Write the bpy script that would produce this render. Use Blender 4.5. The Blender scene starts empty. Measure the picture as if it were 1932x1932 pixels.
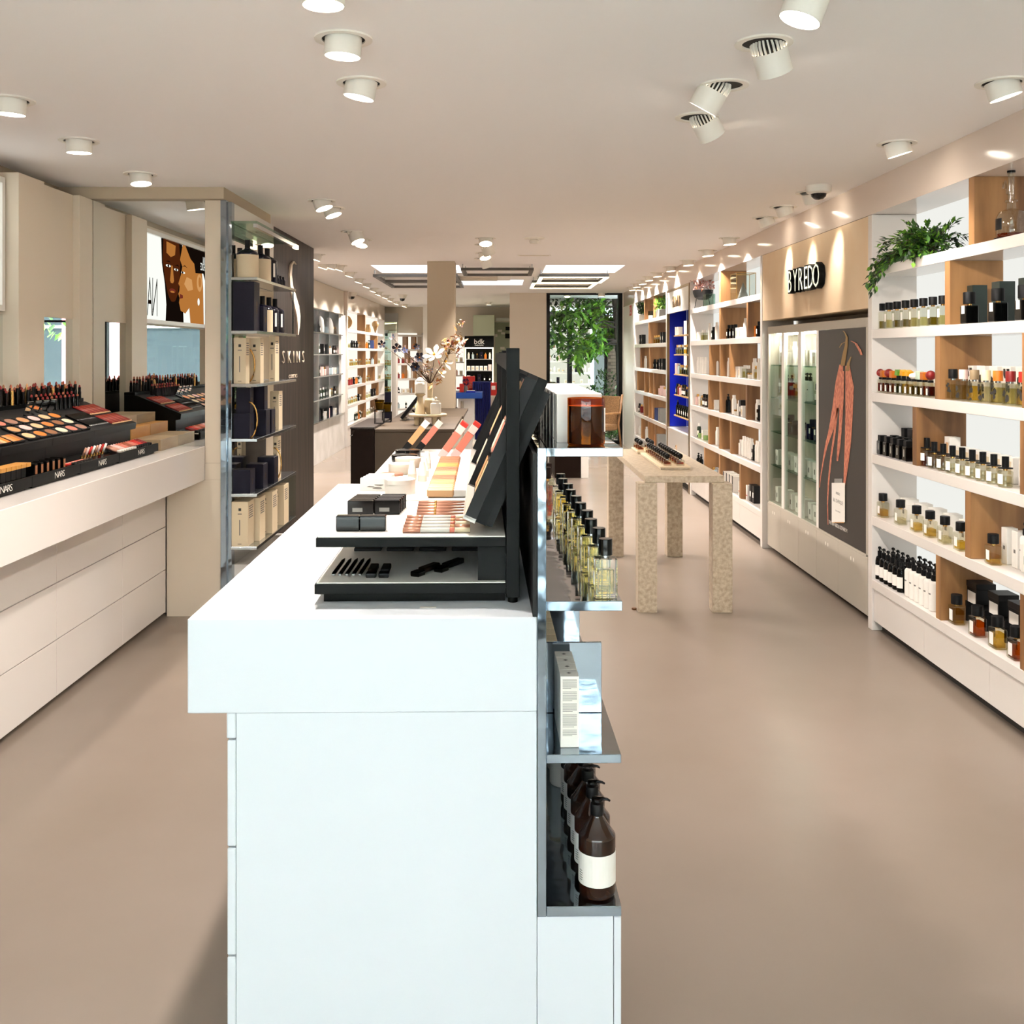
import bpy, math, random
from mathutils import Vector, Matrix, Quaternion

random.seed(11)
SC = bpy.context.scene
COL = SC.collection

# ------------------------------------------------------------------ camera
# metres; camera at the origin of the plan, looking along +Y, eye height 1.6
K, CX, CY, EYE = 1900.0, 945.0, 666.0, 1.6
cam_d = bpy.data.cameras.new('camera')
cam_d.sensor_width = 36.0
cam_d.lens = 36.0 * K / 1932.0
cam_d.shift_x = (966.0 - CX) / 1932.0
cam_d.shift_y = -(966.0 - CY) / 1932.0
cam_d.clip_start, cam_d.clip_end = 0.05, 200
cam = bpy.data.objects.new('camera', cam_d)
cam.location = (0, 0, EYE)
cam.rotation_euler = (math.pi / 2, 0, 0)
COL.objects.link(cam)
SC.camera = cam

# ------------------------------------------------------------------ sky, exposure
world = bpy.data.worlds.new('world')
SC.world = world
world.use_nodes = True
wn = world.node_tree
bg = wn.nodes['Background']
bg.inputs['Color'].default_value = (0.74, 0.84, 1.0, 1)
bg.inputs['Strength'].default_value = 11.0
SC.view_settings.view_transform = 'Standard'
SC.view_settings.look = 'None'
SC.view_settings.exposure = 0.42
SC.view_settings.gamma = 1.0
SC.view_settings.use_curve_mapping = False
SC.cycles.use_denoising = True
SC.cycles.adaptive_threshold = 0.04
SC.cycles.max_bounces = 12
SC.cycles.diffuse_bounces = 4
SC.cycles.glossy_bounces = 4
SC.cycles.transmission_bounces = 12
SC.cycles.transparent_max_bounces = 40
SC.cycles.sample_clamp_indirect = 6.0
SC.cycles.blur_glossy = 0.6
LAMP_W = 82.0
LAMP_COL = (1.0, 0.915, 0.85)


def portal(name, x0, x1, y, z0, z1, facing):
    d = bpy.data.lights.new(name, 'AREA')
    d.shape = 'RECTANGLE'
    d.size, d.size_y = x1 - x0, z1 - z0
    d.cycles.is_portal = True
    o = bpy.data.objects.new(name, d)
    o.location = ((x0 + x1) / 2, y, (z0 + z1) / 2)
    o.rotation_euler = (math.pi / 2 if facing > 0 else -math.pi / 2, 0, 0)
    COL.objects.link(o)


portal('daylight_portal_street', -2.6, 2.1, -1.56, 0.02, 2.55, 1)

sun_d = bpy.data.lights.new('sun', 'SUN')
sun_d.energy = 95.0
sun_d.angle = math.radians(0.6)
sun_d.color = (1.0, 0.97, 0.94)
sun = bpy.data.objects.new('sun', sun_d)
sun.rotation_mode = 'QUATERNION'
sun.rotation_quaternion = Vector((0, 0, -1)).rotation_difference(Vector((-0.18, -0.40, -0.9)).normalized())
COL.objects.link(sun)

# ------------------------------------------------------------------ colours and materials
def lin(h):
    h = h.lstrip('#')
    v = [int(h[i:i + 2], 16) / 255.0 for i in (0, 2, 4)]
    return tuple(((c / 12.92) if c <= 0.04045 else ((c + 0.055) / 1.055) ** 2.4) for c in v) + (1.0,)


MATS = {}


def pmat(name, col, rough=0.5, metal=0.0, trans=0.0, ior=1.45, emis=None, es=0.0, coat=0.0,
         var=None, bump=None, spec=0.5, stretch=(1, 1, 1), sheen=0.0):
    m = bpy.data.materials.new(name)
    m.use_nodes = True
    nt = m.node_tree
    b = nt.nodes['Principled BSDF']
    col = lin(col) if isinstance(col, str) else col
    b.inputs['Base Color'].default_value = col
    b.inputs['Roughness'].default_value = rough
    b.inputs['Metallic'].default_value = metal
    b.inputs['IOR'].default_value = ior
    b.inputs['Transmission Weight'].default_value = trans
    b.inputs['Specular IOR Level'].default_value = spec
    b.inputs['Coat Weight'].default_value = coat
    b.inputs['Sheen Weight'].default_value = sheen
    if emis:
        b.inputs['Emission Color'].default_value = lin(emis) if isinstance(emis, str) else emis
        b.inputs['Emission Strength'].default_value = es
    if var or bump:
        tc = nt.nodes.new('ShaderNodeTexCoord')
        mp = nt.nodes.new('ShaderNodeMapping')
        mp.inputs['Scale'].default_value = stretch
        nt.links.new(tc.outputs['Object'], mp.inputs['Vector'])
    if var:                      # (scale, second colour, detail)
        n = nt.nodes.new('ShaderNodeTexNoise')
        n.inputs['Scale'].default_value = var[0]
        n.inputs['Detail'].default_value = var[2] if len(var) > 2 else 4
        r = nt.nodes.new('ShaderNodeValToRGB')
        r.color_ramp.elements[0].position = 0.35
        r.color_ramp.elements[1].position = 0.65
        r.color_ramp.elements[0].color = col
        r.color_ramp.elements[1].color = lin(var[1])
        nt.links.new(mp.outputs[0], n.inputs['Vector'])
        nt.links.new(n.outputs[0], r.inputs[0])
        nt.links.new(r.outputs[0], b.inputs['Base Color'])
    if bump:                     # (scale, strength)
        n2 = nt.nodes.new('ShaderNodeTexNoise')
        n2.inputs['Scale'].default_value = bump[0]
        n2.inputs['Detail'].default_value = 2
        bp = nt.nodes.new('ShaderNodeBump')
        bp.inputs['Strength'].default_value = bump[1]
        bp.inputs['Distance'].default_value = 0.02
        nt.links.new(mp.outputs[0], n2.inputs['Vector'])
        nt.links.new(n2.outputs[0], bp.inputs['Height'])
        nt.links.new(bp.outputs[0], b.inputs['Normal'])
    MATS[name] = m
    return m


def thin_glass(name, tint, ior=1.45, rough=0.0):
    m = bpy.data.materials.new(name)
    m.use_nodes = True
    nt = m.node_tree
    nt.nodes.remove(nt.nodes['Principled BSDF'])
    out = nt.nodes['Material Output']
    t = nt.nodes.new('ShaderNodeBsdfTransparent')
    t.inputs[0].default_value = lin(tint)
    g = nt.nodes.new('ShaderNodeBsdfGlossy')
    g.inputs['Roughness'].default_value = rough
    lw = nt.nodes.new('ShaderNodeLayerWeight')
    lw.inputs['Blend'].default_value = 0.5
    pw = nt.nodes.new('ShaderNodeMath'); pw.operation = 'POWER'
    pw.inputs[1].default_value = 5.0
    f = nt.nodes.new('ShaderNodeMath'); f.operation = 'MULTIPLY_ADD'
    f0 = ((ior - 1) / (ior + 1)) ** 2
    f.inputs[1].default_value = 0.55
    f.inputs[2].default_value = f0
    nt.links.new(lw.outputs['Facing'], pw.inputs[0])
    nt.links.new(pw.outputs[0], f.inputs[0])
    mx = nt.nodes.new('ShaderNodeMixShader')
    nt.links.new(f.outputs[0], mx.inputs[0])
    nt.links.new(t.outputs[0], mx.inputs[1])
    nt.links.new(g.outputs[0], mx.inputs[2])
    nt.links.new(mx.outputs[0], out.inputs[0])
    MATS[name] = m
    return m


def emat(name, col, strength):
    m = bpy.data.materials.new(name)
    m.use_nodes = True
    nt = m.node_tree
    nt.nodes.remove(nt.nodes['Principled BSDF'])
    e = nt.nodes.new('ShaderNodeEmission')
    e.inputs[0].default_value = lin(col)
    e.inputs[1].default_value = strength
    nt.links.new(e.outputs[0], nt.nodes['Material Output'].inputs[0])
    MATS[name] = m
    return m


pmat('white', '#e9e4dc', 0.32)
pmat('white_gloss', '#ded7d0', 0.12)
pmat('white_cool', '#dde1e6', 0.35)
pmat('ceiling_paint', '#fdf9f6', 0.75)
pmat('bulkhead_gloss', '#ddcdc0', 0.13)
pmat('wall_paint', '#d9cdbc', 0.7)
pmat('greige', '#cfc2ae', 0.5)
pmat('taupe', '#b8a78f', 0.6)
pmat('panel_beige', '#dccdb8', 0.55)
pmat('fascia_beige', '#ddc29f', 0.6, var=(6, '#dfc7a6', 2))
pmat('floor_resin', '#887b70', 0.26, var=(0.7, '#807367', 5), bump=(30, 0.008), spec=0.5)
pmat('oak', '#664323', 0.45, var=(7, '#a4784b', 9), stretch=(1, 1, 0.12))
pmat('oak_light', '#a98350', 0.5, var=(10, '#c6a06b', 6), stretch=(0.2, 1, 1))
pmat('wood_grey', '#8b7456', 0.5, var=(14, '#a58e6c', 5), stretch=(1, 0.15, 1))
pmat('wood_warm', '#a8702c', 0.5, var=(14, '#c08a3e', 5), stretch=(1, 0.15, 1))
pmat('dark_veneer', '#16110e', 0.45, spec=0.25, var=(18, '#3a302a', 5), stretch=(1, 1, 0.08))
pmat('dark_brown', '#170b05', 0.5, spec=0.12)
pmat('stone_dark', '#463a2e', 0.5, var=(3, '#524638', 8), spec=0.25)
pmat('stone_beige', '#a4927b', 0.32, var=(45, '#c2b39c', 8))
pmat('ceramic', '#cdb894', 0.55)
pmat('ceramic_white', '#e2d8c8', 0.5)
pmat('chrome', '#98a3ac', 0.06, 1.0, bump=(9, 0.08))
pmat('steel', '#bcc0c2', 0.18, 1.0)
pmat('bronze', '#8d7453', 0.3, 1.0)
pmat('gold', '#d6a660', 0.25, 1.0)
pmat('mirror', '#e9ecea', 0.0, 1.0)
pmat('black', '#070708', 0.5, spec=0.25)
pmat('black_metal', '#060808', 0.6, spec=0.18)
pmat('black_gloss', '#050505', 0.14, spec=0.25)
pmat('recess_dark', '#1c1812', 0.9)
pmat('shadow_gap', '#2b2520', 0.8)
pmat('grey_cabinet', '#b6aea0', 0.4)
pmat('grey_rail', '#4f4b46', 0.5)
pmat('lamp_white', '#efe9de', 0.45)
pmat('label_white', '#f2ede4', 0.6)
pmat('carton_white', '#efe9e0', 0.55)
pmat('carton_cream', '#d8c6a6', 0.6)
pmat('carton_grey', '#8d8b86', 0.5)
pmat('carton_black', '#0f0d0d', 0.45, spec=0.3)
pmat('carton_green', '#26322d', 0.3)
pmat('carton_navy', '#121020', 0.5, spec=0.2)
pmat('carton_pink', '#e3b3ac', 0.5)
pmat('navy_gloss', '#0b0a1c', 0.1, spec=0.4)
pmat('ink', '#26241f', 0.7)
pmat('ink_soft', '#77716a', 0.7)
pmat('blue_deep', '#0a1fa8', 0.3)
pmat('blue_navy', '#060f55', 0.45, spec=0.3)
pmat('blue_table', '#12449a', 0.35)
pmat('red', '#c1281c', 0.4)
pmat('red_dark', '#7c1512', 0.4)
pmat('orange', '#d4721d', 0.4)
pmat('amber_cap', '#b9651b', 0.4)
pmat('yellow', '#e2a41f', 0.4)
pmat('green_cap', '#5a8f2c', 0.4)
pmat('green_soap', '#7f9a57', 0.4)
pmat('mint', '#b9c9b4', 0.4)
pmat('pink_pale', '#ecc9c0', 0.4)
pmat('cream', '#efdcae', 0.4)
pmat('purple', '#3a1c44', 0.8)
pmat('book_blue', '#2a3a66', 0.6)
pmat('rose_gold', '#c59079', 0.3, 0.6)
pmat('skin_beige', '#d9ac7e', 0.4)
pmat('skin_mid', '#c08a5a', 0.4)
pmat('skin_dark', '#8a5733', 0.4)
pmat('blush', '#c9705c', 0.4)
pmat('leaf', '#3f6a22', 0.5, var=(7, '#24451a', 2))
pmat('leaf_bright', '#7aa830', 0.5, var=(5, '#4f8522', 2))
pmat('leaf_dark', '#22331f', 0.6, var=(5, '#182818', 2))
pmat('petal_white', '#d9ccb6', 0.6)
pmat('petal_navy', '#12152c', 0.6)
pmat('petal_gold', '#b0843f', 0.6)
pmat('petal_rust', '#9a4f33', 0.6)
pmat('petal_pink', '#c59a98', 0.6)
pmat('twig', '#4b3524', 0.8)
pmat('bark', '#3a3028', 0.9, var=(12, '#1f1a15', 5), stretch=(1, 1, 0.2), bump=(25, 0.6))
pmat('brick', '#8d7f70', 0.9)
pmat('brick_wall_mortar', '#6d645a', 0.95)
pmat('soil', '#2b241c', 0.95)
pmat('paving', '#d2d0cc', 0.9)
pmat('facade', '#b4b3b5', 0.8)
pmat('shop_red', '#b76a74', 0.7)
pmat('street_glass', '#1a2024', 0.3, spec=0.3)
pmat('rattan', '#8f6c46', 0.6, var=(60, '#6f5233', 2))
pmat('wax', '#c9731c', 0.5)
pmat('marble_white', '#e6e3dd', 0.2, var=(3, '#d5d0c8', 6))
pmat('clear_plastic', '#d8d2c8', 0.2)
pmat('screen_dark', '#141516', 0.2)
thin_glass('glass', '#f6faf7', 1.5)
thin_glass('glass_pane', '#eef4f1', 1.35)
thin_glass('glass_shelf', '#cfe4da', 1.5)
thin_glass('glass_bottle', '#f3f3ea', 1.8)
thin_glass('glass_smoke', '#9aa09a', 1.6)
thin_glass('liq_clear', '#f4f0dc', 1.3)
thin_glass('liq_yellow', '#f2dc8a', 1.3)
thin_glass('liq_pale', '#ece6bd', 1.3)
thin_glass('liq_amber', '#d98a1d', 1.3)
thin_glass('liq_olive', '#b5a64e', 1.3)
thin_glass('liq_green', '#6f9a2e', 1.3)
thin_glass('liq_red', '#a3261c', 1.3)
thin_glass('liq_pink', '#efb8a8', 1.3)
pmat('amber_glass', '#240d03', 0.04, trans=0.2, ior=1.5, spec=0.7)
thin_glass('amber_thin', '#e0a862', 1.5)
pmat('crystal', '#fbfbf3', 0.0, trans=1.0, ior=1.42)
pmat('crystal_liquid', '#f4e3a0', 0.0, trans=1.0, ior=1.33)
emat('lens', '#fff3df', 14.0)
emat('lens_far', '#ffeccb', 7.0)
emat('led_warm', '#ffe9b8', 5.0)
emat('led_cabinet', '#fff6ea', 45.0)
emat('led_white', '#fff6ea', 3.0)
emat('skylight_glow', '#eef4ff', 2.6)
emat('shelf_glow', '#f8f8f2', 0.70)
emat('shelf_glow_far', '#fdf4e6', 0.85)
emat('print_white', '#f4f4ee', 1.0)
emat('print_grey', '#8b949b', 0.8)
emat('print_skin', '#c67f3d', 0.75)
emat('print_skin_deep', '#5d2c12', 0.6)
emat('print_skin_light', '#e0a366', 0.8)
emat('print_hair', '#1d130e', 0.5)
emat('print_lip', '#8a3b2c', 0.6)
pmat('poster_dark', '#2e2a27', 0.5)
pmat('poster_red', '#a4503a', 0.5, var=(90, '#d88a6a', 3), stretch=(1, 1, 0.4))
pmat('poster_stem', '#8a6a35', 0.5)
pmat('lettering_lit', '#f2f2dc', 0.4, emis='#f4f6d8', es=0.7)
pmat('pale_green_wall', '#aab09a', 0.7)
pmat('pale_blue', '#b5c6cb', 0.5)
pmat('stain', '#5a3b20', 0.9)

# ------------------------------------------------------------------ plan helpers
def PX(px, Y):
    return (px - CX) * Y / K


def PZ(py, Y):
    return EYE - (py - CY) * Y / K


def YW(px, X):               # depth at which a long wall at X is met by column px
    return X * K / (px - CX)


ORD = ['first', 'second', 'third', 'fourth', 'fifth', 'sixth', 'seventh', 'eighth', 'ninth', 'tenth', 'eleventh',
       'twelfth', 'thirteenth', 'fourteenth', 'fifteenth', 'sixteenth', 'seventeenth', 'eighteenth', 'nineteenth',
       'twentieth', 'twenty-first', 'twenty-second', 'twenty-third', 'twenty-fourth', 'twenty-fifth', 'twenty-sixth',
       'twenty-seventh', 'twenty-eighth', 'twenty-ninth', 'thirtieth']


# ------------------------------------------------------------------ mesh builder
class M:
    def __init__(s):
        s.v, s.f, s.m, s.sm = [], [], [], []

    def face(s, idx, mat, smooth=False):
        s.f.append(tuple(idx)); s.m.append(mat); s.sm.append(smooth)

    def add(s, o, T=None):
        n = len(s.v)
        s.v += [tuple(T @ Vector(p)) for p in o.v] if T is not None else list(o.v)
        s.f += [tuple(i + n for i in f) for f in o.f]
        s.m += o.m; s.sm += o.sm
        return s

    def poly(s, pts, mat):
        n = len(s.v); s.v += [tuple(p) for p in pts]
        s.face(range(n, n + len(pts)), mat)
        return s

    def box(s, x0, x1, y0, y1, z0, z1, mat, c=0.0):
        if x1 < x0: x0, x1 = x1, x0
        if y1 < y0: y0, y1 = y1, y0
        if z1 < z0: z0, z1 = z1, z0
        n = len(s.v)
        if c <= 0:
            s.v += [(x, y, z) for z in (z0, z1) for y in (y0, y1) for x in (x0, x1)]
            for f in ((0, 2, 3, 1), (4, 5, 7, 6), (0, 1, 5, 4), (2, 6, 7, 3), (0, 4, 6, 2), (1, 3, 7, 5)):
                s.face([n + i for i in f], mat)
            return s
        c = min(c, (x1 - x0) * .45, (y1 - y0) * .45, (z1 - z0) * .45)
        lo, hi = (x0, y0, z0), (x1, y1, z1)
        idx = {}
        for sx in (0, 1):
            for sy in (0, 1):
                for sz in (0, 1):
                    sg = (sx, sy, sz)
                    for ax in range(3):
                        p = [(hi[i] - (0 if i == ax else c)) if sg[i] else (lo[i] + (0 if i == ax else c)) for i in range(3)]
                        idx[(sg, ax)] = len(s.v); s.v.append(tuple(p))
        ctr = Vector(((x0 + x1) / 2, (y0 + y1) / 2, (z0 + z1) / 2))

        def put(ids):
            a, b, d = (Vector(s.v[ids[i]]) for i in (0, 1, 2))
            mid = sum((Vector(s.v[i]) for i in ids), Vector()) / len(ids)
            if (b - a).cross(d - a).dot(mid - ctr) < 0:
                ids = ids[::-1]
            s.face(ids, mat)
        for ax in range(3):
            o1, o2 = [i for i in range(3) if i != ax]
            for e in (0, 1):
                ids = []
                for p, q in ((0, 0), (1, 0), (1, 1), (0, 1)):
                    sg = [0, 0, 0]; sg[ax] = e; sg[o1] = p; sg[o2] = q
                    ids.append(idx[(tuple(sg), ax)])
                put(ids)
            for p in (0, 1):
                for q in (0, 1):
                    a = [0, 0, 0]; b = [0, 0, 0]
                    a[o1] = b[o1] = p; a[o2] = b[o2] = q; a[ax] = 0; b[ax] = 1
                    put([idx[(tuple(a), o1)], idx[(tuple(b), o1)], idx[(tuple(b), o2)], idx[(tuple(a), o2)]])
        for sx in (0, 1):
            for sy in (0, 1):
                for sz in (0, 1):
                    put([idx[((sx, sy, sz), a)] for a in range(3)])
        return s

    def lathe(s, prof, mat, seg=16, cx=0.0, cy=0.0, sx=1.0, sy=1.0):
        """prof: (r, z) bottom to top; corners sharper than 35 degrees stay sharp"""
        def ring(r, z):
            n = len(s.v)
            if r < 1e-6:
                s.v.append((cx, cy, z)); return (n,)
            s.v += [(cx + sx * r * math.cos(2 * math.pi * i / seg), cy + sy * r * math.sin(2 * math.pi * i / seg), z) for i in range(seg)]
            return tuple(range(n, n + seg))
        prev = None
        for k in range(len(prof) - 1):
            a = prev
            if k > 0:
                d0 = Vector((prof[k][0] - prof[k - 1][0], prof[k][1] - prof[k - 1][1]))
                d1 = Vector((prof[k + 1][0] - prof[k][0], prof[k + 1][1] - prof[k][1]))
                if d0.length < 1e-9 or d1.length < 1e-9 or d0.angle(d1) > 0.6:
                    a = None
            if a is None:
                a = ring(*prof[k])
            b = ring(*prof[k + 1])
            for i in range(seg):
                j = (i + 1) % seg
                if len(a) == 1 and len(b) == 1: continue
                if len(a) == 1: s.face((a[0], b[j], b[i]), mat, True)
                elif len(b) == 1: s.face((a[i], a[j], b[0]), mat, True)
                else: s.face((a[i], a[j], b[j], b[i]), mat, True)
            prev = b
        return s

    def cyl(s, r, z0, z1, mat, seg=14, cx=0.0, cy=0.0, r2=None):
        r2 = r if r2 is None else r2
        return s.lathe([(0, z0), (r, z0), (r2, z1), (0, z1)], mat, seg, cx, cy)

    def tube(s, pts, rad, mat, seg=7, smooth=True):
        P = [Vector(p) for p in pts]
        R = rad if isinstance(rad, (list, tuple)) else [rad] * len(P)
        rings = []
        up = Vector((0, 0, 1))
        for i, p in enumerate(P):
            d = (P[min(i + 1, len(P) - 1)] - P[max(i - 1, 0)]).normalized()
            u = d.cross(up) if abs(d.dot(up)) < 0.95 else d.cross(Vector((1, 0, 0)))
            u.normalize(); w = u.cross(d).normalized()
            n = len(s.v)
            s.v += [tuple(p + (u * math.cos(2 * math.pi * k / seg) + w * math.sin(2 * math.pi * k / seg)) * R[i]) for k in range(seg)]
            rings.append(range(n, n + seg))
        for a, b in zip(rings, rings[1:]):
            for k in range(seg):
                j = (k + 1) % seg
                s.face((a[k], b[k], b[j], a[j]), mat, smooth)
        s.face(list(rings[0]), mat); s.face(list(rings[-1])[::-1], mat)
        return s

    def prism(s, pts, axis, a0, a1, mat):
        """extrude a polygon given in the two other axes (in xyz order) along axis"""
        def mk(p, a):
            q = list(p); q.insert(axis, a); return tuple(q)
        n = len(s.v); k = len(pts)
        s.v += [mk(p, a0) for p in pts] + [mk(p, a1) for p in pts]
        area = sum(pts[i][0] * pts[(i + 1) % k][1] - pts[(i + 1) % k][0] * pts[i][1] for i in range(k))
        flip = (area > 0) == (axis != 1)
        lo, hi = list(range(n, n + k)), list(range(n + k, n + 2 * k))
        s.face(lo[::-1] if flip else lo, mat); s.face(hi if flip else hi[::-1], mat)
        for i in range(k):
            j = (i + 1) % k
            q = (lo[i], lo[j], hi[j], hi[i])
            s.face(q if flip else q[::-1], mat)
        return s

    def mesh(s, name):
        me = bpy.data.meshes.new(name)
        me.from_pydata(s.v, [], s.f)
        slots = list(dict.fromkeys(s.m))
        for m in slots: me.materials.append(MATS[m])
        ix = {m: i for i, m in enumerate(slots)}
        me.polygons.foreach_set('material_index', [ix[m] for m in s.m])
        me.polygons.foreach_set('use_smooth', s.sm)
        me.update()
        return me


def obj(name, me, parent=None, loc=(0, 0, 0), rz=0.0):
    if isinstance(me, M): me = me.mesh(name)
    o = bpy.data.objects.new(name, me)
    COL.objects.link(o)
    o.location = loc
    o.rotation_euler = (0, 0, rz)
    if parent is not None: o.parent = parent
    return o


SEEN = {}


def tag(o, label, cat, group=None):
    if label in SEEN and not (group and SEEN[label] == group):
        print('DUPLICATE LABEL', label)
    n = len(label.replace(',', ' ').split())
    if n > 16 or n < 4: print('LABEL WORDS', n, label)
    SEEN[label] = group
    o['label'], o['category'] = label, cat
    if group: o['group'] = group
    return o


def thing(name, label, cat, loc=(0, 0, 0), rz=0.0, group=None):
    return tag(obj(name, None, None, loc, rz), label, cat, group)


def solo(name, m, label, cat, loc=(0, 0, 0), rz=0.0, group=None):
    return tag(obj(name, m, None, loc, rz), label, cat, group)


def struct(name, m, parent=None, loc=(0, 0, 0)):
    o = obj(name, m, parent, loc)
    if parent is None: o['kind'] = 'structure'
    return o


def text_m(body, size, mat, extrude=0.0, xs=1.0, spacing=1.0, align='CENTER', weight=0.0, res=2):
    """lettering as mesh in the local XZ plane, front towards -Y, centred on x, base line at z=0"""
    c = bpy.data.curves.new('lettering', 'FONT')
    c.body, c.size, c.extrude, c.space_character = body, size, extrude, spacing
    c.align_x = align
    c.offset = weight
    c.resolution_u = res
    t = bpy.data.objects.new('lettering', c)
    COL.objects.link(t)
    dg = bpy.context.evaluated_depsgraph_get()
    me = bpy.data.meshes.new_from_object(t.evaluated_get(dg))
    bpy.data.objects.remove(t)
    me.transform(Matrix.Rotation(math.pi / 2, 4, 'X') @ Matrix.Diagonal((xs, 1, 1, 1)))
    me.materials.clear(); me.materials.append(MATS[mat])
    return me


def set_rot(o, q):
    o.rotation_mode = 'QUATERNION'
    o.rotation_quaternion = q


R90 = math.pi / 2

# ================================================================== the room
XR, XL = 2.14, -2.65          # right shelving face, left wall of the rear part
ZC, ZC2 = 2.60, 2.65          # ceiling of the front and of the rear part
YS, YE, YB = 11.3, 17.6, 23.0  # ceiling step, window wall, rear wall

struct('floor', M().box(-4.2, 3.2, -1.7, 24, -0.12, 0, 'floor_resin'))
cl = M().box(-3.2, 2.6, -1.7, YS, ZC, ZC + 0.2, 'ceiling_paint')
cl.box(-3.2, 2.6, YS, 12.05, ZC2, ZC2 + 0.3, 'ceiling_paint')
for x0, x1 in ((-3.2, -1.56), (-0.5, 0.54), (1.49, 2.6)):
    cl.box(x0, x1, 12.05, 13.2, ZC2, ZC2 + 0.3, 'ceiling_paint')
cl.box(-3.2, 2.6, 13.2, 14.45, ZC2, ZC2 + 0.3, 'ceiling_paint')
for x0, x1 in ((-3.2, -0.6), (0.33, 2.6)):
    cl.box(x0, x1, 14.45, 15.6, ZC2, ZC2 + 0.3, 'ceiling_paint')
cl.box(-3.2, 2.6, 15.6, YB + .6, ZC2, ZC2 + 0.3, 'ceiling_paint')
struct('ceiling', cl)
for n, (x0, x1, y0, y1) in enumerate(((-1.56, -0.5, 12.05, 13.2), (0.54, 1.49, 12.05, 13.2), (-0.6, 0.33, 14.45, 15.6))):
    struct('window_%d' % (n + 2), M().box(x0, x1, y0, y1, ZC2 + 0.2, ZC2 + 0.22, 'skylight_glow'))

struct('wall_right', M().box(2.46, 2.6, -1.6, YE, 0, ZC2, 'wall_paint'))
struct('trim_1', M().box(XR, 2.46, 2.9, YE, 2.40, ZC2, 'bulkhead_gloss'))
struct('trim_2', M().box(XR, 2.46, 16.2, YE, 0, 2.40, 'white'))
struct('wall_left', M().box(-3.0, -2.67, -1.6, 6.2, 0, ZC, 'taupe').box(-3.0, XL - .12, 9.6, YB, 0, ZC2, 'wall_paint'))
blk = M().box(-2.67, -1.80, 6.20, 9.6, 0, ZC, 'wall_paint')
struct('wall_left_block', blk)
struct('trim_3', M().box(-2.667, -1.67, 6.07, 7.30, 2.53, ZC, 'taupe'))

# rear: window wall, opening and back room
wb = M().box(0.157, 0.797, YE, YE + .25, 0, ZC2, 'wall_paint')
wb.box(2.13, 2.6, YE, YE + .25, 0, ZC2, 'white')
struct('wall_window', wb)
struct('wall_rear', M().box(-2.9, .797, YB, YB + .2, 0, ZC2, 'wall_paint'))
struct('wall_rear_side', M().box(0.55, 0.797, YE + .25, YB, 0, ZC2, 'pale_green_wall'))
pil = struct('pillar', M().box(-0.803, -0.503, 10.98, 11.28, 0, 2.70, 'taupe'))
obj('plinth', M().box(-0.82, -0.486, 10.96, 11.30, 0.93, 0.995, 'dark_brown'), pil)
struct('trim_4', M().box(-1.70, -1.61, 22.0, 22.2, 0, ZC2, 'white'))

w1 = struct('window_1', M().box(0.80, 2.13, YE + .11, YE + .12, 0.06, 2.62, 'glass_pane'))
fr = M().box(0.797, 0.86, YE + .05, YE + .17, 0, ZC2, 'black').box(2.06, 2.13, YE + .05, YE + .17, 0, ZC2, 'black')
fr.box(0.86, 2.06, YE + .05, YE + .17, 0, 0.06, 'black').box(0.86, 2.06, YE + .05, YE + .17, 2.62, ZC2, 'black')
obj('window_frame', fr, w1)

# street front behind the camera
fw = M().box(-2.67, -2.6, -1.65, -1.5, 0, ZC, 'wall_paint').box(2.1, 2.46, -1.65, -1.5, 0, ZC, 'wall_paint')
fw.box(-2.6, 2.1, -1.65, -1.5, 2.55, ZC, 'wall_paint')
struct('wall_front', fw)
w5 = struct('window_5', M().box(-2.6, 2.1, -1.60, -1.595, 0.06, 2.5, 'glass_pane'))
fr = M()
for x in (-2.58, -1.25, 0.35, 2.02):
    fr.box(x, x + .08, -1.64, -1.54, 0, 2.55, 'black')
fr.box(-2.6, 2.1, -1.64, -1.54, 0, .06, 'black').box(-2.6, 2.1, -1.64, -1.54, 2.47, 2.55, 'black').box(-2.6, 2.1, -1.63, -1.55, 2.02, 2.05, 'black')
obj('window_frame', fr, w5)

# ================================================================== ceiling spotlights
def ring_m(r0, r1, z0, z1, mat, seg=24):
    return M().lathe([(r0, z0), (r1, z0), (r1, z1), (r0, z1), (r0, z0)], mat, seg)


LAMPMESH = {}


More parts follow.
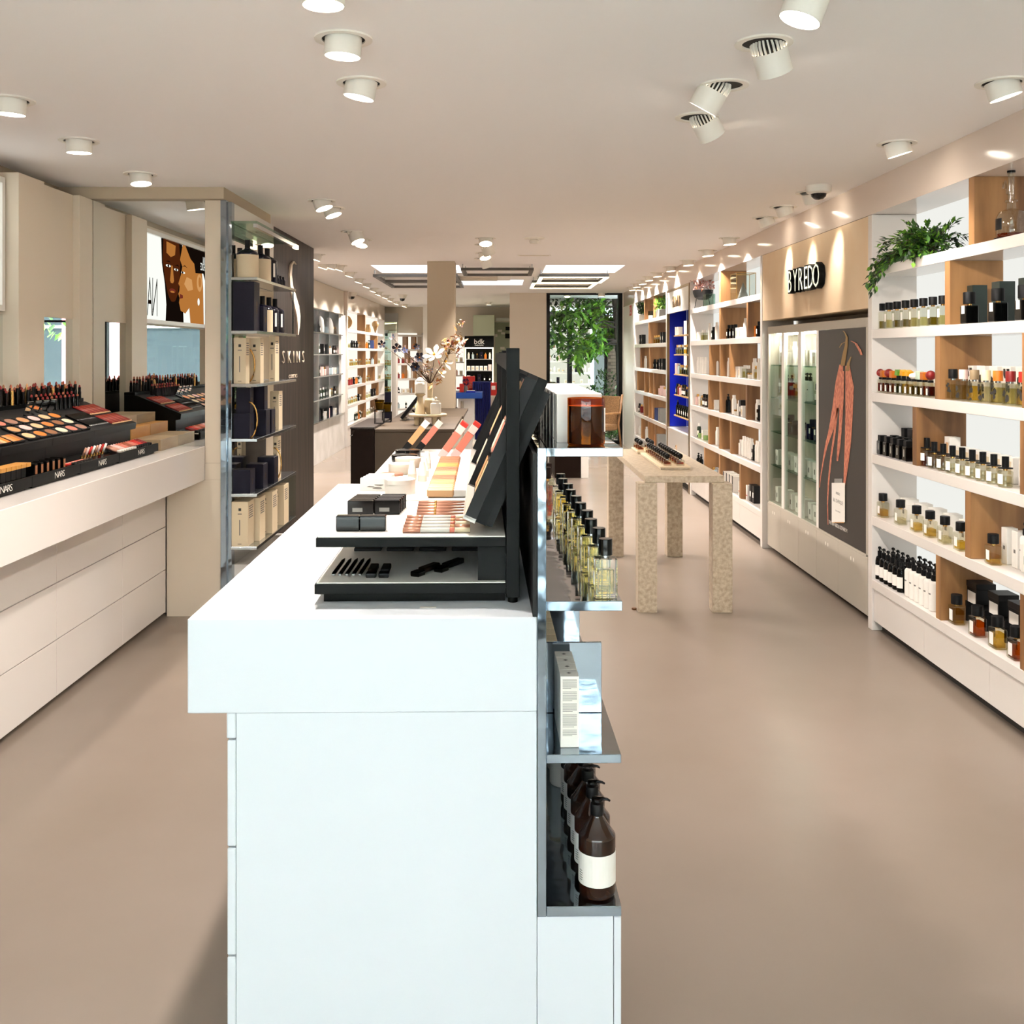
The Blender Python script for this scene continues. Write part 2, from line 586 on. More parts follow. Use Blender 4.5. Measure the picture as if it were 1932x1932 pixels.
def lamp_mesh(key):
    if key in LAMPMESH: return LAMPMESH[key]
    fins, far = key
    seg = 14 if far else 26
    ring = ring_m(0.069, 0.092, -0.006, 0.0, 'lamp_white', seg).mesh('trim_ring')
    rec = M().lathe([(0.069, -0.001), (0.0, -0.001)], 'recess_dark', seg).mesh('recess')
    if fins:
        h = M().lathe([(0.058, -0.155), (0.058, -0.075)], 'lamp_white', seg)
        h.lathe([(0.0515, -0.078), (0.050, -0.045), (0.038, -0.02), (0.012, 0.0)], 'recess_dark', seg)
        for k in range(24):
            a = 2 * math.pi * k / 24
            u = Vector((math.cos(a), math.sin(a), 0)); w = Vector((-math.sin(a), math.cos(a), 0)) * 0.0028
            prof = [(0.058, -0.076), (0.058, -0.048), (0.044, -0.018), (0.012, -0.002), (0.01, -0.012), (0.04, -0.04), (0.05, -0.076)]
            n = len(h.v)
            for s_ in (-1, 1):
                for r, z in prof: h.v.append(tuple(u * r + w * s_ + Vector((0, 0, z))))
            q = len(prof)
            h.face([n + i for i in range(q)], 'lamp_white'); h.face([n + q + i for i in range(q)][::-1], 'lamp_white')
            for i in range(q):
                j = (i + 1) % q
                h.face((n + i, n + q + i, n + q + j, n + j), 'lamp_white')
        zl = -0.152
    else:
        h = M().lathe([(0.0585, -0.055), (0.0585, 0.012), (0.0, 0.012)], 'lamp_white', seg)
        zl = -0.052
    h.lathe([(0.0555, zl), (0.0555, zl - .003), (0.0585, zl - .003)], 'lamp_white', seg)
    le = M().lathe([(0.0555, zl), (0.0, zl)], 'lens_far' if far else 'lens', seg)
    LAMPMESH[key] = (ring, rec, h.mesh('housing'), le.mesh('lens'), zl)
    return LAMPMESH[key]


def spotlight(px, py, d, label, fins=False, power=1.0, cone=120, lit=True, blend=0.8, X=None, Y=None, zc=None):
    far = py > 420
    zc = zc or (ZC if py < 497 else ZC2)
    if Y is None:
        Y = K * (zc - EYE) / (CY - py)
    X = PX(px, Y) if X is None else X
    ring, rec, hm, lm, zl = lamp_mesh((fins, far))
    t = thing('ceiling_spotlight', label, 'spotlight', (X, Y, zc), 0, 'ceiling spotlights')
    obj('trim_ring', ring, t)
    obj('recess', rec, t)
    q = Vector((0, 0, -1)).rotation_difference(Vector(d).normalized())
    h = obj('housing', hm, t, (0, 0, 0.05 if fins else -0.004))
    set_rot(h, q)
    obj('lens', lm, h)
    if lit:
        l = bpy.data.lights.new('spot_lamp', 'SPOT')
        l.energy = LAMP_W * power * (2.0 if far else 1.0)
        l.color = LAMP_COL
        l.spot_size = math.radians(cone)
        l.spot_blend = blend
        l.shadow_soft_size = 0.04
        lo = bpy.data.objects.new('spot_lamp', l)
        COL.objects.link(lo)
        lo.parent = h
        lo.location = (0, 0, zl - 0.012)
    return t


DN = (0, 0, -1)
S = spotlight
S(610, -30, DN, 'cylindrical white spotlight cropped by the upper picture edge above the island')
S(648, 72, (-0.06, 0.02, -1), 'largest round white spotlight shining straight down over the white island')
S(682, 155, (-0.2, 0.02, -1), 'round white spotlight just behind the largest one over the island')
S(20, 188, (-0.05, 0.05, -1), 'white spotlight at the picture edge above the black makeup counter', power=.5, cone=80)
S(149, 265, (0.0, 0.05, -1), 'middle of three white spotlights in line above the makeup counter', power=.5, cone=80)
S(265, 328, (0.12, -0.1, -1), 'white spotlight in front of the grey bulkhead above the makeup counter', power=.5, cone=80)
S(1545, -28, (-0.36, 0.0, -1), 'tilted white spotlight cut by the upper picture edge with glowing oval lens', True)
S(1441, 80, (0.42, 0.5, -1), 'big finned spotlight turned away, nearest of three tilted ones', True)
S(1366, 160, (-0.55, 0.33, -1), 'finned spotlight with a thin bright lens edge, middle of three tilted ones', True)
S(1315, 220, (0.62, 0.45, -1), 'finned spotlight turned to the wall, smallest of three tilted ones', True)
S(1890, 155, (0.30, -0.02, -1), 'tilted white spotlight at the picture edge above the ivy shelving', power=.6, cone=90)
S(1692, 270, (0.30, 0.02, -1), 'white spotlight with oval lens above the far end of ivy shelving', power=.6, cone=90)
S(1530, 363, (0.48, 0.35, -1), 'white spotlight half hidden behind the dome camera', power=.42, cone=40)
S(1478, 390, (0.46, 0.1, -1), 'white spotlight above the glowing beige sign, next after the dome camera', power=.42, cone=40)
S(1443, 411, (0.46, 0.1, -1), 'white spotlight above the far corner of the beige sign panel', power=.42, cone=40)
S(607, 378, (0.35, -0.1, -1), 'tilted white spotlight beside the bulkhead, front one of a close pair')
S(625, 392, (0.35, -0.1, -1), 'tilted white spotlight beside the bulkhead, rear one of a close pair')
S(664, 437, (0.4, -0.25, -1), 'white spotlight aimed sideways near the dark veneer wall, pair front', True)
S(683, 452, (-0.1, -0.35, -1), 'white spotlight with full bright lens near dark veneer wall, pair rear')
S(916, 449, (0.05, -0.4, -1), 'front spotlight of the central cluster of four, lens facing out')
S(914, 461, (0.35, 0.3, -1), 'second spotlight of the central cluster of four, finned back showing', True)
S(914, 477, (0.2, -0.4, -1), 'third spotlight of the central cluster of four, lens facing out')
S(911, 487, (0.35, 0.3, -1), 'rearmost spotlight of the central cluster of four, finned back showing', True)
for i, (px, py) in enumerate(((1376, 449), (1335, 472), (1298, 491), (1265, 503), (1240, 514), (1224, 522), (1212, 529), (1201, 535), (1193, 541))):
    S(px, py, (0.08, -0.05, -1), 'spotlight %s after the sign panel in the row along the far shelving' % ORD[i], power=1.0 if i % 2 == 0 else .8)
for i, (px, py) in enumerate(((597, 480), (611, 497.5), (626, 498), (641, 501), (661, 514), (678, 526), (693, 535), (705, 544), (715, 551), (728, 557), (737, 563), (749, 569), (764, 574))):
    S(px, py, (-0.3, -0.05, -1), 'spotlight %s in the receding row along the far white bottle wall' % ORD[i], power=1.0)
for i, (px, py, dd) in enumerate(((787, 586, (-.3, .5, -1)), (874, 584, (.2, .5, -1)), (922, 570, DN), (945, 586, DN), (1070, 553.8, (0, -.25, -1)), (1135, 552.8, DN))):
    S(px, py, dd, 'tiny spotlight %s from the pillar on the rear room ceiling' % ORD[i], power=1.6, lit=i in (0, 1, 2, 4))

# dome camera, smoke detectors, slot, vent, skylight rails
t = thing('dome_camera', 'white ceiling dome camera with dark smoked bubble above the sign panel', 'camera', (1.90, 6.02, ZC))
obj('base', M().lathe([(0, -.045), (.05, -.05), (.072, -.04), (.076, 0)], 'lamp_white', 20), t)
obj('bubble', M().lathe([(0, -.085), (.025, -.081), (.042, -.065), (.047, -.046)], 'screen_dark', 18), t)
t = thing('smoke_detector', 'white smoke detector with stepped cap on the middle of the ceiling', 'detector', (PX(1008, 8.75), 8.75, ZC))
obj('base', M().lathe([(0, -.012), (.06, -.014), (.09, -.006), (.09, 0)], 'lamp_white', 20), t)
obj('sensor', M().lathe([(0, -.052), (.035, -.05), (.045, -.03), (.03, -.012)], 'lamp_white', 18), t)
for i, (px, py) in enumerate(((664, 552), (759, 556))):
    Y = K * (ZC2 - EYE) / (CY - py)
    t = thing('dome_camera', ('small dome camera under the ceiling over the bottle wall', 'small dome camera on the ceiling beside the pillar')[i], 'camera', (PX(px, Y), Y, ZC2))
    obj('base', M().lathe([(0, -.07), (.06, -.07), (.09, -.01), (.09, 0)], 'lamp_white', 14), t)
    obj('bubble', M().lathe([(0, -.12), (.035, -.11), (.05, -.07)], 'screen_dark', 14), t)
solo('ceiling_slot', M().box(-.17, .17, -.03, .03, -.006, 0, 'lamp_white').box(-.15, .15, -.012, .012, -.008, -.005, 'greige'),
     'thin white slot cover in the ceiling behind the smoke detector', 'vent', (PX(985 + 23, 10.3), 10.3, ZC))


def rail_frame(x0, x1, y0, y1, z0, z1, label, lit):
    t = thing('rail_light', label, 'ceiling light', ((x0 + x1) / 2, (y0 + y1) / 2, z1), 0, 'rectangular rail light frames')
    hx, hy, w, h = (x1 - x0) / 2, (y1 - y0) / 2, .045, z1 - z0
    for a in ((-hx, hx, -hy, -hy + w), (-hx, hx, hy - w, hy), (-hx, -hx + w, -hy + w, hy - w), (hx - w, hx, -hy + w, hy - w)):
        b = obj('rail', M().box(*a, -h, 0, 'grey_rail'), t)
        if lit:
            obj('strip', M().box(*a, -h - .012, -h - .001, 'led_warm'), b)
    top = (ZC if (y0 + y1) / 2 < YS else ZC2) - z1
    for hx_, hy_ in ((-hx + .02, -hy + .02), (hx - .02, -hy + .02), (-hx + .02, hy - .02), (hx - .02, hy - .02)):
        obj('hanger', M().cyl(.006, 0, top, 'steel', 6, hx_, hy_), t)
    return t


for sx, lit, who in ((1, True, 'lit warm'), (-1, False, 'unlit grey')):
    xs = [(0.49, 1.37), (0.43, 1.33)] if sx > 0 else [(-1.62, -0.55), (-1.62, -0.55)]
    rail_frame(*xs[0], 12.75, 13.80, 2.565, 2.60, '%s rectangular rail frame nearest its skylight' % who, lit)
    rail_frame(*xs[1], 13.86, 14.95, 2.565, 2.60, '%s rectangular rail frame farther from its skylight' % who, lit)
rail_frame(-0.45, 0.37, 11.32, 12.2, 2.53, 2.56, 'dark square rail frame in the middle behind the spotlight cluster', False)
t = thing('ceiling_vent', 'white louvred air conditioning cassette beside the small skylight', 'vent', (-0.25, 13.75, ZC2))
obj('casing', M().box(-.5, .38, -.45, .45, -.03, 0, 'lamp_white'), t)
for k in range(5):
    obj('slat', M().box(-.3, .2, -.3 + k * .13, -.24 + k * .13, -.045, -.031, 'greige'), t)

# ================================================================== product shapes (base at z=0, front towards -Y)
def arc_band(r, z0, z1, a0, a1, mat, seg=10):
    m = M()
    for k in range(seg):
        n = len(m.v)
        for a in (a0 + (a1 - a0) * k / seg, a0 + (a1 - a0) * (k + 1) / seg):
            for z in (z0, z1): m.v.append((r * math.cos(a), r * math.sin(a), z))
        m.face((n, n + 2, n + 3, n + 1), mat, True)
    return m


def bottle(shape='square', w=.05, d=None, hb=.08, glass='glass_bottle', liq=None, fill=.6, cap=None, neck=(.01, .008, 'gold'),
           lab=None, seg=16, shoulder=.2, thick=.006):
    d = d or w
    P = {}
    z = hb
    if shape == 'square':
        P['body'] = M().box(-w / 2, w / 2, -d / 2, d / 2, 0, hb, glass, min(w, d) * .07)
        if liq:
            P['liquid'] = M().box(-w / 2 + thick, w / 2 - thick, -d / 2 + thick, d / 2 - thick, thick * 1.3, thick * 1.3 + (hb - 2 * thick) * fill, liq)
    else:
        r = w / 2
        nr = neck[0] if neck else (cap[1] * .9 if cap else r * .3)
        sh = hb * shoulder
        pr = [(0, 0), (r * .9, 0), (r, r * .12), (r, hb - sh)]
        for k in range(1, 6):
            a = k / 5 * math.pi / 2
            pr.append((nr * 1.05 + (r - nr * 1.05) * math.cos(a), hb - sh + sh * math.sin(a)))
        pr.append((0, hb))
        P['body'] = M().lathe(pr, glass, seg)
        if liq:
            P['liquid'] = M().cyl(r - thick, thick, thick + (hb - sh) * fill, liq, seg)
    if neck:
        P['neck'] = M().cyl(neck[0], hb, hb + neck[1], neck[2], 10)
        z += neck[1]
    if cap:
        k, cr, ch, cm = cap[:4]
        if k == 'cyl':
            P['cap'] = M().lathe([(0, z), (cr, z), (cr, z + ch * .94), (cr * .94, z + ch), (0, z + ch)], cm, 14)
        elif k == 'box':
            P['cap'] = M().box(-cr, cr, -cr * (cap[4] if len(cap) > 4 else 1), cr * (cap[4] if len(cap) > 4 else 1), z, z + ch, cm, cr * .12)
        elif k == 'ball':
            P['cap'] = M().lathe([(max(cr * math.sin(a * math.pi / 8), 0 if a in (0, 8) else 0), z + ch / 2 - ch / 2 * math.cos(a * math.pi / 8)) for a in range(9)], cm, 14)
        elif k == 'hat':
            P['cap'] = M().lathe([(0, z), (cr, z), (cr, z + ch), (0, z + ch)], cm, 12).lathe([(cr, z), (cr * 2.1, z), (cr * 2.1, z + .004), (cr, z + .004)], cm, 16)
        elif k == 'wedge':
            P['cap'] = M().cyl(cr * .6, z, z + ch * .4, 'black', 10).prism([(-cr, z + ch * .35), (cr * .8, z + ch * .3), (cr * 1.2, z + ch * .8), (-cr * .6, z + ch)], 1, -cr * .8, cr * .8, cm)
        elif k == 'pump':
            P['cap'] = M().lathe([(0, z), (cr, z), (cr, z + ch * .45), (cr * .35, z + ch * .5), (cr * .35, z + ch * .75), (0, z + ch * .75)], cm, 14)
            sp = M().lathe([(0, z + ch * .72), (cr * .8, z + ch * .74), (cr * .75, z + ch * .92), (0, z + ch)], cm, 12)
            L = cap[4] if len(cap) > 4 else cr * 2.4
            sp.tube([(0, 0, z + ch * .86), (L * .5, 0, z + ch * .9), (L, 0, z + ch * .72)], [cr * .35, cr * .3, cr * .16], cm, 7)
            P['pump'] = sp
    if lab:
        lm, f0, f1 = lab[:3]
        wf = lab[3] if len(lab) > 3 else .8
        if shape == 'square':
            P['label'] = M().box(-w / 2 * wf, w / 2 * wf, -d / 2 - .0008, -d / 2 - .0001, hb * f0, hb * f1, lm)
        else:
            P['label'] = arc_band(w / 2 * 1.012, hb * f0, hb * f1, -R90 - 2.6 * wf, -R90 + 2.6 * wf, lm, 18)
    return P


def carton(w, d, h, mat, lab=None, lid=None, c=.0012):
    P = {'carton': M().box(-w / 2, w / 2, -d / 2, d / 2, 0, h if not lid else h * .72, mat, c)}
    if lid:
        P['lid'] = M().box(-w / 2 - .002, w / 2 + .002, -d / 2 - .002, d / 2 + .002, h * .72, h, lid, c)
    if lab:
        lm, f0, f1, wf = lab
        P['label'] = M().box(-w / 2 * wf, w / 2 * wf, -d / 2 - .0008, -d / 2 - .0001, h * f0, h * f1, lm)
    return P


def jar(r, h, mat, lid=None, lh=.3):
    P = {'body': M().lathe([(0, 0), (r * .92, 0), (r, r * .12), (r, h * (1 - lh)), (0, h * (1 - lh))], mat, 16)}
    P['lid'] = M().lathe([(0, h * (1 - lh)), (r * 1.02, h * (1 - lh)), (r * 1.02, h * .97), (r * .95, h), (0, h)], lid or mat, 16)
    return P


CACHE = {}


def put(key, fn, name, label, cat, loc, rz=0.0, group=None, simple=False):
    """place one product: an Empty with its parts, or a single mesh where it is only a few pixels tall"""
    ck = (key, simple)
    if ck not in CACHE:
        P = fn()
        if simple:
            a = M()
            for m in P.values(): a.add(m)
            CACHE[ck] = a.mesh(name)
        else:
            CACHE[ck] = {k: m.mesh(k) for k, m in P.items()}
    c = CACHE[ck]
    if simple:
        return solo(name, c, label, cat, loc, rz, group)
    t = thing(name, label, cat, loc, rz, group)
    for k, me in c.items(): obj(k, me, t)
    return t


B, C, J = bottle, carton, jar
KIND = {
    # key: (builder, object name, description, category, width)
    'black_cap': (lambda: B('square', .05, .045, .10, liq='liq_olive', fill=.45, cap=('cyl', .021, .042, 'black'), lab=('label_white', .42, .85, .5)), 'perfume_bottle', 'clear square bottle with tall black cap', 'bottle', .052),
    'black_cap_pale': (lambda: B('square', .05, .045, .10, liq='liq_pale', fill=.5, cap=('cyl', .021, .042, 'black'), lab=('label_white', .42, .85, .5)), 'perfume_bottle', 'clear square bottle with tall black cap', 'bottle', .052),
    'green_box': (lambda: C(.075, .07, .185, 'carton_green', ('label_white', .55, .82, .42)), 'perfume_carton', 'dark green carton with white label', 'carton', .08),
    'dark_flacon': (lambda: B('square', .062, .06, .085, 'black_gloss', cap=('cyl', .028, .055, 'black'), lab=('label_white', .55, 1.0, .5)), 'perfume_bottle', 'black bottle with white label', 'bottle', .065),
    'fruit_red': (lambda: B('square', .045, .04, .075, liq='liq_red', fill=.75, cap=('ball', .026, .05, 'red_dark'), neck=(.014, .012, 'black'), lab=('label_white', .15, .6, .4)), 'perfume_bottle', 'red scent bottle with round red stopper', 'bottle', .047),
    'fruit_amber': (lambda: B('square', .045, .04, .075, liq='liq_amber', fill=.75, cap=('box', .019, .04, 'amber_cap'), neck=(.014, .012, 'black'), lab=('label_white', .15, .6, .4)), 'perfume_bottle', 'amber scent bottle with orange block stopper', 'bottle', .047),
    'fruit_green': (lambda: B('square', .045, .04, .075, liq='liq_green', fill=.8, cap=('wedge', .02, .048, 'green_cap'), neck=(.014, .012, 'black'), lab=('label_white', .15, .6, .4)), 'perfume_bottle', 'green scent bottle with green wedge stopper', 'bottle', .047),
    'fruit_yellow': (lambda: B('square', .045, .04, .075, liq='liq_yellow', fill=.8, cap=('wedge', .02, .048, 'yellow'), neck=(.014, .012, 'black'), lab=('label_white', .15, .6, .4)), 'perfume_bottle', 'yellow scent bottle with yellow wedge stopper', 'bottle', .047),
    'fruit_white': (lambda: B('square', .045, .04, .075, liq='liq_olive', fill=.7, cap=('ball', .027, .034, 'carton_white'), neck=(.014, .012, 'black'), lab=('label_white', .15, .6, .4)), 'perfume_bottle', 'olive scent bottle with white pebble stopper', 'bottle', .047),
    'fruit_mint': (lambda: B('square', .045, .04, .075, liq='liq_olive', fill=.7, cap=('box', .016, .045, 'mint'), neck=(.014, .012, 'black'), lab=('label_white', .15, .6, .4)), 'perfume_bottle', 'olive scent bottle with mint block stopper', 'bottle', .047),
    'black_square': (lambda: B('square', .052, .05, .078, 'black_gloss', cap=('box', .02, .032, 'black'), neck=None, lab=('carton_grey', .3, .8, .25)), 'perfume_bottle', 'square all black bottle', 'bottle', .056),
    'label_box': (lambda: C(.055, .05, .115, 'carton_white', ('carton_cream', .35, .85, .5)), 'perfume_carton', 'white carton with cream label', 'carton', .056),
    'label_box_tall': (lambda: C(.06, .055, .155, 'carton_white', ('skin_beige', .35, .82, .5)), 'perfume_carton', 'tall white carton with tan label', 'carton', .06),
    'white_box': (lambda: C(.075, .07, .12, 'carton_white', ('ink_soft', .3, .6, .3), lid='carton_white'), 'gift_box', 'white lidded gift box', 'box', .08),
    'white_box_tall': (lambda: C(.05, .05, .16, 'carton_white', ('ink_soft', .4, .5, .3)), 'perfume_carton', 'tall plain white carton', 'carton', .055),
    'brim': (lambda: B('round', .062, None, .072, liq='liq_clear', fill=.6, cap=('hat', .0145, .052, 'black'), shoulder=.08, lab=('label_white', .2, .8, .3)), 'perfume_bottle', 'round clear bottle with top-hat cap', 'bottle', .066),
    'brim_amber': (lambda: B('round', .062, None, .085, liq='liq_amber', fill=.6, cap=('hat', .0145, .052, 'black'), shoulder=.08, lab=('label_white', .35, .8, .3)), 'perfume_bottle', 'round amber bottle with top-hat cap', 'bottle', .066),
    'squat_yellow': (lambda: B('square', .066, .05, .085, liq='liq_yellow', fill=.5, cap=('cyl', .024, .042, 'black'), lab=('label_white', .25, .75, .45)), 'perfume_bottle', 'squat yellow scent bottle with black cap', 'bottle', .07),
    'squat_clear': (lambda: B('square', .066, .05, .085, liq='liq_clear', fill=.4, cap=('cyl', .024, .042, 'black'), lab=('label_white', .25, .75, .45)), 'perfume_bottle', 'clear squat bottle, colourless, with black cap', 'bottle', .07),
    'squat_amber': (lambda: B('square', .070, .055, .088, liq='liq_amber', fill=.8, cap=('cyl', .026, .045, 'black'), lab=('label_white', .2, .8, .48)), 'perfume_bottle', 'squat amber scent bottle with black cap', 'bottle', .075),
    'squat_gold': (lambda: B('square', .070, .055, .088, liq='liq_yellow', fill=.8, cap=('cyl', .026, .045, 'black'), lab=('label_white', .2, .8, .48)), 'perfume_bottle', 'squat golden scent bottle with black cap', 'bottle', .075),
    'black_gift': (lambda: C(.10, .09, .10, 'carton_black', ('label_white', .0, .55, .8), lid='carton_black'), 'gift_box', 'black lidded gift box with white band', 'box', .105),
    'dark_pump': (lambda: B('round', .05, None, .135, 'black_gloss', cap=('pump', .012, .05, 'black'), neck=(.011, .004, 'black'), lab=('label_white', .18, .62, .55), shoulder=.3), 'pump_bottle', 'dark brown pump bottle with white label', 'bottle', .05),
    'white_pump': (lambda: B('round', .05, None, .15, 'carton_white', cap=('pump', .014, .055, 'black'), neck=(.012, .004, 'black'), lab=('ink_soft', .55, .6, .2), shoulder=.12), 'pump_bottle', 'white pump bottle with black pump', 'bottle', .05),
    'print_bottle': None, 'print_box': None,
    # far shelving assortment
    'mini_white': (lambda: B('square', .045, .045, .11, 'carton_white', cap=('box', .015, .03, 'carton_white'), neck=None), 'toiletry_bottle', 'slim white bottle', 'bottle', .05),
    'mini_tall': (lambda: B('round', .045, None, .15, 'carton_white', cap=('cyl', .015, .03, 'carton_white'), neck=None), 'toiletry_bottle', 'tall round white bottle', 'bottle', .05),
    'mini_box': (lambda: C(.07, .06, .10, 'carton_white', ('carton_cream', .2, .7, .6)), 'carton', 'small white carton', 'carton', .075),
    'mini_pink': (lambda: B('square', .05, .05, .09, 'pink_pale', cap=('cyl', .014, .03, 'gold'), neck=None), 'scent_bottle', 'pink bottle with gold cap', 'bottle', .055),
    'mini_pinkbox': (lambda: C(.07, .06, .13, 'pink_pale'), 'carton', 'pale pink carton', 'carton', .075),
    'mini_clear': (lambda: B('square', .05, .05, .085, 'glass_bottle', liq='liq_pale', fill=.7, cap=('cyl', .016, .03, 'carton_white'), neck=None), 'scent_bottle', 'clear bottle with white cap', 'bottle', .055),
    'mini_gold': (lambda: B('square', .05, .05, .085, 'glass_bottle', liq='liq_yellow', fill=.7, cap=('cyl', .016, .03, 'gold'), neck=None), 'scent_bottle', 'golden scent bottle with gold cap', 'bottle', .055),
    'mini_amber': (lambda: B('round', .05, None, .10, 'amber_glass', cap=('cyl', .016, .035, 'black'), neck=None, lab=('label_white', .2, .6, .5)), 'scent_bottle', 'amber bottle with black cap', 'bottle', .055),
    'mini_black': (lambda: B('square', .05, .05, .10, 'black_gloss', cap=('cyl', .017, .035, 'black'), neck=None, lab=('label_white', .3, .7, .6)), 'scent_bottle', 'black bottle with pale label', 'bottle', .055),
    'mini_blackbox': (lambda: C(.07, .06, .15, 'carton_black', ('label_white', .3, .6, .5)), 'carton', 'black carton with white label', 'carton', .075),
    'mini_bw': (lambda: C(.06, .10, .15, 'carton_white', ('carton_black', .0, 1.0, .6)), 'carton', 'white carton with black front', 'carton', .065),
    'mini_stripe': (lambda: C(.055, .08, .13, 'carton_white', ('red', .28, .34, .98)), 'carton', 'white carton with red stripe', 'carton', .06),
    'mini_green': (lambda: J(.035, .05, 'green_soap'), 'cream_jar', 'flat green jar', 'jar', .075),
    'mini_jar': (lambda: J(.03, .05, 'carton_white', 'gold'), 'cream_jar', 'white jar with gold lid', 'jar', .065),
    'mini_book': (lambda: C(.03, .12, .17, 'book_blue'), 'book', 'upright blue book', 'book', .032),
    'mini_book_orange': (lambda: C(.03, .12, .16, 'orange'), 'book', 'upright orange book', 'book', .032),
    'mini_book_grey': (lambda: C(.03, .12, .18, 'carton_grey'), 'book', 'upright grey book', 'book', .032),
    'mini_red': (lambda: B('square', .05, .05, .10, 'red_dark', cap=('cyl', .016, .03, 'gold'), neck=None), 'scent_bottle', 'deep red bottle with gold cap', 'bottle', .055),
    'mini_navy': (lambda: C(.07, .06, .15, 'carton_navy', ('gold', .45, .55, .2)), 'carton', 'navy carton', 'carton', .075),
    'mini_greenbottle': (lambda: B('round', .045, None, .12, 'leaf_dark', cap=('cyl', .013, .03, 'carton_white'), neck=None, lab=('label_white', .2, .6, .5)), 'scent_bottle', 'slim green bottle with white label', 'bottle', .05),
    'mini_orange': (lambda: B('square', .05, .05, .10, 'orange', cap=('cyl', .016, .03, 'gold'), neck=None), 'scent_bottle', 'orange bottle with gold cap', 'bottle', .055),
    'mini_teal': (lambda: B('square', .05, .05, .10, 'pale_blue', cap=('cyl', .016, .03, 'steel'), neck=None), 'scent_bottle', 'pale blue bottle with silver cap', 'bottle', .055),
    'mini_whitepump': (lambda: B('round', .05, None, .14, 'carton_white', cap=('pump', .013, .05, 'carton_white'), neck=(.01, .004, 'carton_white')), 'pump_bottle', 'white pump bottle', 'bottle', .055),
    'mini_blackpump': (lambda: B('round', .05, None, .13, 'black_gloss', cap=('pump', .013, .05, 'black'), neck=(.01, .004, 'black')), 'pump_bottle', 'black pump bottle', 'bottle', .055),
}


def blobs(seed, x0, x1, z0, z1, y, mat, n=5):
    rg = random.Random(seed)
    m = M()
    for i in range(n):
        cx, cz = rg.uniform(x0, x1), rg.uniform(z0, z1)
        rx, rz = rg.uniform(.2, .38) * (x1 - x0), rg.uniform(.1, .2) * (z1 - z0)
        pts = []
        for k in range(10):
            a = 2 * math.pi * k / 10
            q = rg.uniform(.7, 1.1)
            pts.append((max(x0, min(x1, cx + rx * q * math.cos(a))), y - .00012 * i, max(z0, min(z1, cz + rz * q * math.sin(a)))))
        m.poly(pts, mat)
    return m


def print_bottle(capm, liq, seed):
    P = B('square', .07, .045, .095, liq=liq, fill=.8, cap=('cyl', .021, .045, capm), neck=(.012, .008, 'steel'))
    P['print'] = blobs(seed, -.031, .031, .01, .085, -.0228, 'ink', 4)
    return P


def print_box(seed):
    P = C(.078, .06, .165, 'carton_white')
    P['print'] = blobs(seed, -.025, .03, .02, .155, -.0304, 'ink', 6)
    return P


for i, (cm, lq) in enumerate((('black', 'liq_clear'), ('pink_pale', 'liq_clear'), ('wood_grey', 'liq_yellow'), ('cream', 'liq_clear'), ('orange', 'liq_pale'), ('red_dark', 'liq_pale'), ('red', 'liq_yellow'))):
    nm = ('black', 'pale pink', 'brown', 'cream', 'orange', 'dark red', 'scarlet')[i]
    KIND['print_bottle%d' % i] = ((lambda cm=cm, lq=lq, i=i: print_bottle(cm, lq, 40 + i)), 'perfume_bottle', 'flat blotch-print bottle with %s cap' % nm, 'bottle', .075)
for i in range(3):
    KIND['print_box%d' % i] = ((lambda i=i: print_box(70 + i)), 'perfume_carton', 'white carton with black blotch print', 'carton', .08)

ROWN = {}


def place_row(seq, spots, z, rz, place, group, simple=False, end='far end'):
    """seq: kind keys, one per spot (x, y); spots run from the far end to the near end"""
    tot = {}
    for k in seq: tot[KIND[k][2]] = tot.get(KIND[k][2], 0) + 1
    for k, (x, y) in zip(seq, spots):
        fn, nm, desc, cat, w = KIND[k]
        key = (desc, place)
        n = ROWN.get(key, 0)
        ROWN[key] = n + 1
        lab = ('%s, %s from %s, %s' % (desc, ORD[n], end, place)) if tot[desc] > 1 or n else '%s, %s' % (desc, place)
        put(k, fn, nm, lab, cat, (x, y, z), rz, group, simple)

# ================================================================== white island with chrome shelves
Y0I, TI = 2.151, 0.0174       # near face of the island; it stands a degree off the walls


def isl(x, y, z):             # island coordinates -> world
    return (x - y * TI, Y0I + y + x * TI, z)


ITOP = 1.035
isle = thing('island_counter', 'long white island counter with thick top standing in the middle of the shop', 'counter', isl(0, 0, 0), TI)
obj('worktop', M().box(-.666, .077, 0, 2.21, .8336, ITOP, 'white_cool', .002), isle)
obj('body', M().box(-.5637, .077, .004, 2.2, .07, .8326, 'white_cool', .001), isle)
obj('plinth', M().box(-.53, .07, .05, 2.15, 0, .07, 'shadow_gap'), isle)
for c in range(4):
    ya, yb = .004 + c * .55, .004 + (c + 1) * .55 - .004
    for (za, zb, dx) in ((.779, .8326, .0205), (.549, .775, .019), (.317, .545, .019), (.085, .313, .019)):
        obj('drawer_front', M().box(-.5637 - dx, -.5647, ya, yb, za, zb, 'white_cool', .0018), isle)

rack = thing('chrome_shelf_rack', 'polished chrome shelf rack fixed along the side of the white island', 'shelf', isl(0, 0, 0), TI)
obj('back_plate', M().box(.078, .0974, 0, 2.2, .394, 1.397, 'chrome', .001), rack)
for z0, z1, xr in ((1.378, 1.397, .2615), (1.048, 1.069, .2604), (.722, .741, .258), (.394, .416, .258)):
    obj('shelf', M().box(.0976, xr, 0, 2.2, z0, z1, 'chrome', .0012), rack)
for y in (.25, .80, 1.35, 1.9):
    obj('divider', M().box(.098, .245, y, y + .008, .742, .909, 'chrome', .0008), rack)
obj('cabinet', M().box(.078, .241, .003, 2.2, .06, .3935, 'white_cool', .001), rack)
for c in range(4):
    obj('door', M().box(.2425, .258, .003 + c * .55, .003 + (c + 1) * .55 - .004, .07, .392, 'white_cool', .0015), rack)
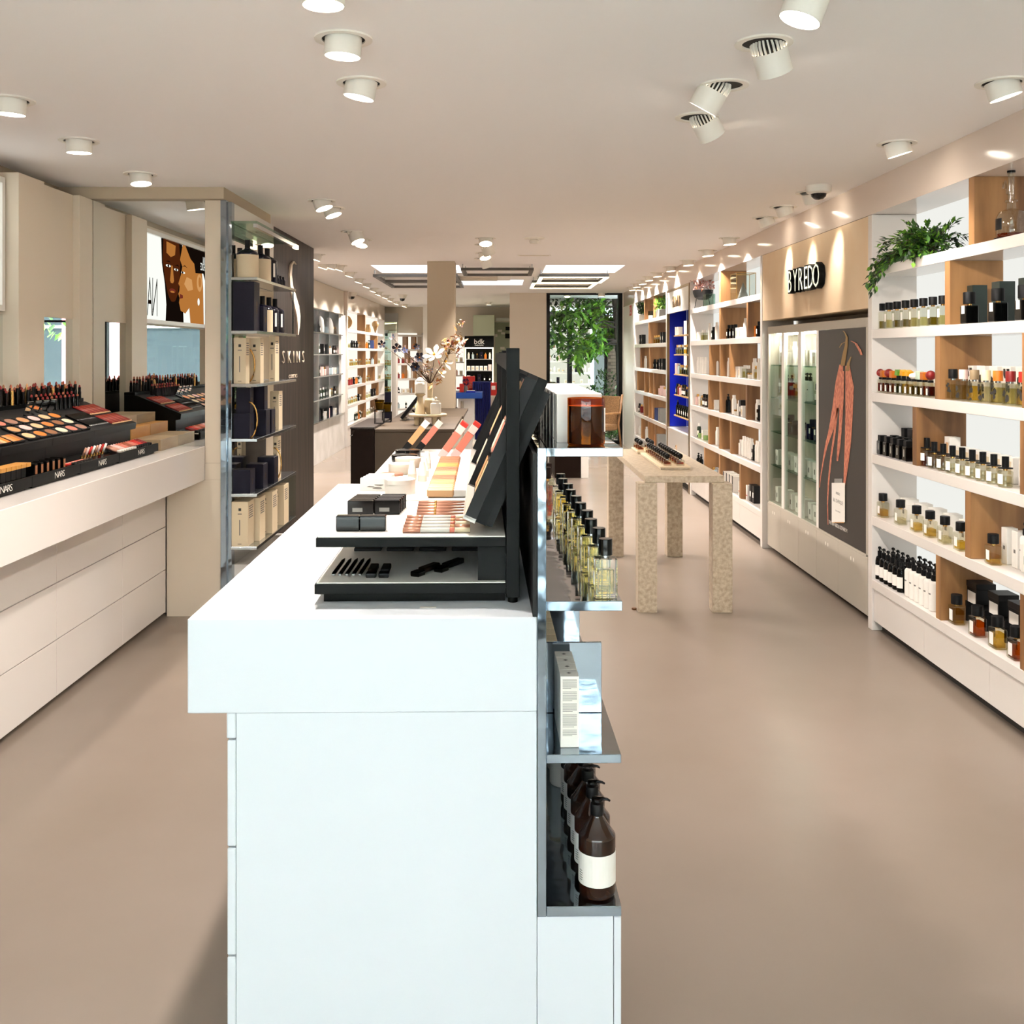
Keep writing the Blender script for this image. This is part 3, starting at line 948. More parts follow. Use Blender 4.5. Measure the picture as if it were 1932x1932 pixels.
# black back of the plate, seen from the makeup side
obj('back_lining', M().box(.068, .0775, .0, 2.2, ITOP + .001, 1.385, 'black', .0005), rack)

# --- candle and its cartons
t = thing('scented_candle', 'amber glass candle standing first on the upper chrome shelf', 'candle', isl(.190, .075, 1.397))
obj('glass', M().lathe([(0, 0), (.039, 0), (.0417, .004), (.0417, .104), (.0395, .104), (.0393, .087)], 'amber_thin', 28), t)
wx = obj('wax', M().lathe([(0, .004), (.039, .004), (.039, .086), (0, .0865)], 'amber_glass', 24).lathe([(.039, .0866), (0, .0868)], 'wax', 24), t)
obj('wick', M().cyl(.001, .087, .093, 'ink', 6), wx)
obj('label', M().add(arc_band(.0422, .03, .082, -.45, .25, 'label_white', 8)), t)
for i in range(6):
    o = put('candle_carton', lambda: carton(.102, .095, .111, 'carton_white'), 'candle_carton',
            'white square candle carton, %s behind the amber candle' % ORD[i], 'carton', isl(.180, .175 + i * .132, 1.397), TI, 'cartons on the upper chrome shelf')
for i in range(5):
    put('amber_candle', lambda: {'glass': M().lathe([(0, 0), (.0417, .004), (.0417, .1), (.03, .1), (.03, .085), (0, .085)], 'amber_glass', 20)}, 'scented_candle',
        'dark amber candle, %s behind the last white carton' % ORD[i], 'candle', isl(.178, 1.02 + i * .1, 1.397), 0, 'candles behind the cartons')

# --- perfume bottles on the second chrome shelf
def crystal_bottle():
    w, hb = .0245, .086
    P = {'body': M().box(-w, w, -.0155, .0155, 0, hb, 'crystal', .0022)}
    P['liquid'] = M().box(-w + .0065, w - .0065, -.0095, .0095, .009, .062, 'crystal_liquid', .002)
    P['neck'] = M().cyl(.0085, hb, hb + .007, 'steel', 12)
    P['cap'] = M().lathe([(0, hb + .006), (.0153, hb + .006), (.0153, hb + .0395), (.0145, hb + .041), (0, hb + .041)], 'black_gloss', 22)
    P['label'] = M().box(-.0262, -.0246, -.008, .008, .028, .055, 'label_white')
    return P


bx = [.225, .2265, .2215, .226, .222, .222, .218, .2215, .2155, .218]
for i in range(10):
    put('crystal', crystal_bottle, 'perfume_bottle', 'clear glass bottle with black round cap, %s from the front on the chrome shelf' % ORD[i],
        'bottle', isl(bx[i] + .003, .036 + i * .131 + (.004 if i % 3 == 1 else 0), 1.0695), TI, 'glass bottles on the second chrome shelf')
for i in range(4):
    put('dimcap', lambda: B('round', .05, None, .08, liq='liq_pink', fill=.6, cap=('cyl', .017, .04, 'dark_brown')), 'perfume_bottle',
        'rosy round bottle with brown cap, %s behind the clear square bottles' % ORD[i], 'bottle', isl(.185 + .012 * (i % 2), 1.40 + i * .13, 1.0695), 0, 'round bottles on the second chrome shelf')

# --- slim printed cartons on the third shelf
def slim_carton():
    P = {'carton': M().box(-.0202, .0202, -.0228, .0228, 0, .155, 'carton_white', .0008)}
    tx = M()
    rg = random.Random(5)
    z = .148
    for blk in (9, 9, 8, 12, 6):
        for r in range(blk):
            wd = .031 if r < blk - 1 else rg.uniform(.006, .026)
            tx.poly([(-.0155, -.0232, z), (-.0155 + wd, -.0232, z), (-.0155 + wd, -.0232, z - .0009), (-.0155, -.0232, z - .0009)], 'ink_soft')
            z -= .0024
        z -= .0045
    P['print'] = tx
    P['mark'] = M().poly([(-.006, 0, .1553), (0, -.006, .1553), (.006, 0, .1553), (0, .006, .1553)], 'ink_soft')
    return P


for i in range(4):
    put('slim', slim_carton, 'perfume_carton', 'slim white carton with fine print, %s in the row on the third chrome shelf' % ORD[i], 'carton',
        isl(.1505, .060 + i * .0466, .7415), TI, 'slim cartons on the third chrome shelf')
for i in range(8):
    put('slim2', lambda: carton(.03, .05, .13, 'carton_cream', ('ink_soft', .4, .5, .6)), 'perfume_carton', 'cream carton, %s behind the chrome divider' % ORD[i], 'carton',
        isl(.135, .31 + i * .0575, .7415), TI, 'cream cartons behind the divider')

# --- amber pump bottles on the lowest shelf
def amber_pump():
    r = .0405
    pr = [(0, 0), (r * .8, 0), (r * .94, .004), (r, .012), (r, .128)]
    for k in range(1, 5):
        a = k / 4 * .75
        pr.append((r - .012 * (1 - math.cos(a)) * 1.6, .128 + .014 * math.sin(a)))
    pr += [(.014, .170), (.0125, .174), (.0125, .182), (0, .182)]
    P = {'body': M().lathe(pr, 'amber_glass', 28)}
    P['label'] = arc_band(r * 1.008, .031, .099, -R90 - 1.9, -R90 + 1.9, 'label_white', 22)
    c = M().lathe([(0, .174), (.0145, .174), (.0145, .196), (.0135, .198), (.005, .199), (.005, .207), (0, .207)], 'black', 18)
    P['collar'] = c
    P['pump'] = M().lathe([(0, .203), (.0125, .2045), (.0115, .2085), (0, .2105)], 'black_gloss', 16).tube(
        [(0, 0, .207), (.012, -.004, .2085), (.022, -.007, .2085), (.028, -.009, .2055)], [.0042, .0038, .003, .0022], 'black_gloss', 8)
    P['print'] = M()
    for k in range(5):
        P['print'].add(arc_band(r * 1.012, .04 + k * .005, .0415 + k * .005, -R90 - 1.25, -R90 - 1.0 + .03 * (k % 2), 'ink', 3))
    return P


for i in range(6):
    put('amber_pump', amber_pump, 'pump_bottle', 'amber glass pump bottle with white label, %s in the row on the lowest chrome shelf' % ORD[i], 'bottle',
        isl(.2115 - .001 * i, .052 + i * .088, .4165), TI, 'amber pump bottles on the lowest chrome shelf')
for i in range(3):
    put('white_roll', lambda: jar(.035, .15, 'label_white', 'carton_cream', .1), 'lotion_bottle', 'white lotion bottle, %s behind the amber pump bottles' % ORD[i], 'bottle',
        isl(.18, .62 + i * .1, .4165), TI, 'lotion bottles on the lowest chrome shelf')

# ================================================================== black makeup displays on the island
ZU, ZL = 1.186, 1.082
mods = [(.125, .675), (.68, 1.23), (1.235, 1.72), (1.725, 2.19)]
names = ['nearest', 'second', 'third', 'rearmost']
for i, (ya, yb) in enumerate(mods):
    t = thing('makeup_display', 'black two-tier makeup display with white trays, %s of four on the island' % names[i], 'display stand', isl(0, 0, 0), TI, 'makeup displays on the island')
    for z1, z0, xl, nm in ((ZU, ZU - .024, -.415, 'upper_tray'), (ZL, ZL - .026, -.418, 'lower_tray')):
        tr = obj(nm, M().box(xl, .014, ya, yb - .002, z0, z1 - .003, 'black_metal', .001), t)
        obj('insert', M().box(xl + .004, .012, ya + .004, yb - .006, z1 - .003, z1, 'white', .0005), tr)
    obj('riser', M().box(-.05, .0135, ya + .02, yb - .02, ZL, ZU - .024, 'black_metal'), t)
    obj('foot', M().box(-.40, .012, ya + .02, yb - .03, ITOP + .0005, ZL - .026, 'black_metal'), t)
    obj('post', M().box(.0145, .0445, ya, ya + .022, ITOP + .012, 1.611 - .004 * i, 'black_metal', .0008), t)
    obj('leveller', M().cyl(.011, ITOP + .0005, ITOP + .012, 'black', 12, .0295, ya + .011), t)
    obj('header', M().box(.0145, .0445, ya + .022, yb - .002, 1.56, 1.60, 'black_metal', .0008), t)
    # tilted tester board crossing the post, facing the makeup side
    up = Vector((.40, 0, .917)); nrm = Vector((-.917, 0, .40))
    def bp(a, h, y):
        p = Vector((-.055, 0, 1.215)) + up * a + nrm * h
        return (p.x, y, p.z)
    def slab(a0, a1, h0, h1, y0_, y1_, mat):
        m = M(); n = 0
        m.v = [bp(a, h, y) for y in (y0_, y1_) for h in (h0, h1) for a in (a0, a1)]
        for f in ((0, 1, 3, 2), (4, 6, 7, 5), (0, 4, 5, 1), (2, 3, 7, 6), (0, 2, 6, 4), (1, 5, 7, 3)):
            m.face(f, mat)
        return m
    bd = obj('tester_board', slab(0, .36, -.024, 0, ya + .024, yb - .004, 'black_metal'), t)
    obj('board_back', slab(-.002, .335, -.042, -.0245, ya + .05, yb - .03, 'black'), bd)
    obj('rim', slab(-.005, .005, .0005, .03, ya + .024, yb - .004, 'clear_plastic'), bd)
    obj('side_cheek', slab(.0, .35, .0005, .028, ya + .024, ya + .027, 'black'), bd)
    n_p = 4
    for k in range(n_p):
        y_a = ya + .035 + k * (yb - ya - .05) / n_p
        y_b = y_a + (yb - ya - .05) / n_p - .012
        for j, (a0, a1) in enumerate(((.012, .115), (.125, .225), (.235, .34))):
            q = slab(a0, a1, .001, .013, y_a, y_b, ('black_gloss', 'rose_gold', 'carton_black')[(k + j) % 3])
            pal = solo('makeup_palette', q, '%s makeup palette, %s row, %s along, on the %s tilted board' % (('black', 'rose gold', 'matt black')[(k + j) % 3], ('lower', 'middle', 'upper')[j], ORD[k], names[i]), 'palette', isl(0, 0, 0), TI, 'palettes on the tilted boards')
            obj('pan', slab(a0 + .01, a1 - .01, .0132, .0142, y_a + .01, y_b - .01, ('skin_beige', 'blush', 'skin_mid', 'carton_cream')[(k * 2 + j + i) % 4]), pal)

def trayY(py, z=ZU):          # island y of a point on a tray seen at picture row py
    return (EYE - z) * K / (py - CY) - Y0I


def trayX(px, y):             # island x of column px at island depth y
    return PX(px, Y0I + y) + TI * y


# black compacts
for i, (xa, xb) in enumerate(((636, 680), (680, 729))):
    y = trayY(1000); a, b = trayX(xa, y), trayX(xb, y)
    put(('compact', i), lambda a=a, b=b: {'case': M().box(-(b - a) / 2, (b - a) / 2, -.012, .012, 0, .036, 'black_gloss', .002), 'seam': M().box(-(b - a) / 2 - .0003, (b - a) / 2 + .0003, -.0125, .0125, .029, .0295, 'carton_grey')},
        'compact', 'black compact standing at the front corner of tray, %s' % ('outer one', 'inner one')[i], 'compact', isl((a + b) / 2, y, ZU), TI, 'black compacts on the near tray')
for c in range(2):
    for r in range(5):
        y = trayY(970) + r * .026 + (0.004 if c else 0)
        x = trayX(681 if c == 0 else 731, trayY(970)) + r * .002
        put('compact_b', lambda: {'case': M().box(-.0325, .0325, -.009, .009, 0, .037, 'black_gloss', .002), 'print': M().box(-.02, .006, -.0093, -.009, .008, .018, 'carton_grey')},
            'compact', 'upright black compact, %s back in the %s column' % (ORD[r], ('outer', 'inner')[c]), 'compact', isl(x, y, ZU), TI, 'black compacts in two columns')
# brushes and gloss sticks lying across the near tray
for i, py in enumerate((952, 957, 962.5, 968, 974)):
    y = trayY(py); x0, x1 = trayX(790 + i * -1, y), trayX(882 - i * 1.5, y)
    solo('makeup_brush', M().tube([(x0, 0, .006), (x0 + .045, 0, .006), (x1, 0, .008)], [.0045, .0055, .002], 'rose_gold', 8).tube([(x0 + .044, 0, .006), (x0 + .05, 0, .006)], .0062, 'gold', 8),
         'rose makeup brush, %s from the rear on the near white tray' % ORD[i], 'brush', isl(0, y, ZU), TI, 'brushes on the near tray')
for i, py in enumerate((981, 987, 993, 999, 1005)):
    y = trayY(py); x0, x1 = trayX(768 - i * 2, y), trayX(887, y)
    t = thing('lip_gloss', 'lip gloss tube lying flat, %s from the rear on the near white tray' % ORD[i], 'lip gloss', isl(0, y, ZU), TI, 'lip glosses on the near tray')
    obj('wand_cap', M().tube([(x0, 0, .0065), (x0 + .04, 0, .0065)], .0062, 'rose_gold', 8), t)
    obj('tube', M().tube([(x0 + .041, 0, .0065), (x1 - .036, 0, .0065)], .0062, 'clear_plastic', 8), t)
    obj('end_cap', M().tube([(x1 - .035, 0, .0065), (x1, 0, .0065)], .006, ('carton_cream', 'rose_gold')[i % 2], 8), t)
    obj('colour_band', M().tube([(x1 - .047, 0, .0065), (x1 - .036, 0, .0065)], .0064, ('blush', 'skin_mid')[i % 2], 8), t)

# second and third tray: skincare in white and cream
for i in range(4):
    y = trayY(925) + i * .035
    put('leaf_box', lambda: {'carton': M().box(-.04, .04, -.012, .012, 0, .038, 'carton_white', .001), 'print': blobs(3, -.02, .03, .006, .02, -.0124, 'ink_soft', 4)},
        'soap_carton', 'low white soap carton, %s from the front on the second tray' % ORD[i], 'carton', isl(trayX(706, trayY(925)) + .004 * i, y, ZU), TI, 'white soap cartons')
put('octo', lambda: {'box': M().lathe([(0, 0), (.045, 0), (.045, .028), (0, .028)], 'carton_white', 8), 'lid': M().lathe([(0, .0285), (.046, .0285), (.046, .042), (.04, .045), (0, .045)], 'carton_white', 8)},
    'powder_box', 'octagonal white powder box on the second tray', 'box', isl(trayX(755, trayY(930)), trayY(930), ZU), TI)
for i, (px, py, r, h, mt, lb) in enumerate(((738, 905, .04, .022, 'rose_gold', 'flat rose round palette behind the octagonal box'), (757, 893, .043, .036, 'ceramic_white', 'wide cream jar with white lid behind the rose palette'),
                                           (770, 881, .046, .036, 'ceramic_white', 'widest white jar at the rear of the cream jars'), (764, 872, .05, .03, 'black_gloss', 'round black compact, front one of a pair'), (770, 862, .05, .03, 'black_gloss', 'round black compact, rear one of a pair'))):
    put(('jar', i), lambda r=r, h=h, mt=mt: jar(r, h, mt), 'cream_jar' if i in (1, 2) else 'compact', lb, 'jar', isl(trayX(px, trayY(py)), trayY(py), ZU), TI)
for i, (px, py) in enumerate(((778, 905), (797, 908), (801, 899), (806, 884))):
    put('tube_up', lambda: {'body': M().lathe([(0, 0), (.014, 0), (.014, .028), (.008, .062), (0, .062)], 'carton_white', 12, 0, 0, 1, .7), 'cap': M().cyl(.0145, 0, .02, 'ceramic_white', 12)},
        'cream_tube', 'upright white cream tube, %s from the front beside the jars' % ORD[i], 'tube', isl(trayX(px, trayY(py)), trayY(py), ZU), TI, 'cream tubes beside the jars')
for i in range(24):
    y = trayY(938) + i * .0385
    x0, x1, x2 = trayX(806, trayY(938)) + .0, trayX(856, trayY(938)), trayX(884, trayY(938))
    cm = ('skin_beige', 'skin_mid', 'skin_dark', 'skin_mid', 'skin_dark', 'wood_warm', 'skin_dark', 'skin_dark')[min(7, i // 3)]
    t = thing('foundation_bottle', 'flat foundation bottle, %s from the front in the shade fan' % ORD[i], 'bottle', isl(0, y, ZU), TI, 'foundation bottles in the shade fan')
    obj('body', M().box(x0, x1, -.0175, .0165, .002, .026, cm, .004), t)
    obj('cap', M().box(x1 + .001, x2, -.014, .014, .003, .024, 'carton_white', .002), t)
# tilted tubes and slim palettes at the rear tray
def tilted(name, label, cat, px, py, L, w, d, cols, ang, grp, z=ZU):
    y = trayY(py, z); x = trayX(px, y)
    t = thing(name, label, cat, isl(x, y, z), 0, grp)
    a = 0
    for nm, f, cm in cols:
        b = a + L * f
        m = M().box(a, b - .0005, -d / 2, d / 2, 0, w, cm, .001)
        o = obj(nm, m, t)
        o.rotation_euler = (0, -ang, 0)
        a = b
    return t


for i, (px, py) in enumerate(((768, 853), (793, 853))):
    tilted('concealer_tube', 'tilted concealer tube with %s on the rear tray' % ('orange middle', 'pink middle')[i], 'tube', px, py, .155, .026, .02, (('foot', .25, 'black'), ('tube', .55, ('skin_mid', 'blush')[i]), ('tip', .2, 'clear_plastic')), .9, 'tilted tubes on the rear tray')
for i, (px, py) in enumerate(((838, 866), (862, 866))):
    tilted('blush_palette', 'tilted pink blush palette with red tip, %s on the rear tray' % ('outer', 'inner')[i], 'palette', px, py, .165, .03, .05, (('foot', .2, 'carton_pink'), ('pan', .5, 'blush'), ('sleeve', .2, 'pink_pale'), ('tip', .1, 'red')), .95, 'tilted palettes on the rear tray')
# lower trays
for i in range(5):
    y = trayY(1086, ZL); x = trayX(630 + i * 12.5, y)
    solo('eye_pencil', M().tube([(0, 0, .005), (.012, .075, .02), (.014, .09, .023)], [.0045, .0045, .001], 'black_gloss', 8).cyl(.0047, .002, .006, 'steel', 8),
         'black eye pencil, %s from the outer end on the lower tray' % ORD[i], 'pencil', isl(x, y, ZL), TI, 'eye pencils on the lower tray')
for i, (px, py, ln) in enumerate(((700, 1090, .09), (724, 1090, .09), (782, 1088, .1), (826, 1080, .11))):
    y = trayY(py, ZL); x = trayX(px, y)
    t = thing('mascara', 'dark tester stick %s from the pencils on the lower tray' % ORD[i], 'makeup stick', isl(x, y, ZL), TI + (-.5 if i > 1 else 0), 'tester sticks on the lower tray')
    obj('base', M().box(-.012, .012, 0, ln * .3, .0, .012, 'black_gloss', .002), t)
    obj('barrel', M().box(-.010, .010, ln * .3 + .001, ln, .004, .016, ('dark_brown', 'black')[i % 2], .002), t)
for k, (ya, yb) in enumerate(mods):
    for i in range(4):
        x = -.34 + i * .085
        put(('lowpal', k % 2), lambda k=k: {'case': M().box(-.035, .035, -.045, .045, 0, .008, ('black', 'carton_black')[k % 2], .001), 'pan': M().lathe([(.026, .0082), (0, .0083)], ('recess_dark', 'skin_dark')[k % 2], 16)},
            'makeup_palette', 'flat dark palette %s along, lower tray of %s island display' % (ORD[i], names[k]), 'palette', isl(x, (ya + yb) / 2 + .13, ZL), TI, 'palettes on the lower trays')
solo('price_strip', M().box(-.018, .018, -.006, .006, 0, .0012, 'label_white'), 'small white strip lying under the lower black tray', 'label strip', isl(trayX(808, .085), .085, ITOP + .0005), TI)

# ================================================================== makeup counter along the left wall
LT = 1.035
lc = thing('makeup_counter', 'long cream counter with drawers below, along the mirrored wall', 'counter', (0, 0, 0))
obj('worktop', M().box(-2.47, -1.797, 1.9, 6.115, .828, LT, 'white_gloss', .002), lc)
obj('carcass', M().box(-2.46, -2.052, 1.9, 6.11, .05, .827, 'greige'), lc)
obj('plinth', M().box(-2.46, -2.09, 1.9, 6.11, 0, .05, 'taupe'), lc)
ys = [1.9, 2.9, 3.74, 4.07, 5.02, 6.105]
seams = [2.18, 3.14, 4.10 + .48, 5.38, 6.11]
# seam columns measured on the drawer face: x=104 -> y, x=229 -> y
ycol = [1.9, 2.55, YW(-60, -2.04), YW(104, -2.04), YW(229, -2.04), 6.108]
for a, b in zip(ycol, ycol[1:]):
    for z0, z1 in ((.03, .285), (.289, .545), (.549, .822)):
        obj('drawer_front', M().box(-2.051, -2.033, a + .002, b - .002, z0, z1, 'white_gloss', .0015), lc)

# end panel and slim pilaster that carry the big mirror
ep = thing('end_pilaster', 'cream end panel and slim pilaster closing the makeup counter', 'panel', (0, 0, 0))
obj('lower_panel', M().box(-2.03, -1.70, 6.117, 6.19, 0, .83, 'panel_beige', .001), ep)
obj('pilaster', M().box(-1.797, -1.70, 6.117, 6.19, .831, 2.528, 'panel_beige', .001), ep)
obj('seam', M().box(-1.797, -1.70, 6.1165, 6.119, .93, .932, 'taupe'), ep)
obj('edge_strip', M().box(-1.699, -1.664, 6.10, 6.19, 0, 2.528, 'chrome', .002), ep)
solo('wall_mirror', M().box(-2.478, -1.798, 6.12, 6.14, LT + .0005, 2.528, 'mirror'), 'tall mirror at the end of the makeup counter reflecting the light box', 'mirror')

# panelled wall: piers, upper panels and mirrors between them
pw = thing('wall_panelling', 'beige wall panelling with piers and recessed mirrors above the makeup counter', 'panelling', (0, 0, 0))
for ya, yb in ((5.18, 5.47), (5.93, 6.119), (3.28, 3.40), (1.9, 2.0)):
    obj('pier', M().box(-2.66, -2.48, ya, yb, LT + .0005, 2.53, 'panel_beige', .0015), pw)
obj('upper_panel', M().box(-2.66, -2.52, 5.471, 5.929, 1.80, 2.53, 'panel_beige', .001), pw)
obj('mirror_panel', M().box(-2.66, -2.522, 5.471, 5.929, LT + .0005, 1.799, 'mirror'), pw)
obj('mirror_panel', M().box(-2.66, -2.562, 3.401, 5.179, LT + .0005, 1.80, 'mirror'), pw)
obj('upper_panel', M().box(-2.66, -2.58, 3.401, 5.179, 1.802, 2.53, 'panel_beige', .001), pw)
obj('upper_panel', M().box(-2.66, -2.52, 2.01, 3.279, LT + .0005, 2.53, 'panel_beige', .001), pw)

# back-lit campaign light box (seen mainly through the mirror)
lb = thing('light_box', 'back-lit advertising light box with two faces, reflected in the tall mirror', 'light box', (-2.579, 0, 0))
y0, y1, z0, z1 = 3.42, 5.17, 1.815, 2.50
fm = M().box(0, .035, y0, y0 + .03, z0, z1, 'white').box(0, .035, y1 - .03, y1, z0, z1, 'white').box(0, .035, y0 + .03, y1 - .03, z0, z0 + .03, 'white').box(0, .035, y0 + .03, y1 - .03, z1 - .03, z1, 'white')
obj('frame', fm, lb)
obj('screen', M().box(0, .012, y0 + .03, y1 - .03, z0 + .03, z1 - .03, 'print_white'), lb)


def pr_poly(pts, mat, lay):   # print shape: u along the wall from the far end (0..1), v upwards (0..1)
    return M().poly([(.0125 + lay * .0006, y1 - .03 - u * (y1 - y0 - .06), z0 + .03 + v * (z1 - z0 - .06)) for u, v in pts], mat)


def ell(u, v, a, b, n=16, rot=0.0):
    return [(u + a * math.cos(t) * math.cos(rot) - b * math.sin(t) * math.sin(rot), v + a * math.cos(t) * math.sin(rot) * 2 + b * math.sin(t) * math.cos(rot)) for t in [2 * math.pi * k / n for k in range(n)]]


prn = [  # far woman, frontal
    ([(.30, 1), (.31, .7), (.35, .45), (.37, .2), (.36, .0), (.62, .0), (.60, .5), (.60, 1)], 'print_hair', 0),
    ([(.33, 1), (.32, .75), (.35, .52), (.39, .34), (.43, .25), (.49, .25), (.53, .35), (.56, .55), (.57, .8), (.55, 1)], 'print_skin_deep', 1),
    ([(.37, .98), (.37, .84), (.43, .80), (.49, .84), (.50, .96)], 'print_skin', 2),
    (ell(.395, .685, .035, .016), 'print_white', 3), (ell(.395, .685, .013, .017), 'print_hair', 4),
    (ell(.505, .66, .03, .015), 'print_white', 3), (ell(.505, .66, .012, .016), 'print_hair', 4),
    ([(.35, .73), (.40, .75), (.43, .73), (.40, .735)], 'print_hair', 4),
    ([(.48, .71), (.53, .73), (.55, .70), (.52, .715)], 'print_hair', 4),
    ([(.437, .70), (.455, .70), (.475, .51), (.46, .48), (.43, .48), (.418, .51)], 'print_skin', 3),
    (ell(.452, .385, .045, .03), 'print_lip', 3), (ell(.452, .372, .03, .012), 'print_skin', 4),
    ([(.37, .24), (.39, .32), (.45, .24), (.55, .3), (.60, .12), (.55, 0), (.37, 0)], 'print_hair', 1),
    # near woman, profile turned to the other
    ([(.60, 1), (.56, .80), (.595, .72), (.57, .60), (.535, .49), (.555, .46), (.55, .40), (.535, .36), (.555, .31), (.545, .25), (.57, .15), (.64, .12), (.70, .2), (.72, .0), (.94, .0), (.93, .5), (.90, .8), (.80, 1)], 'print_skin', 5),
    ([(.64, 1), (.72, .85), (.78, .80), (.80, .68), (.93, .70), (1.0, .5), (1.0, 1)], 'print_hair', 6),
    (ell(.865, .56, .045, .12), 'print_skin_light', 7), (ell(.87, .57, .022, .07), 'print_skin', 8),
    (ell(.605, .645, .03, .014), 'print_white', 7), (ell(.596, .645, .012, .015), 'print_hair', 8),
    ([(.585, .72), (.63, .745), (.67, .715), (.63, .73)], 'print_hair', 8),
    ([(.555, .365), (.60, .35), (.60, .315), (.556, .30)], 'print_lip', 7),
    ([(.66, .6), (.74, .58), (.76, .45), (.68, .42), (.62, .5)], 'print_skin_light', 6),
    (ell(.85, .30, .018, .05), 'print_white', 7),
]
pp = M()
for pts, mt, lay in prn: pp.add(pr_poly(pts, mt, lay))
obj('print', pp, lb)
for body, size, u, v, mt, xs in (('SKIN', .09, .93, .83, 'print_white', .55), ('CHOICE', .09, .905, .74, 'print_white', .55), ('NARS', .42, .10, .04, 'print_hair', .42)):
    me = text_m(body, size, mt, 0, xs, .8, 'LEFT', -.004 if body == 'NARS' else 0)
    o = obj('lettering', me, lb, (.019, y1 - .03 - u * (y1 - y0 - .06) + (.22 if body != 'NARS' else .12), z0 + .03 + v * (z1 - z0 - .06)), R90)
    if body == 'NARS': o.location.y = 4.72
    else: o.location.y = 3.50

# wooden display steps beside the mirror
st = thing('wooden_steps', 'three-step wooden display riser standing against the tall mirror', 'riser', (0, 0, LT + .0005))
for xf, z0, z1, mt in ((-1.96, 0, .066, 'wood_grey'), (-2.13, .0662, .132, 'wood_warm'), (-2.21, .1322, .19, 'wood_grey')):  # orange light on the middle step is put into its wood colour
    obj('step', M().box(-2.44, xf, 5.80, 6.118, z0, z1, mt, .001), st)

# ------------------------------------------------------------------ black makeup trays
ZT = LT + .010
ym = [3.20, 3.70, 4.18, 4.66, 5.136, 5.72]
words5 = ['fifth', 'fourth', 'third', 'second', 'first']
for i, (a, b) in enumerate(zip(ym, ym[1:])):
    t = thing('makeup_tray', 'black sloping makeup unit with white logo, %s from the wooden steps' % words5[i], 'display tray', (0, 0, 0), 0, 'black makeup units on the counter')
    obj('base', M().box(-2.44, -1.96, a + .03, b - .03, LT + .0005, ZT, 'black'), t)
    obj('front_strip', M().box(-1.957, -1.945, a + .001, b - .001, ZT, 1.088, 'black_metal', .001), t)
    obj('lower_floor', M().prism([(-2.10, ZT), (-1.958, ZT), (-1.958, ZT + .022), (-2.10, ZT + .055)], 1, a + .001, b - .001, 'black_gloss'), t)
    obj('acrylic_ledge', M().box(-1.985, -1.958, a + .004, b - .004, ZT + .030, ZT + .034, 'clear_plastic'), t)
    up = obj('upper_tier', M().prism([(-2.44, ZT + .001), (-2.105, ZT + .001), (-2.105, 1.165), (-2.075, 1.17), (-2.07, 1.205), (-2.36, 1.325), (-2.44, 1.325)], 1, a + .001, b - .001, 'black'), t)
    obj('rear_step', M().box(-2.44, -2.37, a + .001, b - .001, 1.3255, 1.345, 'black_metal'), t)
    me = text_m('NARS', .041, 'label_white', .0003, 1.2, .72, 'CENTER', -.0006)
    obj('lettering', me, t, (-1.9445, (a + b) / 2 + .02, ZT + .007), R90)

SL = Vector((-.29, 0, .12)).normalized()     # up the slope
SN = Vector((.12, 0, .29)).normalized()
SQ = Matrix(((-SL.x, 0, SN.x), (0, 1, 0), (-SL.z, 0, SN.z))).to_quaternion()


def slope(s, h=0.0):          # s: distance up the slope from the front edge
    p = Vector((-2.072, 0, 1.2065)) + SL * s + SN * h
    return p.x, p.z


def on_slope(name, P, label, cat, y, s, grp):
    x, z = slope(s, .0005)
    t = thing(name, label, cat, (x, y, z), 0, grp)
    t.rotation_mode = 'QUATERNION'; t.rotation_quaternion = SQ
    for k, m in P.items(): obj(k, m, t)
    return t


def lipstick(col, h=.07, gold=False):
    return {'case': M().lathe([(0, 0), (.0095, 0), (.0095, h * .5), (.0082, h * .5), (.0082, h * .82), (0, h * .82)], 'gold' if gold else 'black_gloss', 10),
            'bullet': M().lathe([(0, h * .82), (.006, h * .82), (.006, h * .92), (.002, h), (0, h)], col, 10)}


lip = ['red_dark', 'petal_rust', 'red_dark', 'petal_rust', 'skin_dark', 'skin_mid']
lipn = ['deep red', 'rust', 'dark red', 'russet', 'brown', 'beige']
cnt = {}
for r, (dx, dz) in enumerate(((-2.425, 1.3455), (-2.398, 1.3455), (-2.374, 1.3455))):
    for k in range(24):
        y = 4.35 + k * .056 + r * .018
        c = (k * 5 + r * 3 + k // 4) % 6
        fn = (lambda c=c: lipstick(lip[c], .085, c == 5))
        put(('lip', c, k % 3), (lambda c=c, k=k: lipstick(lip[c], (.085, .10, .075)[k % 3], c == 5)), 'lipstick', 'open %s lipstick, %s along the %s rear row' % (lipn[c], ORD[k], ('back', 'middle', 'front')[r]), 'lipstick', (dx, y, dz), 0, 'lipsticks on the rear step')
for k in range(10):           # leaning black lipsticks upper slope
    for r in range(2):
        put(('lipb', (k + r) % 3), (lambda k=k, r=r: lipstick(lip[(k + r) % 3], .075)), 'lipstick', 'black-cased lipstick on the slope, %s along, %s of two ranks' % (ORD[k], ('upper', 'lower')[r]), 'lipstick',
            (slope(.29 - r * .035)[0], 5.02 + k * .052, slope(.29 - r * .035)[1]), 0, 'lipsticks on the upper slope')
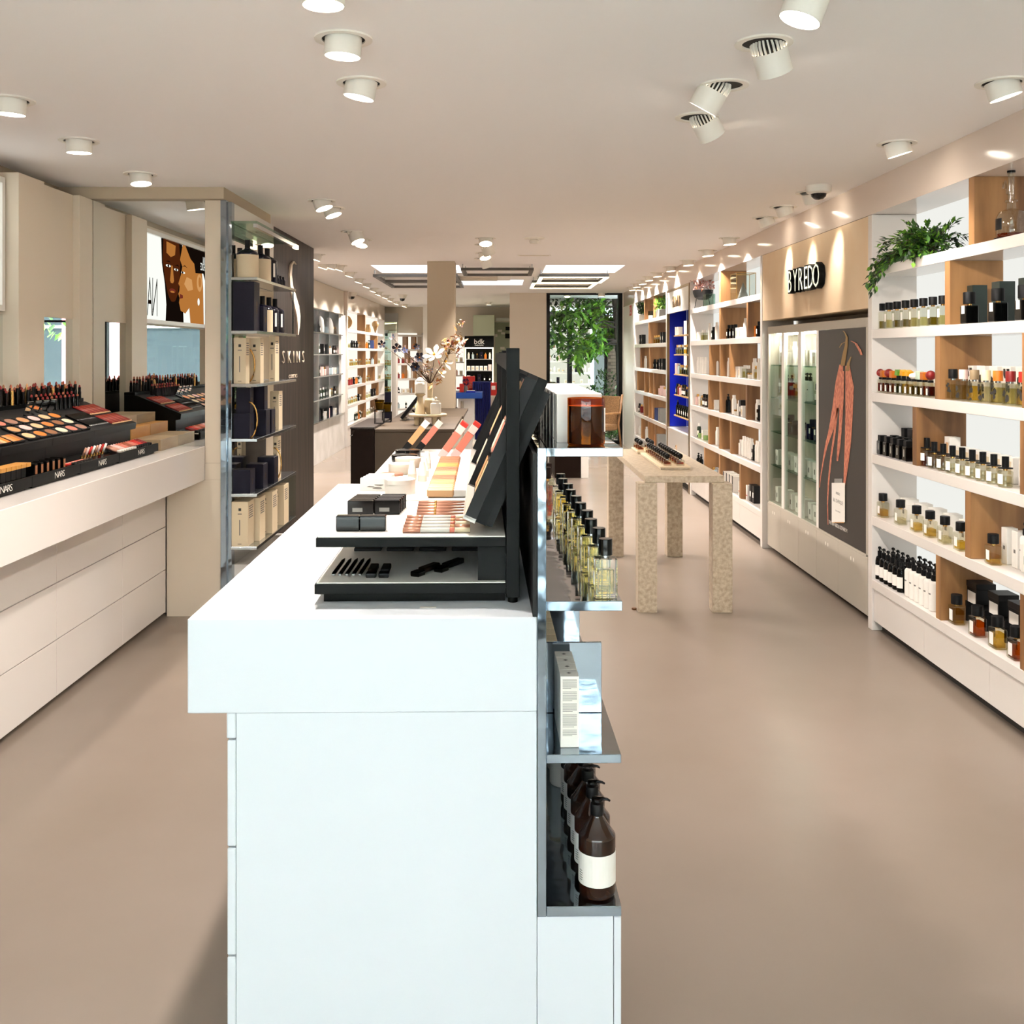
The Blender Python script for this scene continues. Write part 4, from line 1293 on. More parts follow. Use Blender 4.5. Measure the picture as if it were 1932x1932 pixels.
# pencils down the slope
for k in range(13):
    on_slope('eye_pencil', {'barrel': M().tube([(-.075, 0, .006), (.055, 0, .006)], .0052, 'black_gloss', 7), 'tip': M().tube([(.056, 0, .006), (.07, 0, .006)], [.0045, .001], 'steel', 7)},
             'black cosmetic pencil on the slope, %s from the palettes' % ORD[k], 'pencil', 5.16 + k * .019, .10, 'black pencils on the slope')
for k in range(14):
    for r in range(2):
        on_slope('lip_pencil', {'barrel': M().tube([(-.055, 0, .005), (.045, 0, .005)], .0042, ('red_dark', 'red_dark', 'petal_rust')[k % 3], 7), 'tip': M().tube([(.046, 0, .005), (.055, 0, .005)], [.005, .001], 'skin_beige', 7)},
                 'red lip pencil at the end of slope, %s along, %s rank' % (ORD[k], ('front', 'rear')[r]), 'pencil', 5.425 + k * .0205, .07 + r * .13, 'red lip pencils on the slope')
# palettes and shade discs
pc = ['skin_beige', 'carton_cream', 'skin_mid', 'orange', 'blush', 'carton_pink', 'skin_dark', 'rose_gold']
pn = ['beige', 'pale', 'tan', 'orange', 'rose', 'pink', 'brown', 'rose gold']
for k in range(6):
    for r in range(3):
        c = (k * 3 + r * 2) % 8
        on_slope('shade_pan', {'case': M().box(-.032, .032, -.05, .05, 0, .008, 'black', .001), 'pan': M().lathe([(.036, .0082), (0, .0085)], pc[c], 18, 0, 0, .75, 1.15)},
                 '%s makeup shade pan, %s along, %s rank on slope' % (pn[c], ORD[k], ('front', 'middle', 'rear')[r]), 'makeup pan', 4.50 + k * .112, .045 + r * .072, 'shade pans on the slope')
for k in range(6):
    c = (k * 3 + 3) % 8
    on_slope('blush_palette', {'case': M().box(-.035, .035, -.055, .055, 0, .010, 'black', .001), 'pan_a': M().box(-.03, .03, -.05, -.018, .0102, .0115, pc[c]), 'pan_b': M().box(-.03, .03, -.016, .016, .0102, .0115, pc[(c + 1) % 8]), 'pan_c': M().box(-.03, .03, .018, .05, .0102, .0115, pc[(c + 4) % 8])},
             'black three-pan palette with %s first, %s along the front slope' % (pn[c], ORD[k]), 'palette', 3.75 + k * .12, .045, 'palettes on the front slope')
for k in range(4):
    t = on_slope('mirror_compact', {'base': M().box(-.025, .025, -.03, .03, 0, .008, 'black', .001), 'mirror_lid': M().box(-.03, -.025, -.03, .03, .008, .07, 'mirror')},
                 'open compact with small mirror, %s on the slope' % ORD[k], 'compact', 4.86 + k * .085, .215, 'open compacts on the slope')
# foundation bottles at the near end
for k in range(9):
    for r in range(2):
        cm = ('skin_beige', 'skin_mid', 'skin_beige')[(k + r) % 3]
        put(('found', cm), lambda cm=cm: {'bottle': M().lathe([(0, .03), (.016, .03), (.017, .075), (.012, .095), (0, .098)], cm, 12), 'cap': M().lathe([(0, 0), (.0165, 0), (.0165, .03), (0, .03)], 'black', 12)},
            'foundation_bottle', '%s foundation tube on black cap, %s along, %s rank' % (('beige', 'tan', 'beige')[(k + r) % 3], ORD[k], ('front', 'rear')[r]), 'bottle', (slope(.03 + r * .06)[0], 3.72 + k * .048 + (0 if k < 7 else .0), slope(.03 + r * .06)[1] - (.0 if r else .0)), 0, 'foundation tubes on the slope')
for k in range(8):
    put('goldcap', lambda: {'bottle': M().cyl(.013, 0, .05, 'carton_pink', 12), 'cap': M().cyl(.0125, .0505, .095, 'gold', 12)}, 'concealer_bottle',
        'pink concealer bottle with tall gold cap, %s along' % ORD[k], 'bottle', (slope(.165)[0], 3.90 + k * .062, slope(.165)[1]), 0, 'gold-capped concealers')
# lower floor: boxes, sticks
XLW, ZLW = -2.02, ZT + .038
def low(name, P, label, cat, y, grp, x=XLW, key=None, rz=0):
    z = ZT + .022 + (-1.958 - x) * .033 / .142 + .0015
    put(key or label, (lambda P=P: P), name, label, cat, (x, y, z), rz, grp)


for k in range(6):
    low('foundation_box', {'cap': M().box(-.022, .022, -.02, .02, .0, .045, 'black', .002), 'bottle': M().box(-.02, .045, -.018, .018, .0455, .062, 'wood_warm', .001)}, 'golden foundation bottle lying on black caps, %s along' % ORD[k], 'bottle', 3.98 + k * .043, 'golden foundation bottles', -2.01, 'fbx')
for k in range(6):
    low('shade_swatch', {'frame': M().box(-.03, .03, -.012, .012, 0, .052, 'black_gloss', .001), 'window': M().box(.0302, .031, -.009, .009, .008, .045, 'skin_dark')}, 'upright brown shade swatch in black frame, %s along' % ORD[k], 'swatch', 4.27 + k * .055, 'upright shade swatches', -2.0, 'shs')
for k in range(6):
    low('lip_gloss', {'tube': M().tube([(-.05, 0, .006), (.0, 0, .006)], .006, 'rose_gold' if k % 2 else 'red', 8), 'cap': M().tube([(.001, 0, .006), (.035, 0, .006)], .0062, 'black_gloss', 8)}, '%s gloss stick lying in the lower tray, %s along' % (('rose', 'red')[(k + 1) % 2], ORD[k]), 'lip gloss', 4.68 + k * .035, 'gloss sticks in the lower tray', -2.0, ('gls', k % 2), 1.2)
for k in range(8):
    low('lip_crayon', {'tube': M().tube([(-.02, 0, .004), (.0, 0, .05)], .0058, ('rose_gold', 'pink_pale', 'red', 'carton_white')[k % 4], 8), 'collar': M().cyl(.0075, 0, .012, 'gold', 8, -.02)}, 'standing %s lip crayon, %s along the lower tray' % (('rose', 'pink', 'red', 'white')[k % 4], ORD[k]), 'lip crayon', 4.93 + k * .036, 'standing lip crayons', -2.03, ('lpc', k % 4))
for k in range(14):
    c = ('rose_gold', 'carton_pink', 'blush', 'petal_rust', 'blush', 'red', 'red_dark')[k // 2]
    low('gloss_tube', {'tube': M().tube([(-.045, 0, .03), (.015, 0, .008)], .0085, c, 8), 'cap': M().tube([(.016, 0, .008), (.04, 0, .0065)], .0085, 'black' if k > 6 else 'clear_plastic', 8)}, 'leaning lip gloss tube, %s along, at the end of lower tray' % ORD[k], 'lip gloss', 5.235 + k * .034, 'leaning gloss tubes', -2.01, ('glt', k // 2, k > 6))

# ================================================================== mirrored shelf niche with navy bottles, dark sign wall
nv = thing('mirror_niche', 'chrome and mirror shelf niche holding navy bottles beside the dark sign wall', 'shelf', (0, 0, 0))
obj('mirror_back', M().box(-1.665, -1.641, 6.19, 7.27, .06, 2.52, 'mirror'), nv)
obj('chrome_post', M().box(-1.668, -1.637, 6.125, 6.188, 0, 2.52, 'chrome', .002), nv)
obj('base_panel', M().box(-1.64, -1.50, 6.19, 7.26, 0, .30, 'marble_white', .001), nv)
NZ = [.425, .746, 1.08, 1.412, 1.735, 2.06]
for z in NZ:
    obj('shelf', M().box(-1.636, -1.478, 6.10, 7.27, z - .018, z, 'steel', .001), nv)
obj('glass_top', M().box(-1.636, -1.478, 6.10, 7.27, 2.385, 2.40, 'glass_shelf'), nv)
obj('light_bar', M().box(-1.50, -1.478, 6.10, 7.24, 2.36, 2.384, 'steel'), nv)
obj('light_tip', M().box(-1.50, -1.478, 7.242, 7.36, 2.355, 2.384, 'led_warm'), nv)
obj('strut', M().box(-1.492, -1.482, 7.20, 7.21, 1.736, 2.04, 'steel'), nv)
obj('glass_side', M().box(-1.636, -1.48, 7.258, 7.263, .4265, .72, 'glass_pane'), nv)


def navy_bottle():
    return {'body': M().lathe([(0, 0), (.062, 0), (.066, .006), (.066, .15), (.055, .163), (.02, .178), (.02, .182), (0, .182)], 'navy_gloss', 20),
            'sleeve': M().lathe([(.0665, .0), (.0675, .0), (.0675, .142), (.0665, .142)], 'carton_cream', 20),
            'cap': M().cyl(.017, .182, .235, 'black', 14)}


def navy_plain():
    P = navy_bottle(); P.pop('sleeve'); P['logo'] = arc_band(.0668, .04, .13, -R90 + .85, -R90 + 1.1, 'label_white', 3)
    return P


def navy_box(w, d, h):
    P = {'carton': M().box(-w / 2, w / 2, -d / 2, d / 2, 0, h, 'carton_navy', .001), 'seam': M().box(-w / 2 - .0004, -w / 2 + .004, -d / 2 - .0004, d / 2, h * .0, h, 'black')}
    P['mark'] = M().box(w / 2, w / 2 + .0006, -.002, .003, h * .35, h * .6, 'gold')
    return P


def cream_box(w, d, h):
    P = {'carton': M().box(-w / 2, w / 2, -d / 2, d / 2, 0, h, 'carton_cream', .001)}
    P['print'] = M().box(-.004, .002, -d / 2 - .0006, -d / 2, h * .25, h * .6, 'ink_soft').box(-.012, .012, -d / 2 - .0006, -d / 2, h * .72, h * .74, 'ink_soft').box(-.008, .008, -d / 2 - .0006, -d / 2, h * .8, h * .86, 'ink').box(-.012, .01, -d / 2 - .0006, -d / 2, h * .05, h * .06, 'ink')
    for r in range(6):
        P['print'].box(w / 2, w / 2 + .0006, -d * .35, d * (.3 - .05 * (r % 2)), h * (.62 + .05 * r), h * (.645 + .05 * r), 'ink_soft')
    return P


N = lambda key, fn, nm, lb, cat, x, y, lv: put(key, fn, nm, lb, cat, (x, y, NZ[lv] + .0005), 0, 'goods in the mirror niche')
N('navyA', navy_bottle, 'toiletry_bottle', 'navy bottle with cream sleeve by the chrome post, highest shelf', 'bottle', -1.560, 6.20, 5)
N('navyA', navy_bottle, 'toiletry_bottle', 'navy bottle with cream sleeve, second on the highest niche shelf', 'bottle', -1.552, 6.50, 5)
N('navyB', navy_plain, 'toiletry_bottle', 'plain navy bottle with white script, highest niche shelf', 'bottle', -1.55, 6.68, 5)
for k in range(3):
    N('vial', lambda: B('round', .03, None, .05, 'navy_gloss', cap=('cyl', .008, .02, 'black'), neck=None), 'vial', 'small navy vial, %s behind the big bottles on highest niche shelf' % ORD[k], 'bottle', -1.52, 6.85 + k * .09, 5)
N('nbt', lambda: navy_box(.13, .14, .30), 'gift_carton', 'tall navy carton on the second highest niche shelf', 'carton', -1.565, 6.19, 4)
N('nbs', lambda: navy_box(.10, .10, .155), 'gift_carton', 'square navy carton in front of sleeve bottle, niche shelf', 'carton', -1.53, 6.33, 4)
N('navyA', navy_bottle, 'toiletry_bottle', 'navy bottle with cream sleeve on second highest niche shelf', 'bottle', -1.552, 6.55, 4)
N('navyB', navy_plain, 'toiletry_bottle', 'plain navy bottle, first of two on second highest niche shelf', 'bottle', -1.548, 6.72, 4)
N('navyB', navy_plain, 'toiletry_bottle', 'plain navy bottle, second of two on second highest niche shelf', 'bottle', -1.548, 6.90, 4)
for k in range(2):
    N('crm', lambda: cream_box(.075, .09, .28), 'gift_carton', 'tall cream carton, %s on the third highest niche shelf' % ORD[k], 'carton', -1.596 + k * .05, 6.20 + k * .16, 3)
N('crm2', lambda: cream_box(.04, .12, .3), 'gift_carton', 'narrow cream carton at the end of third highest niche shelf', 'carton', -1.52, 6.75, 3)
for k, (x, y, h) in enumerate(((-1.583, 6.20, .15), (-1.53, 6.40, .16), (-1.545, 6.62, .15))):
    N(('nb', k), lambda h=h: navy_box(.10, .11, h), 'gift_carton', 'navy carton, %s along the middle niche shelf' % ORD[k], 'carton', x, y, 2)
for k in range(2):
    put('nbup', lambda: navy_box(.085, .09, .155), 'gift_carton', 'navy carton stacked on another, %s on the middle niche shelf' % ORD[k], 'carton', (-1.578 + k * .043, 6.21 + k * .19, NZ[2] + .151 + k * .0105), 0, 'goods in the mirror niche')
N('crm3', lambda: cream_box(.06, .11, .26), 'gift_carton', 'cream carton at the rear of the middle niche shelf', 'carton', -1.53, 6.86, 2)
for k, (x, y, h) in enumerate(((-1.58, 6.19, .14), (-1.555, 6.42, .15), (-1.54, 6.66, .17))):
    N(('nc', k), lambda h=h: navy_box(.11, .12, h), 'gift_carton', 'low navy carton, %s along the second lowest niche shelf' % ORD[k], 'carton', x, y, 1)
N('crm4', lambda: cream_box(.03, .11, .29), 'gift_carton', 'thin cream carton on the second lowest niche shelf', 'carton', -1.52, 6.84, 1)
for k, (x, y) in enumerate(((-1.584, 6.185), (-1.555, 6.36), (-1.535, 6.62), (-1.53, 6.95))):
    N('crmb', lambda: cream_box(.10, .15, .27), 'gift_carton', 'large cream printed carton, %s along the lowest niche shelf' % ORD[k], 'carton', x, y, 0)
for k, (x, y, z) in enumerate(((-1.54, 6.16, NZ[2]), (-1.52, 6.74, NZ[1]), (-1.59, 6.30, NZ[3]))):
    t = thing('ribbon_hoop', 'brass ribbon hoop standing on the %s niche shelf' % ('middle', 'second lowest', 'third highest')[k], 'hoop', (x, y, z + .0005))
    obj('hoop', M().tube([(-.0 + .05 * math.sin(a), 0, .11 - .11 * math.cos(a)) for a in [k2 * math.pi / 10 for k2 in range(0, 11)]], .005, 'gold', 6), t)

dw = thing('sign_wall_panel', 'dark wood veneer wall panel with pale raised lettering', 'wall panel', (-1.799, 0, 0))
obj('veneer', M().box(0, .012, 7.30, 9.60, 0, 2.598, 'dark_veneer', .001), dw)
obj('edge', M().box(-.85, .012, 9.601, 9.615, 0, 2.598, 'dark_veneer'), dw)
for ch, px in zip('SKINS', (534, 545, 553.5, 562, 571.5)):
    y = YW(px, -1.786)
    obj('letter', text_m(ch, .155, 'panel_beige', .004, 1.35, 1, 'CENTER', -.003), dw, (.016, y, PZ(684, YW(552, -1.786)) - .005), R90)
obj('lettering', text_m('COSMETICS', .045, 'panel_beige', .001, 1.5), dw, (.0135, YW(553, -1.786), PZ(713, YW(553, -1.786))), R90)
sp = []
for px, py, w in ((557, 491, .004), (552.5, 487, .008), (548, 496, .012), (546, 515, .016), (547.5, 535, .022), (552, 553, .032), (557.5, 572, .036), (561, 592, .03), (561.5, 612, .016), (560, 630, .004)):
    Y = YW(px, -1.786)
    sp.append((Y, PZ(py, 8.35), w * 2.6))
m = M()
for s_, x in ((1, .0125), (1, .028)):
    pass
L = [(y - w, z) for y, z, w in sp] + [(y + w, z) for y, z, w in reversed(sp)]
quad = M()
for k in range(len(sp) - 1):
    (ya, za, wa), (yb, zb, wb_) = sp[k], sp[k + 1]
    quad.prism([(ya - wa, za), (ya + wa, za), (yb + wb_, zb), (yb - wb_, zb)], 0, .0125, .026, 'panel_beige')
obj('emblem', quad, dw)

# ================================================================== shelving along the right wall
LV = [.296, .660, 1.018, 1.373, 1.735, 2.093]      # shelf tops
TH, XF, XBK = .052, XR, 2.40
ROWZ = [(LV[i], (LV[i + 1] - TH) if i < 5 else 2.40) for i in range(6)]


def shelf_unit(label, ya, yb, divs, doors, glow='shelf_glow'):
    """white shelving, ya near end, yb far end; divs: {row: [near-edge picture columns]}"""
    t = thing('wall_shelving', label, 'shelving', (0, 0, 0))
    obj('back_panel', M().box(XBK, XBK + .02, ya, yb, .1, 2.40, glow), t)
    for y0_, y1_ in ((ya, ya + .06), (yb - .06, yb)):
        obj('stile', M().box(XF, XBK, y0_, y1_, 0, 2.399, 'white_gloss', .002), t)
    for z in LV:
        obj('shelf', M().box(XF + .001, XBK - .001, ya + .061, yb - .061, z - TH, z, 'white_gloss', .0015), t)
    for r, ps in divs.items():
        for p in ps:
            y = YW(p, XF)
            z0, z1 = ROWZ[r]
            obj('divider', M().box(XF + .003, XBK - .002, y, y + .055, z0 + .0005, z1 - .0005, 'oak', .001), t)
    obj('base', M().box(XF + .06, XBK, ya + .061, yb - .061, .0, .243, 'shadow_gap'), t)
    n = doors
    for k in range(n):
        a = ya + .062 + (yb - ya - .124) * k / n
        b = ya + .062 + (yb - ya - .124) * (k + 1) / n
        obj('base_door', M().box(XF + .012, XF + .03, a + .001, b - .001, .055, .2425, 'white_gloss', .0015), t)
    return t


shelf_unit('white shelving with oak dividers and trailing ivy on top shelf', 3.0, 5.87,
           {5: [1837, 2100], 4: [1791, 1990], 3: [1772, 1930 + 10], 2: [1728.6, 1936], 1: [1830, 2080], 0: [1773.6, 1936]}, 4)
shelf_unit('white shelving with oak dividers holding the dark blossom bowl', 8.25, 11.42,
           {5: [1358.7], 4: [1358.7, 1410.8], 3: [1339, 1358.9, 1377.4], 2: [1337.5, 1358.5, 1409], 1: [1337.5, 1358, 1379], 0: [1329.5, 1358, 1397]}, 4)
shelf_unit('white shelving with oak dividers beside the garden window', 13.0, 16.18,
           {5: [1216, 1233], 4: [1224], 3: [1208, 1225], 2: [1202, 1216, 1225, 1233], 1: [1214.5, 1224, 1230], 0: [1210, 1223, 1236]}, 3)


def rrow(seq, pxs, row, place, depth=.07, simple=False, group=None):
    """items on the right shelving; pxs: picture columns of their centres, far to near"""
    X = XF + depth
    place_row(seq, [(X, YW(p, X)) for p in pxs], LV[row] + .0008, -R90, place, group or 'goods on the ' + place.split(', ')[-1], simple)


def lins(a, b, n):            # evenly spaced in depth between two columns
    ya, yb = 1 / (a - CX), 1 / (b - CX)
    return [CX + 1 / (ya + (yb - ya) * k / max(1, n - 1)) for k in range(n)]


IV = 'ivy shelving'
RN = ['lowest shelf', 'second shelf', 'third shelf', 'fourth shelf', 'fifth shelf', 'top shelf']
pl = lambda r, u: RN[r] + ', ' + u
# fifth row: clear bottles, dark green cartons
rrow(['black_cap', 'black_cap_pale', 'black_cap', 'black_cap', 'black_cap_pale', 'black_cap_pale', 'black_cap', 'black_cap_pale'], lins(1663, 1779, 8), 4, pl(4, IV), .06)
rrow(['green_box', 'green_box', 'green_box', 'green_box'], [1842, 1893, 1945, 1990], 4, pl(4, IV), .12)
rrow(['dark_flacon', 'dark_flacon', 'dark_flacon'], [1829, 1883, 1934], 4, pl(4, IV), .045)
# fourth row: coloured stoppers, printed bottles
rrow(['fruit_red', 'fruit_amber', 'fruit_red', 'fruit_amber', 'fruit_green', 'fruit_yellow', 'fruit_yellow', 'fruit_white', 'fruit_mint', 'fruit_amber', 'fruit_red'], lins(1660, 1756, 11), 3, pl(3, IV), .05)
rrow(['label_box'] * 7, lins(1690, 1785, 7), 3, pl(3, IV), .19)
rrow(['print_bottle0', 'print_bottle1', 'print_bottle2', 'print_bottle3', 'print_bottle4', 'print_bottle5', 'print_bottle6'], lins(1798, 1932, 7), 3, pl(3, IV), .05)
rrow(['print_box0', 'print_box1', 'print_box2', 'print_box0', 'print_box1', 'print_box2'], lins(1840, 1965, 6), 3, pl(3, IV), .17)
# third row: black bottles, top-hat bottles
rrow(['black_square'] * 5, lins(1665, 1714, 5), 2, pl(2, IV), .05)
rrow(['black_square'] * 5, lins(1677, 1722, 5), 2, pl(2, IV), .115)
rrow(['mini_blackbox'] * 4, lins(1697, 1742, 4), 2, pl(2, IV), .2)
rrow(['brim_amber', 'brim', 'brim', 'brim', 'brim', 'brim', 'brim', 'brim', 'brim'], [1749] + lins(1763, 1897, 8), 2, pl(2, IV), .05)
rrow(['label_box_tall', 'label_box_tall', 'label_box', 'label_box', 'label_box', 'label_box', 'label_box', 'label_box', 'label_box', 'label_box'], [1779, 1797] + lins(1816, 1962, 8), 2, pl(2, IV), .155)
# second row: squat bottles with white gift boxes
rrow(['squat_yellow', 'squat_clear', 'squat_yellow', 'squat_yellow', 'squat_clear', 'squat_yellow', 'squat_yellow'], [1666, 1699, 1729.5, 1755, 1783, 1813, 1874], 1, pl(1, IV), .05)
rrow(['white_box'] * 7, [1692, 1716, 1742, 1768, 1797, 1830, 1865], 1, pl(1, IV), .16)
rrow(['white_box_tall', 'white_box_tall', 'white_box', 'white_box', 'white_pump'], [1905, 1925, 1950, 1975, 1936], 1, pl(1, IV), .13)
# lowest row: pumps, amber bottles, black gift boxes
rrow(['dark_pump'] * 7, lins(1652, 1701, 7), 0, pl(0, IV), .045)
rrow(['dark_pump'] * 7, lins(1668, 1722, 7), 0, pl(0, IV), .11)
rrow(['white_pump'] * 6, lins(1716, 1762, 6), 0, pl(0, IV), .05)
rrow(['white_pump'] * 5, lins(1735, 1775, 5), 0, pl(0, IV), .12)
rrow(['squat_gold', 'squat_amber', 'squat_gold', 'squat_amber', 'squat_amber'], [1805, 1844, 1882, 1918, 1968], 0, pl(0, IV), .055)
rrow(['black_gift'] * 5, [1832, 1867, 1905, 1948, 1995], 0, pl(0, IV), .17)
for i, p in enumerate((1851, 1893, 1932)):
    put('dgift', KIND['black_gift'][0], 'gift_box', 'black gift box stacked on top of another, %s from the far end' % ORD[i], 'box', (XF + .17, YW(p, XF + .17), LV[0] + .102), -R90, 'black gift boxes')

# decanter on the top shelf
t = thing('glass_decanter', 'tall glass pump decanter with amber residue, on the top shelf', 'decanter', (XF + .10, YW(1908, XF + .10), LV[5] + .001))
obj('flask', M().lathe([(0, .012), (.058, .012), (.062, .02), (.062, .10), (.05, .125), (.02, .138), (.018, .165), (.026, .168), (.026, .176), (.015, .18)], 'glass_bottle', 24), t)
obj('liquid', M().cyl(.057, .014, .03, 'liq_amber', 20), t)
obj('base', M().cyl(.07, 0, .011, 'black', 20), t)
obj('tower', M().lathe([(.013, .18), (.013, .29), (.016, .292), (.016, .298), (0, .298)], 'glass_bottle', 14).cyl(.017, .298, .306, 'black', 14), t)
obj('spout', M().tube([(0, 0, .2), (0, .035, .21), (0, .045, .25), (0, .055, .268), (0, .068, .262), (0, .072, .24)], .005, 'glass_bottle', 8), t)
obj('label', M().add(arc_band(.0626, .045, .095, 2.6, 3.6, 'carton_black', 8)), t)


def leaf_mesh(pts_dirs, size, mats, rg):
    m = M()
    for p, d, s in pts_dirs:
        d = d.normalized()
        side = d.cross(Vector((rg.uniform(-.4, .4), rg.uniform(-.4, .4), 1))).normalized()
        up = side.cross(d) * .25
        L = size * s
        a, b = p, p + d * L
        mid = p + d * L * .45
        n = len(m.v)
        m.v += [tuple(a), tuple(mid + side * L * .24 + up * L * .3), tuple(b), tuple(mid - side * L * .24 + up * L * .3)]
        mt = rg.choice(mats)
        m.face((n, n + 1, n + 2), mt); m.face((n, n + 2, n + 3), mt)
    return m


def rnd(rg, s):
    return Vector((rg.uniform(-s, s), rg.uniform(-s, s), rg.uniform(-s, s)))


rg = random.Random(3)
yi = YW(1745, XF + .1)
t = thing('potted_ivy', 'dark green ivy plant trailing over the edge of the top shelf', 'plant', (XF + .11, yi, LV[5] + .001))
obj('pot', M().lathe([(0, 0), (.045, 0), (.055, .05), (.05, .05), (.05, .04), (0, .04)], 'dark_brown', 18), t)
pd, stems = [], M()
def ivy_ok(p):
    p.x = max(-.26, min(.12, p.x))
    if p.x > -.115: p.z = max(p.z, .02)
    p.z = min(p.z, .27)
    return p
for k in range(70):
    ln = rg.uniform(.10, .25)
    d = Vector((rg.uniform(-.7, .4), rg.uniform(-1, 1.0), rg.uniform(.1, .9))).normalized()
    p = Vector((rg.uniform(-.04, .03), rg.uniform(-.07, .07), .06)); pts = [p.copy()]
    for s_ in range(7):
        d = (d + Vector((-.01, 0, -.17)) + rnd(rg, .12)).normalized()
        p = ivy_ok(p + d * ln / 7)
        pts.append(p.copy())
        for q in range(4): pd.append((ivy_ok(p + rnd(rg, .012)), d + rnd(rg, .8) + Vector((-.1, 0, .1)), rg.uniform(.7, 1.2)))
    stems.tube(pts, .0015, 'twig', 4)
for k in range(16):            # runners towards the far side, hanging over the edge
    p = Vector((-.05, .03, .05)); d = Vector((-.30 + .02 * k, 1, .25 - .03 * k)).normalized(); pts = [p.copy()]
    for s_ in range(9):
        d = (d + Vector((-.03, 0, -.07 if p.x > -.115 else -.2)) + rnd(rg, .12)).normalized()
        p = ivy_ok(p + d * (.022 + .0022 * k)); pts.append(p.copy())
        for q in range(4): pd.append((ivy_ok(p + rnd(rg, .015)), d + rnd(rg, .7), rg.uniform(.7, 1.2)))
    stems.tube(pts, .0015, 'twig', 4)
obj('stems', stems, t)
obj('foliage', leaf_mesh(pd, .043, ['leaf', 'leaf', 'leaf_dark', 'leaf_bright'], rg), t)

# ------------------------------------------------------------------ beige sign bay with glazed cabinet
fp = thing('sign_fascia', 'beige fascia panel with large raised illuminated lettering', 'sign', (XF, 0, 0))
obj('panel', M().box(.002, .05, 5.875, 8.245, 1.862, 2.398, 'fascia_beige', .001), fp)
obj('return', M().box(.05, .31, 5.875, 8.245, 1.862, 1.88, 'taupe'), fp)
obj('recess_back', M().box(.29, .31, 5.875, 8.245, 0, 1.862, 'taupe'), fp)
Zb, Zt = PZ(542, 7.0), PZ(497, 6.9)
for ch, px in zip('BYREDO', (1493, 1503.5, 1513.5, 1523.5, 1532.5, 1543)):
    y = YW(px, XF - .03)
    l = obj('letter', text_m(ch, .235, 'black_metal', .02, .78, 1, 'CENTER', .006), fp, (-.022, y, 2.038), -R90)
    obj('letter_face', text_m(ch, .235, 'lettering_lit', .001, .78, 1, 'CENTER', -.004), l, (0, -.0215, 0))

cb = thing('glazed_cabinet', 'grey glazed cabinet with oval finger holes and dark poster door', 'cabinet', (XF, 0, 0))
xf = .035
YA, YZ = 5.97, 8.215
def CYp(px): return YW(px, XF + xf)
obj('top_rail', M().box(xf, .28, YA, YZ, 1.755, 1.812, 'grey_cabinet', .001), cb)
obj('back', M().box(.27, .285, YA, YZ, .03, 1.754, 'greige'), cb)
obj('end_panel', M().box(xf, .28, YA - .0, YA + .03, .40, 1.754, 'grey_cabinet', .001), cb)
obj('end_panel', M().box(xf, .28, YZ - .03, YZ, .40, 1.754, 'grey_cabinet', .001), cb)
posts = [(1448, 1451.5), (1474.5, 1479), (1505.5, 1511), (1540, 1544)]
for a, b in posts[1:]:
    obj('post', M().box(xf, xf + .03, CYp(b), CYp(a), .40, 1.754, 'white', .001), cb)
obj('floor_panel', M().box(xf, .27, YA + .03, YZ - .03, .385, .40, 'grey_cabinet'), cb)
ygl = [CYp(1451.5), CYp(1474.5), CYp(1479), CYp(1505.5), CYp(1511), CYp(1540)]
for a, b in ((ygl[1], ygl[0]), (ygl[3], ygl[2]), (ygl[5], ygl[4])):
    obj('glass_door', M().box(xf + .008, xf + .013, a, b, .402, 1.753, 'glass_pane'), cb)
    obj('light_strip', M().box(xf + .05, xf + .10, a + .03, b - .03, 1.742, 1.753, 'led_cabinet'), cb)
GZ = [.402, .70, .97, 1.245, 1.505]
for z in GZ[1:]:
    obj('glass_shelf', M().box(xf + .02, .268, CYp(1544) + .005, YZ - .032, z - .008, z, 'glass_shelf'), cb)
pd_ = obj('poster_door', M().box(xf + .002, xf + .03, YA + .031, CYp(1544), .402, 1.753, 'poster_dark', .001), cb)
seams = [YZ, CYp(1472), CYp(1506), CYp(1540), CYp(1581), YA]
for k in range(5):
    a, b = seams[k + 1], seams[k]
    d = obj('base_door', M().box(xf, xf + .02, a + .0015, b - .0015, .04, .384, 'grey_cabinet', .0012), cb)
    yc = (a + b) / 2
    for s_ in (-1, 1):
        h = M().lathe([(.0, 0), (.014, 0), (.014, .002), (0, .002)], 'recess_dark', 14, 0, 0, 1, 1.7)
        h2 = M().add(h, Matrix.Translation((xf - .0012, yc + s_ * .024, .325)) @ Matrix.Rotation(R90, 4, 'Y') @ Matrix.Rotation(R90, 4, 'Z') @ Matrix.Rotation(R90, 4, 'Z'))
        obj('finger_hole', M().add(M().lathe([(.0135, 0), (0, 0)], 'label_white', 14, 0, 0, 1, .6), Matrix.Translation((xf - .0006, yc + s_ * .024, .325)) @ Matrix.Rotation(-R90, 4, 'Y')), d)
obj('base_carcass', M().box(xf + .021, .27, YA, YZ, .04, .384, 'grey_cabinet'), cb)
obj('plinth', M().box(xf + .06, .27, YA + .02, YZ, 0, .04, 'recess_dark'), cb)

# poster print: hanging red pods above a small bottle
def pq(px, py):               # picture point -> (y, z) on the poster plane
    Y = YW(px, XF + xf)
    return (Y, PZ(py, Y))


def pstrip(spine, widths, mat, lay):
    m = M(); x = XF + xf + .0012 - .0006 * lay
    L, R = [], []
    for i, ((px, py), w) in enumerate(zip(spine, widths)):
        L.append(pq(px - w, py)); R.append(pq(px + w, py))
    for i in range(len(L) - 1):
        m.poly([(x, *L[i]), (x, *R[i]), (x, *R[i + 1]), (x, *L[i + 1])], mat)
    return m


